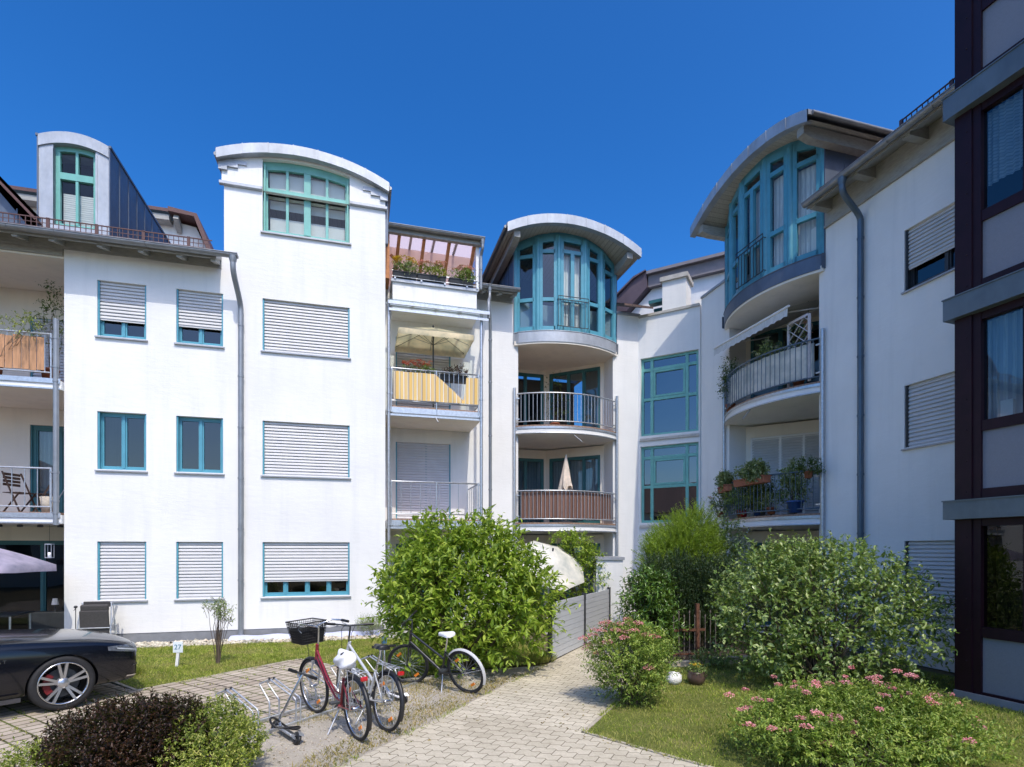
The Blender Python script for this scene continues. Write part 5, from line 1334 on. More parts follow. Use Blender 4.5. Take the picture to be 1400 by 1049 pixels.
    for x, w, z0, h in gs[1:]: vs += [(x, -w+.03-.30*h, z0+h*.9+.008), (x, -w+.2-.30*h, z0+h+.012), (x, 0, z0+h+.022), (x, w-.2+.30*h, z0+h+.012), (x, w-.03+.30*h, z0+h*.9+.008)]
    q = MB(); q.add(vs[5:], [(i*5+j, i*5+j+1, (i+1)*5+j+1, (i+1)*5+j) for i in range(len(gs)-3) for j in range(4)], True)
    for s in (-1, 1):
        q.tube([(-.84, s*.80, .985), (-1.15, s*.745, 1.17), (-1.62, s*.65, 1.37), (-2.2, s*.63, 1.42), (-2.9, s*.625, 1.405), (-3.5, s*.62, 1.345), (-3.86, s*.70, 1.02)], .03, 8)
        q.bar((-2.1, s*.80, .98), (-2.12, s*.64, 1.40), .06, .02, up=(0, 1, 0)); q.tube([(-1.6, s*.52, 1.43), (-3.4, s*.5, 1.41)], .016, 6)
    q.build('roof', paint, t)
    for s in (-1, 1):
        q = MB(); q.ball((-1.12, s*1.0, 1.03), .10, .12, .075, 14, 10); q.bar((-1.1, s*.84, .985), (-1.1, s*.96, 1.0), .05, .03); mr = q.build('mirror', paint, t)
    b = MB(); b.bar((-.80, -.60, .995), (-.85, .05, 1.0), .03, .02); b.bar((-.84, .10, .995), (-.86, .65, 1.0), .03, .02); b.build('wiper', M['black'], t)
    # wheels
    for x in (0, -2.91):
        for s in (-1, 1):
            yo = s*.925
            q = MB(); q.lathe([(.262, yo-s*.01), (.30, yo+s*.004), (.328, yo-s*.006), (.342, yo-s*.03), (.345, yo-s*.12), (.340, yo-s*.22), (.26, yo-s*.235)], (x, 0, .345), 48, axis='y')
            w = q.build('wheel', M['rubber'], t)
            q = MB(); q.lathe([(.266, yo-s*.002), (.262, yo+s*.006), (.248, yo-s*.004), (.244, yo-s*.05), (.235, yo-s*.2)], (x, 0, .345), 48, axis='y')
            q.build('rim', M['chrome'], w)
            q = MB()
            for k in range(5):
                for e in (-1, 1):
                    a = 2*PI*k/5+.35; a0 = a+e*.16; a1 = a+e*.17
                    p0 = (x+.055*math.cos(a0*1), yo-s*.025, .345+.055*math.sin(a0)); p1 = (x+.252*math.cos(a1), yo-s*.006, .345+.252*math.sin(a1))
                    q.bar(p0, p1, .030, .026, up=(0, 1, 0))
            q.lathe([(.0, yo+s*.002), (.045, yo), (.07, yo-s*.02), (.075, yo-s*.05)], (x, 0, .345), 24, axis='y')
            q.build('spokes', pmat("alloy", (.50, .51, .53), .3, .08, 10, metal=.85) if 'alloy' not in bpy.data.materials else bpy.data.materials['alloy'], w)
            q = MB(); q.lathe([(0, yo-s*.085), (.18, yo-s*.085), (.18, yo-s*.11), (0, yo-s*.11)], (x, 0, .345), 32, axis='y', smooth=False); q.build('brake_disc', M['steel_dark'], w)
            q = MB()
            for a in np.linspace(2.5, 3.7, 7): q.obox((x+.165*math.cos(a), yo-s*.07, .345+.165*math.sin(a)), (math.cos(a), 0, math.sin(a)), .035, (0, 1, 0), .03, (-math.sin(a), 0, math.cos(a)), .022)
            q.build('brake_caliper', pmat("red_caliper", (.16, .008, .010), .5), w)
            q = MB(); q.lathe([(0, yo-s*.235), (.24, yo-s*.235)], (x, 0, .345), 24, axis='y'); q.build('hub_back', M['black'], w)
    # small lettering on the wing
    h = bvh.ray_cast(Vector((-.60, -2, .70)), Vector((0, 1, 0)))[0]
    text_mesh('wing_lettering', "V6 T", .055, M['chrome'], t, (h.x, h.y-.004, h.z), (R_(90), 0, 0))
    return t
car()

# ================================================================ BICYCLES
M['pale_guard'] = pmat('pale_grey_plastic', (.50, .50, .50), .45, .1, 8)
def bicycle(label, loc, heading, lean, frame_col, R=.335, wb=1.12, step=True, basket=False, saddle='black', fender='black', carrier=True, light=True, bars='swept', steer=0.0, chainguard=True, stem_h=1.08, saddle_h=.90, rim='chrome', group=None):
    t = thing('bicycle', label, 'bicycle', (loc[0], loc[1], 0), 0, group, rot=None)
    t.rotation_euler = Euler((lean, 0, heading), 'XYZ')
    fm = pmat(frame_col[0], frame_col[1], .3, .08, 8, coat=.6) if frame_col[0] not in bpy.data.materials else bpy.data.materials[frame_col[0]]
    bb = Vector((.44, 0, .27)); hub = Vector((0, 0, R)); seat_top = Vector((.24, 0, saddle_h-.10)); fx = wb
    head_lo = Vector((fx-.10, 0, R+.36)); head_hi = Vector((fx-.16, 0, R+.54))
    f = MB(); st = bb.lerp(seat_top, .66)
    f.tube([bb, st], .016, 10)
    if step:
        for dz in (0, .07):
            f.tube([head_lo+Vector((-.01, 0, .02+dz*1.6)), head_lo.lerp(bb, .4)+Vector((-.03, 0, -.05+dz)), bb.lerp(head_lo, .2)+Vector((0, 0, -.02+dz*1.0)), bb.lerp(st, .12+dz*4)], .0135, 10)
    else:
        f.tube([head_lo, bb], .021, 10); f.tube([head_hi+Vector((.01, 0, -.04)), bb.lerp(st, .62)], .017, 10)
    f.tube([head_lo-Vector((-.012, 0, .03)), head_hi], .021, 10)
    for s in (-1, 1):
        f.tube([bb+Vector((0, s*.03, 0)), hub+Vector((0, s*.06, 0))], .009, 8); f.tube([st+Vector((0, s*.015, -.03)), hub+Vector((0, s*.06, .0))], .008, 8)
    f.lathe([(.022, -.035), (.022, .035)], tuple(bb), 12, axis='y'); f.build('frame', fm, t)
    # fork group turned by the steering angle
    ax = head_lo; cs, sn = math.cos(steer), math.sin(steer)
    def tw(p):
        p = Vector(p)-ax; return Vector((p.x*cs-p.y*sn, p.x*sn+p.y*cs, p.z))+ax
    fk = MB(); fh = Vector((fx, 0, R))
    for s in (-1, 1): fk.tube([tw(head_lo+Vector((.02, s*.035, -.04))), tw(head_lo.lerp(fh, .5)+Vector((-.005, s*.055, 0))), tw(fh+Vector((0, s*.055, 0)))], [.012, .011, .008], 8)
    fk.bar(tw(head_lo+Vector((.02, -.05, -.04))), tw(head_lo+Vector((.02, .05, -.04))), .03, .03); fk.build('fork', fm if not step else M['galv'], t)
    def wheel(c, twist, name):
        q = MB(); q.ring((0, 0, 0), R-.018, .019, 56, 10); w = q.build(name, M['rubber'], t)
        q = MB(); q.ring((0, 0, 0), R-.043, .0095, 56, 6); q.lathe([(.016, -.04), (.024, -.03), (.016, 0), (.024, .03), (.016, .04)], (0, 0, 0), 12, axis='y'); q.build('rim', M[rim], w)
        q = MB()
        for k in range(28):
            a = 2*PI*k/28; a2 = a+(.5 if k % 4 < 2 else -.5); e = .03 if k % 2 else -.03
            q.tube([(.022*math.cos(a2), e, .022*math.sin(a2)), ((R-.045)*math.cos(a), 0, (R-.045)*math.sin(a))], .0016, 4, cap=False)
        q.build('spokes', M['galv'], w)
        q = MB()
        for k in range(2):
            q.new(); a = 1.0+PI*k; q.obox((.62*R*math.cos(a), .012, .62*R*math.sin(a)), (math.cos(a), 0, math.sin(a)), .018, (0, 1, 0), .004, (-math.sin(a), 0, math.cos(a)), .04)
        q.build_each('spoke_reflector', M.get('reflector') or M.setdefault('reflector', pmat("amber_reflector", (.75, .22, .02), .3)), w)
        w.location = c; w.rotation_euler = (0, 0, twist); return w
    wheel(hub, 0, 'rear_wheel'); wheel(tw(fh), steer, 'front_wheel')
    if fender:
        q = MB()
        def fend(c, a0, a1, tws):
            rr = R+.022; n = 22; V = []
            for i in range(n+1):
                a = R_(a0+(a1-a0)*i/n)
                for y, dr in ((-.027, -.018), (-.016, .0), (0, .006), (.016, .0), (.027, -.018)):
                    p = Vector((c.x+(rr+dr)*math.cos(a), y, c.z+(rr+dr)*math.sin(a))); V.append(tuple(tw(p) if tws else p))
            q.add(V, [(i*5+j, (i+1)*5+j, (i+1)*5+j+1, i*5+j+1) for i in range(n) for j in range(4)], True)
        fend(hub, 45, 205, False)
        for s in (-1, 1): q.tube([tuple(hub+Vector((0, s*.06, 0))), (hub.x+(R+.02)*math.cos(R_(165)), s*.028, hub.z+(R+.02)*math.sin(R_(165)))], .003, 4)
        q.build('mudguard', M['pale_guard' if fender in ('white', 'rear_white') else 'black'], t)
        if fender != 'rear_white':
            q = MB(); fend(fh, 20, 150, True); q.build('mudguard', M['black'], t)
    # cranks, chain guard, pedals
    q = MB(); q.lathe([(.0, -.05), (.085, -.05), (.085, -.044), (.0, -.044)], tuple(bb), 24, axis='y', smooth=False)
    for s, a in ((-1, -.6), (1, PI-.6)):
        p1 = bb+Vector((.17*math.cos(a), s*.065, .17*math.sin(a))); q.bar(bb+Vector((0, s*.065, 0)), p1, .02, .012); q.obox(p1+Vector((0, s*.06, 0)), (1, 0, 0), .045, (0, 1, 0), .045, (0, 0, 1), .010)
    q.tube([bb+Vector((0, -.05, .085)), hub+Vector((0, -.05, .035))], .004, 5); q.tube([bb+Vector((0, -.05, -.085)), hub+Vector((0, -.05, -.035))], .004, 5); q.build('cranks', M['steel_dark'], t)
    if chainguard:
        q = MB(); q.prism_y([(bb.x+.10, bb.z-.02), (bb.x+.09, bb.z+.10), (bb.x-.05, bb.z+.105), (hub.x+.02, hub.z+.06), (hub.x+.02, hub.z+.02), (bb.x-.05, bb.z+.05)], -.072, -.066); q.build('chain_guard', M['black'], t)
    # handlebar
    q = MB(); top = Vector((head_hi.x-.03, 0, stem_h)); q.tube([tw(head_hi), tw(top)], .012, 8); q.tube([tw(top), tw(top+Vector((.06, 0, .01)))], .012, 8)
    hp = {}
    for s in (-1, 1):
        if bars == 'swept': pts = [top+Vector((.06, 0, .01)), top+Vector((.085, s*.10, .04)), top+Vector((.05, s*.22, .07)), top+Vector((-.06, s*.285, .06)), top+Vector((-.17, s*.30, .05))]
        else: pts = [top+Vector((.06, 0, .01)), top+Vector((.06, s*.12, .02)), top+Vector((.03, s*.29, .035))]
        pts = [tw(p) for p in pts]; q.tube(pts, .011, 8); hp[s] = pts
    hb = q.build('handlebar', M['chrome'] if step else M['steel_dark'], t)
    for s in (-1, 1):
        a, c = hp[s][-2], hp[s][-1]; q = MB(); q.tube([a.lerp(c, .0 if bars == 'swept' else .35), c.lerp(a, -.08)], .017, 10); q.build('grip', M['black'], hb)
        q = MB(); d = (c-a).normalized(); p = a.lerp(c, .1); q.tube([p+Vector((0, 0, -.01)), p+Vector((.05, 0, -.03))+d*.02, p+Vector((.06, 0, -.05))+d*.13], .005, 5); q.build('brake_lever', M['galv'], hb)
    q = MB(); q.tube([tw(top+Vector((.06, .05, .02))), tw(top+Vector((.20, .06, -.05))), tw(head_lo+Vector((.10, .04, .0))), tw(head_lo+Vector((.02, .03, -.08)))], .0035, 5); q.tube([tw(top+Vector((.06, -.08, .02))), tw(top+Vector((.16, -.06, -.1))), head_lo+Vector((-.05, -.02, .05)), bb+Vector((.1, 0, .1))], .0035, 5); q.build('cables', M['black'], t)
    # saddle
    q = MB(); sx, sz = seat_top.x, saddle_h
    V = []
    for (dx, w, dz) in ((-.13, .055, .012), (-.10, .085, .022), (-.04, .085, .018), (.03, .045, .010), (.10, .024, .008), (.145, .016, -.002)):
        V += [(sx+dx, -w, sz+dz-.045), (sx+dx, -w*.95, sz+dz-.010), (sx+dx, -w*.4, sz+dz+.008), (sx+dx, w*.4, sz+dz+.008), (sx+dx, w*.95, sz+dz-.010), (sx+dx, w, sz+dz-.045)]
    q.add(V, [(i*6+j, (i+1)*6+j, (i+1)*6+j+1, i*6+j+1) for i in range(5) for j in range(5)]+[tuple(range(6)), tuple(range(30, 36))[::-1]], True); sd = q.build('saddle', M[saddle], t, subsurf=1)
    q = MB(); q.tube([st, seat_top, (sx-.01, 0, sz-.03)], .0125, 8)
    for s in (-1, 1): q.tube([(sx-.10, s*.035, sz-.03), (sx-.03, s*.022, sz-.05), (sx+.10, s*.012, sz-.015)], .004, 5)
    q.build('seat_post', M['chrome'], t)
    if carrier:
        q = MB(); z = R*2+.07
        for s in (-1, 0, 1): q.tube([(.20, s*.05, z+.0), (-.22, s*.055, z)], .005, 6)
        q.tube([(-.22, -.055, z), (-.23, 0, z+.02), (-.22, .055, z)], .005, 6); q.tube([(.20, -.05, z), (.20, .05, z)], .005, 6); q.tube([(-.05, -.055, z), (-.05, .055, z)], .005, 6)
        for s in (-1, 1): q.tube([(-.12, s*.06, z), hub+Vector((-.005, s*.07, 0))], .005, 6); q.tube([(.06, s*.055, z), hub+Vector((.0, s*.07, 0))], .005, 6)
        q.build('carrier', M['galv'], t)
    if light:
        q = MB(); q.box(-.272, -.238, -.038, .038, R*2+.0, R*2+.048); q.build('rear_light', M.get('redlens') or M.setdefault('redlens', pmat("red_lens", (.42, .008, .012), .15, .1, 5, spec=.7)), t, bevel=.012, seg=2)
    if basket:
        bx = head_hi+Vector((.24, 0, .16)); q = MB(); x0, x1, w0, w1, z0, z1 = bx.x-.13, bx.x+.15, .14, .18, bx.z-.16, bx.z+.10
        def ring(tt): return [tw((x0-.02*tt, -(w0+(w1-w0)*tt), z0+(z1-z0)*tt)), tw((x1+.05*tt, -(w0+(w1-w0)*tt), z0+(z1-z0)*tt)), tw((x1+.05*tt, w0+(w1-w0)*tt, z0+(z1-z0)*tt)), tw((x0-.02*tt, w0+(w1-w0)*tt, z0+(z1-z0)*tt))]
        for i in range(9): q.tube(ring(i/8)+ring(i/8)[:1], .0035 if i < 8 else .008, 5)
        r0, r1 = ring(0), ring(1)
        for e in range(4):
            for k in range(14):
                q.tube([r0[e].lerp(r0[(e+1) % 4], k/14), r1[e].lerp(r1[(e+1) % 4], k/14)], .003, 4, cap=False)
        for k in range(1, 10): q.tube([r0[0].lerp(r0[1], k/10), r0[3].lerp(r0[2], k/10)], .003, 4, cap=False)
        bk = q.build('basket', M['black'], t)
        ra, rb_ = ring(.03), ring(.62); ri = lambda R0: [tuple(p.lerp(sum(R0, Vector())/4, .04)) for p in R0]
        q = MB(); q.add(ri(ra)+ri(rb_), [(0, 1, 2, 3)]+[(e, (e+1) % 4, 4+(e+1) % 4, 4+e) for e in range(4)]); q.build('liner', M['black'], bk)
    # stand
    q = MB(); q.tube([bb+Vector((-.03, .03, -.02)), (bb.x-.10, .20, .02)], .009, 6); q.build('kickstand', M['galv'], t)
    return t, tw

def heading(v): return math.atan2(v[1], v[0])
bd = (-.62, .785)
rp = G(489, 1012)
rb, rtw = bicycle('red step-through bicycle with a black wire basket and amber spoke reflector in the rack', rp, heading(bd), R_(-3), ("red_paint", (.24, .018, .024)), .34, 1.28, True, True, 'black', 'black', True, True, 'swept', R_(10))
sp_ = G(527, 1000)
bicycle('silver bicycle with a black saddle and red rear lamp behind the red one', sp_, heading((-.66, .75)), R_(4), ("silver_paint", (.50, .52, .55)), .33, 1.2, False, False, 'black', 'black', True, True, 'flat', R_(-12), False, 1.06, .92)
bp = G(641, 948)
bicycle('black bicycle with a white saddle and a white rear mudguard leaning towards the big shrub', bp, heading((-.83, .56)), R_(-14), ("black_frame_paint", (.012, .014, .018)), .325, 1.08, False, False, 'white', 'rear_white', False, False, 'flat', R_(24), False, 1.02, .88, rim='steel_dark')
# white plastic bag over the saddle of the red bicycle
q = MB(); m = 14; V = []
for i in range(9):
    tt = i/8; r = .075+.045*math.sin(tt*PI*.9)
    for k in range(m):
        a = 2*PI*k/m; w = 1+.22*math.sin(3*a+i)+.12*math.sin(7*a+2*i); V.append((r*1.45*w*math.cos(a), r*.92*w*math.sin(a), .045+.02*math.cos(2*a)*(1-tt)-.19*tt+.014*math.sin(5*a+i)))
q.add(V, [(i*m+k, i*m+(k+1) % m, (i+1)*m+(k+1) % m, (i+1)*m+k) for i in range(8) for k in range(m)]+[tuple(range(m)), tuple(range(8*m, 9*m))[::-1]], True)
_bd = Vector((bd[0], bd[1], 0)).normalized()
sad = rp + (0,); bagp = Vector((rp[0], rp[1], 0))+Euler((R_(-3), 0, heading(bd))).to_matrix() @ Vector((.22, 0, .885))
tag(q.build('plastic_bag', pmat("white_plastic_film", (.80, .80, .81), .35, .06, 10), None, tuple(bagp), (0, 0, heading(bd)), subsurf=1), 'crumpled white plastic bag hung over the saddle of the red bicycle', 'plastic bag')

# ================================================================ BICYCLE RACK
e_ = Vector((.485, .874, 0)); pr = Vector((-.874, .485, 0)); r0 = Vector((*G(331, 1015), 0))
t = thing('bicycle_rack', 'galvanised bicycle rack with slanted wheel holders and two ground rails', 'bicycle rack', tuple(r0), math.atan2(e_.y, e_.x))
q = MB(); q.box(0, 2.9, -.02, .02, .0, .035); q.build('front_rail', M['galv'], t)
q = MB(); q.box(0, 2.9, .40, .44, .0, .035); q.build('rear_rail', M['galv'], t)
for i in range(5):
    x = .16+i*.56; q = MB()
    for s in (-.032, .032):
        q.tube([(x+s, 0, .03), (x+s, .0, .27), (x+s, .02, .30), (x+s, .46, .47)], .010, 8)
        q.tube([(x+s*2.1, .42, .03), (x+s*2.1, .42, .20), (x+s*2.0, .44, .23), (x+s*1.7, .62, .40)], .010, 8)
        q.tube([(x+s, .46, .47), (x+s*1.7, .62, .40)], .010, 8)
    h = q.build('wheel_holder', M['galv'], t)
    q = MB()
    for s in (-.032, .032): q.tube([(x+s, .45, .467), (x+s, .475, .477)], .013, 8)
    q.build('end_cap', M['black'], h)

# ================================================================ KICK SCOOTERS
def scooter(label, loc, rz, deck_mat, L=.52, fold=R_(62), wm='black', roll=0.0, lock=False):
    t = thing('kick_scooter', label, 'kick scooter', loc, rz); t.rotation_euler = Euler((roll, 0, rz), 'XYZ')
    q = MB(); q.box(.09, L, -.05, .05, .055, .085); q.build('deck', M[deck_mat], t, bevel=.01)
    q = MB(); q.box(.12, L-.05, -.038, .038, .0855, .088); q.build('grip_tape', M['black'], t)
    for x, nm in ((0, 'rear_wheel'), (L+.14, 'front_wheel')):
        q = MB(); q.lathe([(.02, -.014), (.055, -.015), (.062, 0), (.055, .015), (.02, .014), (.02, -.014)], (x, 0, .062), 24, axis='y'); q.build(nm, M[wm], t)
    q = MB(); V = []
    for i in range(9):
        a = R_(20+120*i/8); V += [(.075*math.cos(a), -.03, .062+.075*math.sin(a)), (.075*math.cos(a), .03, .062+.075*math.sin(a))]
    q.add(V, [(2*i, 2*i+1, 2*i+3, 2*i+2) for i in range(8)], True); q.bar((0, -.028, .062), (.12, -.028, .07), .012, .02); q.bar((0, .028, .062), (.12, .028, .07), .012, .02); q.build('rear_brake', M[deck_mat], t)
    d = Vector((math.cos(fold), 0, math.sin(fold))); p = Vector((L+.10, 0, .12)); q = MB()
    q.tube([(L-.02, 0, .075), (L+.05, 0, .11), tuple(p)], .018, 8); q.tube([(L+.14, 0, .062), tuple(p), tuple(p+d*.56)], .016, 10); q.build('steering_column', M['chrome'], t)
    q = MB(); q.tube([tuple(p+d*.56+Vector((0, -.17, 0))), tuple(p+d*.56+Vector((0, .17, 0)))], .014, 8); hb = q.build('handlebar', M['steel_dark'], t)
    q = MB()
    for s in (-1, 1): q.new().tube([tuple(p+d*.56+Vector((0, s*.08, 0))), tuple(p+d*.56+Vector((0, s*.18, 0)))], .019, 8)
    q.build_each('grip', M['black'], hb)
    if lock:
        q = MB(); q.tube([(.42+.13*math.cos(a), .17*math.sin(a), .115+.03*math.sin(2*a)) for a in np.linspace(0, 2*PI, 26)[:-1]], .012, 8, closed=True); q.build('cable_lock', M['black'], t)
    return t
s0 = Vector((*G(403, 1019), 0)); s1 = Vector((*G(352, 985), 0)); dv = (s1-s0)
scooter('silver kick scooter with a black cable lock standing in the bicycle rack', tuple(s0), math.atan2(dv.y, dv.x), 'galv', .50, R_(98), 'black', R_(26), True)
s0 = Vector((*G(553, 962), 0))
scooter("white child's kick scooter with dark wheels beside the silver bicycle", tuple(s0), math.atan2(.75, -.66), 'white', .42, R_(80), 'black', R_(3))

# ================================================================ SIGN with house number, lounger, garden items by the tower
gx, gy = G(243, 912)
t = thing('number_sign', 'small white sign with a blue number on a short white post in the lawn', 'sign', (gx, gy, 0), R_(4))
q = MB(); q.bar((-.02, 0, -.02), (.012, 0, .27), .045, .035, up=(0, 1, 0)); q.build('post', M['white'], t)
q = MB(); q.box(-.07, .095, -.025, -.010, .25, .44); sb = q.build('sign_plate', pmat("sign_white", (.72, .78, .80), .4), t, bevel=.004)
text_mesh('number', "27", .12, pmat("sign_blue", (.03, .17, .26), .5), sb, (.013, -.027, .345), (R_(90), 0, 0))

FLr = FL.a
def on(frame, x, y, z=0): return frame.w(x, y, z)
t = thing('folding_lounger', 'folded dark grey padded garden lounger leaning on the wall by the tower', 'garden chair', on(FL, .14, -.42), FLr)
q = MB()
for x in (-.30, .30):
    q.tube([(x, -.12, 0), (x*.98, -.05, .55), (x*.86, .06, .93)], .013, 8); q.tube([(x*1.08, .10, 0), (x*1.04, .08, .5), (x*.9, .11, .90)], .013, 8)
for z, y in ((.42, -.075), (.06, -.115), (.93, .06), (.2, .1)): q.tube([(-.28, y, z), (.28, y, z)], .012, 8)
q.bar((.31, -.05, .50), (.36, .05, .86), .03, .03); q.build('frame', M['galv'], t)
fab = pmat("charcoal_fabric", (.055, .052, .052), .85, .15, 30, bump=.002)
q = MB(); q.obox((0, -.062, .60), (1, 0, 0), .26, (0, 1, .12), .022, (0, -.12, 1), .18); q.build('seat_pad', fab, t, bevel=.018, seg=3)
q = MB(); q.obox((0, -.045, .83), (1, 0, 0), .25, (0, 1, .15), .045, (0, -.15, 1), .075); q.build('head_pillow', fab, t, bevel=.035, seg=3)
q = MB(); q.obox((0, .06, .90), (1, 0, 0), .24, (0, 1, .15), .02, (0, -.15, 1), .06); q.build('back_pad', fab, t, bevel=.015, seg=2); q = MB(); q.obox((0, -.02, .28), (1, 0, 0), .25, (0, 1, .1), .02, (0, -.1, 1), .12); q.build('lower_pad', fab, t, bevel=.015, seg=2)
t = thing('garden_stake', 'thin dark garden stake with a small round head by the wall corner', 'garden stake', on(FL, -.30, -.22))
q = MB(); q.tube([(0, 0, 0), (0, 0, .80)], .008, 6); q.build('rod', M['steel_dark'], t); q = MB(); q.ball((0, 0, .84), .035, .035, .03); q.tube([(-.04, 0, .76), (.04, 0, .86)], .006, 5); q.build('head', M['steel_dark'], t)
q = MB(); n = 30; V = []
for i in range(n+1):
    s = 2.62+3.25*i/n; V += [FL.w(s, -.10, .10+.012*math.sin(i*.9)), FL.w(s, -.30, .075+.02*math.sin(i*1.3)), FL.w(s, -.36, .01)]
q.add(V, [(3*i+j, 3*i+3+j, 3*i+4+j, 3*i+1+j) for i in range(n) for j in (0, 1)], True); tag(q.build('ground_sheet', pmat("lilac_fleece", (.50, .53, .70), .8, .1, 3)), 'pale lilac sheet lying along the foot of the tower', 'sheet')
# stone planter blocks right of the tower
t = thing('stone_planter', 'low pale stone trough with stones and potted flowers at the corner of the tower', 'planter', on(FL, 6.3, -.85), FLr)
q = MB(); q.box(-.35, .55, -.16, .22, 0, .30); q.box(-.33, .53, -.14, .20, .30, .301); q.build('trough', pmat("pale_stone", (.58, .56, .52), .9, .12, 5, bump=.006), t, bevel=.012)
P, D = twigs([(.1, .05, .34, .38, .14, .08)], 60, (.2, 1)); leafy('foliage', M['lf_dark'], t, P, D, 6, .1, .05, .02)
t = thing('wooden_stake', 'grey wooden stake with a blue tag standing in front of the stone trough', 'stake', (*G(521, 905), 0), .2)
q = MB(); q.bar((0, 0, -.02), (.03, 0, .46), .03, .02, up=(0, 1, 0)); q.build('stake', M['timber_grey'], t); q = MB(); q.box(.03, .10, -.014, -.008, .33, .45); q.build('tag', pmat("blue_tag", (.25, .5, .68), .5), t)

# ================================================================ FENCES, PILLAR, POTS
f0 = Vector((*G(752, 906), 0)); f1 = Vector((2.36, 13.45, 0)); fd = (f1-f0); FLn = fd.length; fa = math.atan2(fd.y, fd.x)
t = thing('panel_fence', 'light grey privacy fence of horizontal boards with dark posts along the path', 'fence', tuple(f0), fa)
fm = planks_mat("grey_fence_boards", (.50, .52, .55), (.55, .57, .60), .105, 'z', joint=(.20, .21, .23), rough=.5, jw=.09)
half = FLn/2
for k in range(2):
    q = MB(); z = .03
    while z < 1.04: q.box(k*half+.035, (k+1)*half-.035, -.012, .012, z, z+.097); z += .105
    q.build('board_panel', pmat("grey_boards", (.50, .52, .55), .5, .05, 4) if 'grey_boards' not in bpy.data.materials else bpy.data.materials['grey_boards'], t)
for k in range(3):
    q = MB(); q.box(k*half-.033, k*half+.033, -.035, .035, 0, 1.12 if k else 1.1); q.build('post', M['steel_dark'], t)
t = thing('garden_pillar', 'short white rendered garden wall with a grey coping at the end of the grey fence', 'garden wall', (2.50, 14.1, 0), R_(-6))
q = MB(); q.box(-.36, .30, -.3, 1.6, 0, 1.78); q.build('wall', M['plaster'], t); q = MB(); q.box(-.40, .34, -.34, 1.64, 1.78, 1.85); q.build('coping', M['sill'], t)
t = thing('iron_fence', 'rusty antique iron fence section standing in the flower bed', 'fence', (2.92, 9.98, 0), R_(12))
rust = pmat("rust", (.13, .055, .03), .85, .35, 12, bump=.003)
q = MB()
for i in range(9):
    x = .0+i*.105; h = .80+(.08 if i % 2 else 0); q.tube([(x, 0, 0), (x, 0, h)], .009, 6); q.lathe([(0, h+.06), (.016, h+.02), (.01, h)], (x, 0, 0), 8)
for i in range(4): q.tube([(.0+i*.21, 0, .05), (.10+i*.21, .0, .22), (.21+i*.21, 0, .05)], .007, 6)
q.build('bars', pmat("old_iron", (.16, .13, .11), .8, .3, 12), t); q = MB(); q.bar((-.06, -.012, .575), (.62, -.012, .575), .02, .045); q.bar((-.06, 0, .14), (.88, 0, .14), .016, .03); q.build('cross_rail', rust, t)
q = MB(); q.box(.44, .50, -.03, .03, 0, 1.05); q.build('post', rust, t)
t = thing('flower_pot', 'round brown glazed pot with small yellow flowers on the lawn edge', 'flower pot', (*G(952, 936), 0))
q = MB(); q.lathe([(0, 0), (.075, 0), (.125, .06), (.135, .12), (.115, .18), (.118, .20), (.105, .20), (.10, .17), (0, .165)], (0, 0, 0), 24); q.tube([(.12, 0, .10), (.16, 0, .14), (.12, 0, .18)], .01, 6); q.build('pot', pmat("brown_glaze", (.09, .055, .045), .35, .2, 8), t)
P, D = twigs([(0, 0, .23, .10, .10, .07)], 60, (.2, 1)); leafy('foliage', M['lf_shrub'], t, P, D, 6, .08, .04, .016); blooms('petals', M['orange'], t, [(rng.uniform(-.08, .08), rng.uniform(-.08, .08), .27+rng.uniform(0, .05)) for _ in range(12)], .016, 14, .014)
q = MB(); q.ball((0, 0, .08), .13, .10, .11, 9, 6)
w = q.build('white_stone', pmat("white_rock", (.74, .73, .70), .9, .08, 8, bump=.01), None, (*G(921, 936), 0), (0, .2, .4))
for v in w.data.vertices: v.co += Vector((rng.normal(0, .016), rng.normal(0, .016), rng.normal(0, .014))); v.co.z = max(v.co.z, -.005)
tag(w, 'rough white rock beside the pink flowering bush', 'rock')
t = thing('bed_edging', 'pale timber edging of the flower bed by the iron fence', 'bed edging', (2.75, 9.55, 0), R_(14))
q = MB(); q.box(0, .75, -.05, .05, 0, .10); q.box(.80, 1.75, -.05, .05, 0, .13); q.build('beam', pmat("bleached_timber", (.50, .42, .31), .85, .2, 8, stretch=(.4, 6, 6)), t, bevel=.008)
q = MB(); q.prism([(2.75, 9.6), (4.6, 10.0), (5.0, 12.2), (3.0, 12.0), (2.5, 10.5)], -.01, .05); tag(q.build('flower_bed', M['soil']), kind='structure')

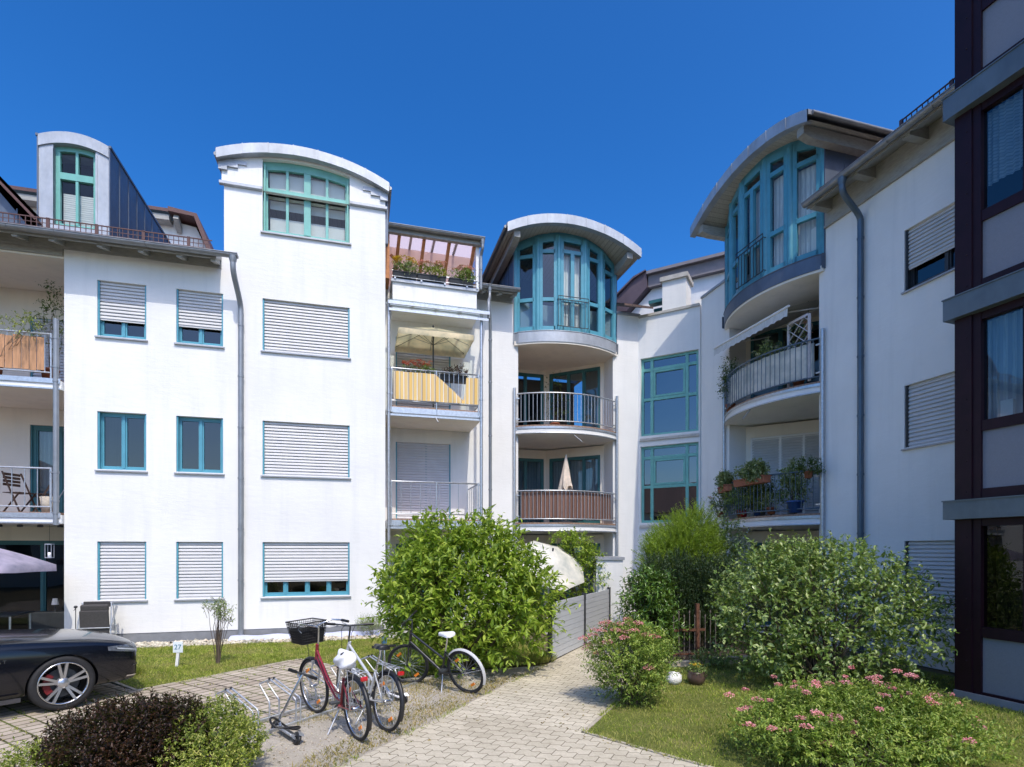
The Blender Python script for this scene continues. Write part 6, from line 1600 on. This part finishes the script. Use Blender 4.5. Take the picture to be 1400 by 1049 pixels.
# ================================================================ SUNSHADES
def sunshade(label, name_loc, rz, R, pole, drop, ang=R_(0), n=8, mat=None, square=None, valance=.12, tilt=(0, 0), ribs=True, z_in=0.0):
    t = thing('sunshade', label, 'sunshade', name_loc, rz)
    q = MB(); q.tube([(0, 0, 0), (0, 0, pole)], .02, 10); q.build('pole', M['steel_dark'], t)
    T = Matrix.Translation((0, 0, pole)) @ Matrix.Rotation(tilt[0], 4, 'X') @ Matrix.Rotation(tilt[1], 4, 'Y')
    if square: cor = [(square[0]/2*sx, square[1]/2*sy) for sx, sy in ((-1, -1), (0, -1), (1, -1), (1, 0), (1, 1), (0, 1), (-1, 1), (-1, 0))]
    else: cor = [(R*math.cos(2*PI*k/n+ang), R*math.sin(2*PI*k/n+ang)) for k in range(n)]
    m = len(cor); q = MB(); V = [tuple(T @ Vector((0, 0, 0)))]; rings = 7
    for r in range(1, rings+1):
        tt = r/rings
        for k in range(m*4):
            a, c = cor[k//4], cor[(k//4+1) % m]; u = (k % 4)/4; x = a[0]+(c[0]-a[0])*u; y = a[1]+(c[1]-a[1])*u
            sag = (.25*u*(1-u)*4*.16 if not square else .03*u*(1-u)*4); z = -drop*(tt**1.25 if not square else tt)-sag*tt*.35
            V.append(tuple(T @ Vector((x*tt, y*tt, z))))
    M4 = m*4; base = 1+(rings-1)*M4
    for k in range(M4):
        x, y, z = V[base+k]; sc = .05*abs(math.sin(PI*(k % 4)/4+.0)); V.append((x*1.005, y*1.005, z-valance+sc*.4))
    fs = [(0, 1+k, 1+(k+1) % M4) for k in range(M4)]+[(1+(r-1)*M4+k, 1+r*M4+k, 1+r*M4+(k+1) % M4, 1+(r-1)*M4+(k+1) % M4) for r in range(1, rings+1) for k in range(M4)]
    q.add(V, fs, True); q.build('canopy', mat, t)
    if ribs:
        q = MB()
        for a in cor:
            p = [T @ Vector((a[0]*s, a[1]*s, -drop*(s**1.25 if not square else s)-.02)) for s in (0, .5, 1)]; q.tube(p, .006, 5)
            if square is None or (abs(a[0]) > .01 and abs(a[1]) > .01) or True: q.tube([T @ Vector((0, 0, -drop-.10)), T @ Vector((a[0]*.5, a[1]*.5, -drop*.5-.02))], .005, 5)
        q.build('ribs', M['steel_dark'], t)
    q = MB(); q.ball(tuple(T @ Vector((0, 0, .03))), .025, .025, .04, 8, 6); q.build('finial', M['steel_dark'], t)
    q = MB(); q.lathe([(0, 0), (.22, 0), (.22, .05), (.05, .07), (.03, .16)], (0, 0, 0), 20); q.build('base', M['concrete'], t)
    return t
def cloth(name, col, tr=.35):
    m = leaf_mat(name, (tuple(c*.97 for c in col), col), tr, .8, .15, patch=1); return m
sunshade('purple round sunshade with scalloped edge on the ground floor terrace', on(FL, -1.62, -1.0), FLr, 1.25, 2.16, .42, R_(10), 8, cloth("lilac_canvas", (.42, .39, .56)), valance=.13)
sunshade('cream rectangular sunshade on the upper balcony beside the tower', on(FL, 7.28, .85, 5.615), FLr, 1, 2.28, .36, mat=cloth("cream_canvas", (.74, .66, .50), .45), square=(1.9, 1.35), valance=.14)
sunshade('white tilted sunshade behind the big shrub and grey fence', (.98, 13.3, 0), R_(10), .98, 2.02, .42, R_(12), 8, cloth("white_canvas", (.80, .79, .78), .3), valance=.03, tilt=(R_(36), R_(8)))
# closed sunshade on the bay balcony
def bay_pt(frame, x0, x1, f, y): return frame.w(x0+(x1-x0)*f, y)
bx = on(FL, 11.28, W0-.10, 2.82)
t = thing('sunshade', 'closed pale pink sunshade on the balcony with the reed screen', 'sunshade', bx, FLr)
q = MB(); q.tube([(0, 0, 0), (0, 0, 2.02)], .018, 8); q.build('pole', M['white'], t)
q = MB(); V = []; m = 24
for i in range(14):
    tt = i/13; r = .015+.17*tt**.8; 
    for k in range(m):
        a = 2*PI*k/m; w = r*(1+.32*math.sin(5*a+.6*math.sin(tt*4))*tt); z = 2.0-.98*tt+(.09*math.sin(5*a+1.2) if i == 13 else 0); V.append((w*math.cos(a), w*.75*math.sin(a), z))
q.add(V, [(i*m+k, i*m+(k+1) % m, (i+1)*m+(k+1) % m, (i+1)*m+k) for i in range(13) for k in range(m)], True); q.build('canopy', cloth("pink_canvas", (.80, .70, .65), .25), t)
q = MB(); q.lathe([(0, 0), (.2, 0), (.2, .05), (.03, .08)], (0, 0, 0), 16); q.build('base', M['concrete'], t)

# ================================================================ THINGS ON THE BALCONIES
pl_m = pmat("larch_boards", (.50, .265, .135), .75, .3, 3, stretch=(6, 6, .7), bump=.004)
t = thing('privacy_screen', 'balcony screen of upright light brown boards on the far left upper balcony', 'privacy screen', on(FL, 0, -.0), FLr)
x = -3.85; q = MB()
while x < -.92:
    w = rng.uniform(.125, .155); q.box(x, x+w-.012, .088-.17, .104-.17, 5.76+rng.uniform(-.01, .01), 6.45+rng.uniform(-.02, .02)); x += w
q.build('boards', pl_m, t)
# striped cloth with a torn corner
def stripes_mat():
    m, N, Lk, P = _new("striped_canvas"); tc = N.new("ShaderNodeTexCoord"); sp = N.new("ShaderNodeSeparateXYZ"); Lk.new(tc.outputs["Object"], sp.inputs[0])
    fr = math_n(N, Lk, 'FRACT', math_n(N, Lk, 'DIVIDE', sp.outputs[0], .33)); r = N.new("ShaderNodeValToRGB"); r.color_ramp.interpolation = 'CONSTANT'
    st = [(0, (.72, .47, .15)), (.22, (.66, .58, .42)), (.30, (.40, .33, .24)), (.34, (.75, .52, .20)), (.55, (.72, .68, .58)), (.63, (.62, .36, .12)), (.68, (.70, .50, .22)), (.86, (.60, .52, .40)), (.93, (.34, .27, .2))]
    el = r.color_ramp.elements
    while len(el) < len(st): el.new(.5)
    for e, (p, c) in zip(el, st): e.position = p; e.color = (*c, 1)
    Lk.new(fr, r.inputs[0]); Lk.new(r.outputs[0], P.inputs["Base Color"]); P.inputs["Roughness"].default_value = .9; return m
t = thing('balcony_screen', 'yellow striped cloth with a torn corner tied along the balcony railing beside the tower', 'balcony screen', on(FL, 0, 0), FLr)
q = MB(); nx, nz = 60, 10; V = []
for i in range(nx+1):
    u = i/nx; x = 6.22+2.14*u; top = 6.45 if u < .48 else (6.45-.62*(u-.48)/.34 if u < .82 else 5.83+(.6*(u-.82)/.03 if u < .85 else .6))
    for j in range(nz+1):
        v = j/nz; z = 5.76+(top-5.76)*v; V.append((x, YB-.035-.012*math.sin(x*9+v*2)-.006*math.sin(x*23), z))
q.add(V, [(i*(nz+1)+j, (i+1)*(nz+1)+j, (i+1)*(nz+1)+j+1, i*(nz+1)+j+1) for i in range(nx) for j in range(nz)], True); q.build('cloth', stripes_mat(), t)
# reed mat on the bay balcony, white cloth on the right bay balcony
def curved_screen(name, label, cat, frame, x0, x1, y0, sag, z0, z1, mat, n=150, wav=.006, thick=.012, fr=(.05, .95), jag=.0):
    xm = (x0+x1)/2; hw = (x1-x0)/2; rad = (hw*hw+sag*sag)/(2*sag); cy = y0-sag+rad
    t = thing(name, label, cat, frame.loc, frame.a); q = MB(); V = []
    for i in range(n+1):
        x = x0+(x1-x0)*(fr[0]+(fr[1]-fr[0])*i/n); y = cy-math.sqrt(rad*rad-(x-xm)**2); d = Vector((x-xm, y-cy)).normalized()
        o = .0-.035+wav*math.sin(i*2.4)+wav*.7*math.sin(i*.83); jz = rng.uniform(-jag, jag)
        V += [(x+d.x*o, y+d.y*o, z0+jz*.5), (x+d.x*o, y+d.y*o, z1+jz)]
    q.add(V, [(2*i, 2*i+2, 2*i+3, 2*i+1) for i in range(n)], True); q.build('sheet', mat, t); return t
reed = planks_mat("reed_mat", (.20, .10, .07), (.34, .19, .14), .021, 'x', joint=(.09, .04, .03), rough=.9, jw=.2)
curved_screen('reed_screen', 'brown reed mat along the lower curved balcony railing of the middle bay', 'privacy screen', FL, BX0, BX1, W0, .52, 2.95, 3.70, reed, jag=.015)
curved_screen('balcony_screen', 'white cloth screen inside the curved balcony railing of the right bay', 'balcony screen', FR, RX0, RX1, 0, .50, 5.76, 6.48, cloth("white_screen_cloth", (.78, .78, .78), .3), n=90, wav=.012)

def planter_box(label, frame, x, y, z, w, mat='terracotta', leaf='lf_shrub', fl=None, rz=0, hgt=.16, lush=.16, dx=.0, group=None, n=110, ll=.05, fln=22):
    t = thing('flower_box', label, 'flower box', frame.w(x, y, z), frame.a+rz, group)
    q = MB(); q.prism_x([(-.08, .0), (-.10, hgt), (.10, hgt), (.08, .0)], -w/2, w/2); q.box(-w/2-.01, w/2+.01, -.112, .112, hgt-.02, hgt+.004); q.build('box', M[mat], t)
    P, D = twigs([(0, 0, hgt+lush*.4, w*.52, .13, lush*.6), (w*.2, -.05, hgt+lush*.3, w*.3, .14, lush*.8)], n, (.2, 1), .8, .6, .6, floor=hgt*.4); leafy('foliage', M[leaf], t, P, D, 7, .13, ll, ll*.5, .45)
    if fl: blooms('petals', M[fl], t, [(rng.uniform(-w/2, w/2), rng.uniform(-.14, .08), hgt+lush*1.05+.05+rng.uniform(-.07, .07)) for _ in range(fln)], .042, 26, .03)
    return t
planter_box('flower box of magenta geraniums behind the yellow striped cloth', FL, 6.85, YB+.16, 6.34, .75, 'black', 'lf_shrub', 'magenta', fln=34)
planter_box('flower box of dark purple leaves right of the sunshade pole behind the striped cloth', FL, 7.75, YB+.16, 6.34, .7, 'black', 'purple', None, lush=.2)
for i, (x, w, lab, lf, fl) in enumerate([(6.55, .6, 'black flower box under the orange timber wall of the roof terrace', 'lf_var', 'orange'), (7.25, .75, 'black flower box of pink and green plants in the middle of the roof terrace railing', 'lf_yellow', 'pink'), (8.05, .65, 'black flower box with dark leaves and pink flowers at the terrace\'s right end', 'lf_shrub', 'pink')]):
    planter_box(lab, FL, x, 1.0+.0, 9.14, w, 'black', lf, fl, group=None, lush=.26, n=150, ll=.06, fln=26)
# flower boxes and pots on the right bay balcony
xmR = (RX0+RX1)/2
planter_box('long terracotta flower box at the left end of the right bay balcony', FR, -4.60, -.36, 3.52, .78, 'terracotta', 'lf_var', None, rz=R_(-24), lush=.32, n=330, ll=.07)
planter_box('terracotta flower box in the middle of the right bay balcony railing', FR, -3.30, -.60, 3.56, 1.05, 'terracotta', 'lf_var', None, rz=0, lush=.32, n=420, ll=.07)
def pot_plant(label, frame, x, y, z, r, h, potmat, leaf, env, nt=90, per=8, tl=.2, ll=.06, lw=.03, flower=None, cat='potted plant', up=.6, droop=.4):
    t = thing('potted_plant', label, cat, frame.w(x, y, z), 0)
    q = MB(); q.lathe([(0, 0), (r*.75, 0), (r, h), (r*1.08, h), (r*1.08, h*.86), (r*.93, h*.9), (0, h*.9)], (0, 0, 0), 18); q.build('pot', M[potmat] if isinstance(potmat, str) else potmat, t)
    P, D = twigs(env, nt, (.2, 1), up, .7, .5, floor=h*.5); leafy('foliage', M[leaf], t, P, D, per, tl, ll, lw, droop); stems(t, r*.3, [tuple(p) for p in P[:10]], .006)
    if flower: blooms('petals', M[flower], t, [tuple(p+d*tl*.8) for p, d in zip(P[:14], D[:14])], .03, 16, .022)
    return t
blue = pmat("blue_glaze", (.03, .09, .28), .3, .1, 6); redp = pmat("red_pot", (.45, .02, .02), .4)
pot_plant('bushy green plant in a red pot behind the bars of the right bay balcony', FR, -3.95, -.30, 2.85, .09, .14, redp, 'lf_shrub', [(0, 0, .42, .28, .22, .28)], 130)
pot_plant('yellow green plant in a small blue pot behind the bars of the right bay balcony', FR, -3.45, -.32, 2.85, .09, .14, blue, 'lf_yellow', [(0, 0, .40, .24, .2, .24)], 90)
pot_plant('low plant in a terracotta pot behind the bars near the large blue pot', FR, -2.95, -.34, 2.85, .10, .16, 'terracotta', 'lf_var', [(0, 0, .30, .2, .2, .14)], 60)
pot_plant('tall plant in the large blue pot at the right end of the balcony', FR, -2.35, -.22, 2.85, .17, .26, blue, 'lf_var', [(0, 0, .62, .25, .2, .35), (.05, 0, .95, .2, .2, .2)], 130)
pot_plant('dark leafy plant fixed beside the grey post of the right bay balcony', FR, -1.86, -.34, 3.55, .09, .14, 'terracotta', 'lf_dark', [(0, 0, .22, .22, .18, .2), (.15, 0, .12, .16, .14, .12)], 80)
pot_plant('trailing plant with pale pink flowers at the left end of the right bay balcony', FR, -4.98, -.22, 2.9, .1, .16, 'terracotta', 'lf_var', [(0, 0, .38, .2, .2, .3), (-.1, -.15, .1, .2, .2, .3)], 120, flower='pink')
pot_plant('bushy white flowering plant above the white cloth of the upper right balcony', FR, -3.05, -.25, 6.18, .12, .2, 'terracotta', 'lf_var', [(0, 0, .42, .26, .22, .22)], 120, flower='whitef')
pot_plant('dark green climber at the left end of the upper right balcony', FR, -4.72, -.1, 5.65, .12, .2, 'terracotta', 'lf_dark', [(0, 0, .75, .22, .2, .5), (0, 0, 1.15, .14, .14, .3)], 170)
pot_plant('pink flowering climber on the white trellis of the upper right balcony', FR, -2.55, .05, 5.65, .12, .2, 'terracotta', 'lf_var', [(0, 0, 1.0, .16, .14, .5)], 70, flower='pink')
pot_plant('leafy plant in a grey pot between the red and the small blue pot', FR, -3.70, .0, 2.85, .12, .2, 'plinth', 'lf_dark', [(0, 0, .55, .34, .26, .36)], 170, ll=.08, lw=.042)
pot_plant('bushy light green plant in a brown pot at the left of the right bay balcony', FR, -4.30, -.1, 2.85, .12, .2, 'terracotta', 'lf_shrub', [(0, 0, .55, .36, .26, .36)], 170, ll=.08, lw=.042)
pot_plant('light green plant in a pale pot right of the terracotta pot behind bars', FR, -2.68, .0, 2.85, .12, .2, 'concrete', 'lf_shrub', [(0, 0, .5, .30, .24, .32), (-.1, -.1, .85, .2, .16, .18)], 150, ll=.075, lw=.04)
t = thing('trellis', 'white diamond lattice trellis at the right end of the upper right balcony', 'trellis', FR.w(-2.36, -.12, 5.68), FR.a)
q = MB(); w2, h2 = .30, 1.45
for x in (-w2, w2): q.box(x-.025, x+.025, -.02, .02, 0, h2)
for z in (.5, h2): q.box(-w2+.025, w2-.025, -.02, .02, z-.025, z+.025)
for k in range(-3, 6):
    for s in (-1, 1):
        z0 = .53+k*.26; p0 = [-w2, z0]; p1 = [w2, z0+.52]
        def clip(p0, p1, lo, hi):
            d = (p1[1]-p0[1])/(p1[0]-p0[0])
            if p0[1] < lo: p0 = [p0[0]+(lo-p0[1])/d, lo]
            if p1[1] > hi: p1 = [p0[0]+(hi-p0[1])/d, hi]
            return p0, p1
        p0, p1 = clip(p0, p1, .53, h2-.03)
        if p1[0]-p0[0] > .05: q.bar((s*p0[0], .006*s, p0[1]), (s*p1[0], .006*s, p1[1]), .01, .028, up=(0, 1, 0))
q.build('lattice', pmat("pale_trellis", (.55, .53, .55), .7, .1, 8), t)
t = thing('wall_lamp', 'round pale lantern hanging on the wall of the upper right balcony', 'lamp', FR.w(-3.0, .75, 7.3), FR.a)
q = MB(); q.ball((0, 0, 0), .10, .10, .11); q.build('shade', pmat("paper_shade", (.62, .50, .42), .8), t); q = MB(); q.tube([(0, 0, .1), (0, 0, .62)], .004, 5); q.build('cord', M['black'], t)
# plants and chairs on the left balconies and on the bay
pot_plant('slender leafy plant leaning over the board screen of the far left upper balcony', FL, -.98, .28, 5.63, .16, .26, 'terracotta', 'lf_dark', [(0, 0, 1.15, .22, .22, .6), (.08, 0, 1.75, .14, .14, .25)], 75, 7, .26, .085, .028, droop=.5)
pot_plant('bright leafy branch hanging over the board screen at the left picture edge', FL, -1.85, .08, 5.63, .14, .24, 'terracotta', 'lf_yellow', [(0, -.1, 1.02, .42, .14, .10), (.75, -.14, .98, .22, .1, .12)], 70, 8, .24, .075, .022, droop=.4)
pot_plant('tall house plant with reddish stems behind the upper railing of the middle bay', FL, 11.15, W0+.5, 5.65, .14, .24, 'terracotta', 'lf_dark', [(0, 0, 1.3, .28, .24, .45), (.1, 0, .7, .2, .2, .4)], 60, 6, .3, .09, .03)
def folding_chair(label, frame, x, y, z, rz):
    t = thing('folding_chair', label, 'chair', frame.w(x, y, z), frame.a+rz); wood = M.get('dkwood') or M.setdefault('dkwood', pmat("dark_wood", (.045, .025, .018), .6, .2, 9))
    q = MB()
    for i in range(5): q.box(-.2, .2, -.18+i*.08, -.12+i*.08, .44, .455)
    q.build('seat', wood, t); q = MB()
    for i in range(4): q.box(-.19, .19, .19, .205, .60+i*.075, .655+i*.075)
    q.build('backrest', wood, t)
    for s in (-1, 1):
        q = MB(); q.bar((s*.21, -.22, 0), (s*.21, .2, .9), .03, .02, up=(0, 1, 0)); q.build('leg', wood, t)
        q = MB(); q.bar((s*.185, .22, 0), (s*.185, -.18, .45), .03, .02, up=(0, 1, 0)); q.build('leg', wood, t)
    return t
folding_chair('dark wooden folding chair at the left picture edge on the first floor balcony', FL, -1.72, .7, 2.82, R_(70))
folding_chair('dark wooden folding chair in the middle of the far left first floor balcony', FL, -1.36, .9, 2.82, R_(-60))
t = thing('wicker_basket', 'pale basket with garden tools at the right end of the far left first floor balcony', 'basket', FL.w(-.98, .25, 2.82), FLr)
q = MB(); q.lathe([(0, 0), (.12, 0), (.16, .34), (.15, .34), (.11, .02)], (0, 0, 0), 16); q.build('basket', pmat("pale_wicker", (.42, .37, .30), .8, .2, 20), t); q = MB(); q.tube([(0, 0, .1), (.16, 0, .62)], .012, 6); q.tube([(.05, .03, .1), (.26, .02, .5)], .012, 6); q.build('tool', M['galv'], t)
# terrace of the ground floor on the far left
t = thing('garden_table', 'dark garden table with a pale edge under the purple sunshade', 'table', FL.w(-1.62, -.1, 0), FLr)
q = MB(); q.box(-.45, .35, -.4, .4, .70, .73); q.build('table_top', M['steel_dark'], t)
for sx, sy in ((-.4, -.35), (.3, -.35), (-.4, .35), (.3, .35)): q = MB(); q.tube([(sx, sy, 0), (sx, sy, .70)], .018, 6); q.build('leg', M['galv'], t)
t = thing('table_lamp', 'small lamp with a white shade behind the terrace door of the ground floor', 'lamp', FL.w(-1.30, 1.2, .62), FLr)
q = MB(); q.lathe([(.07, .16), (.045, .30)], (0, 0, 0), 16); q.build('shade', M['white'], t); q = MB(); q.lathe([(0, 0), (.05, 0), (.012, .03), (.012, .2)], (0, 0, 0), 10); q.build('base', M['steel_dark'], t)
t = thing('sideboard', 'low dark sideboard carrying the white lamp on the shaded terrace', 'sideboard', FL.w(-1.25, 1.25, 0), FLr)
q = MB(); q.box(-.5, .5, -.2, .2, .06, .62); q.build('cabinet', M['steel_dark'], t, bevel=.01)
for x in (-.45, .45): q = MB(); q.box(x-.03, x+.03, -.17, .17, 0, .06); q.build('leg', M['steel_dark'], t)
t = thing('lantern', 'small hanging wire lantern by the wall corner of the ground floor terrace', 'lantern', FL.w(-.86, -.0, 2.0), FLr)
q = MB(); q.box(-.06, .06, -.06, .06, .14, .16); q.box(-.06, .06, -.06, .06, -.14, -.12)
for x in (-.055, .055):
    for y in (-.055, .055): q.bar((x, y, -.12), (x, y, .14), .008, .008)
q.build('cage', M['galv'], t); q = MB(); q.tube([(0, 0, .16), (0, 0, .55)], .003, 4); q.build('cord', M['black'], t); q = MB(); q.lathe([(0, -.12), (.03, -.12), (.03, -.02), (0, -.02)], (0, 0, 0), 10); q.build('candle', M['white'], t)

# ================================================================ house across the court (seen in the window panes)
def neighbour(label, loc, rz, w, d, h, hr):
    t = thing('neighbour_house', label, 'house', loc, rz)
    q = MB(); q.box(-w, w, -d, d, 0, h); q.build('wall', M['plaster'], t)
    q = MB(); q.add([(-w-.6, -d-.6, h-.1), (w+.6, -d-.6, h-.1), (w+.6, d+.6, h-.1), (-w-.6, d+.6, h-.1), (-w*.45, 0, h+hr), (w*.45, 0, h+hr)], [(0, 1, 5, 4), (1, 2, 5), (2, 3, 4, 5), (3, 0, 4), (0, 3, 2, 1)]); q.build('roof', M['roof_tile'], t)
    for z in (1.0, 3.7):
        for x in (-.7, -.28, .14, .56): q = MB(); q.box(x*w, x*w+1.1, d, d+.04, z, z+1.3); q.build('window', M['steel_dark'], t)
neighbour('plain house with a hipped brown roof straight across the court behind the viewer', (2.0, -21, 0), R_(8), 7, 5, 5.6, 3.0)
neighbour('wide house with a hipped brown roof behind and to the left of the viewer', (-20.5, -11.0, 0), R_(-43), 7.5, 5, 5.4, 3.0)
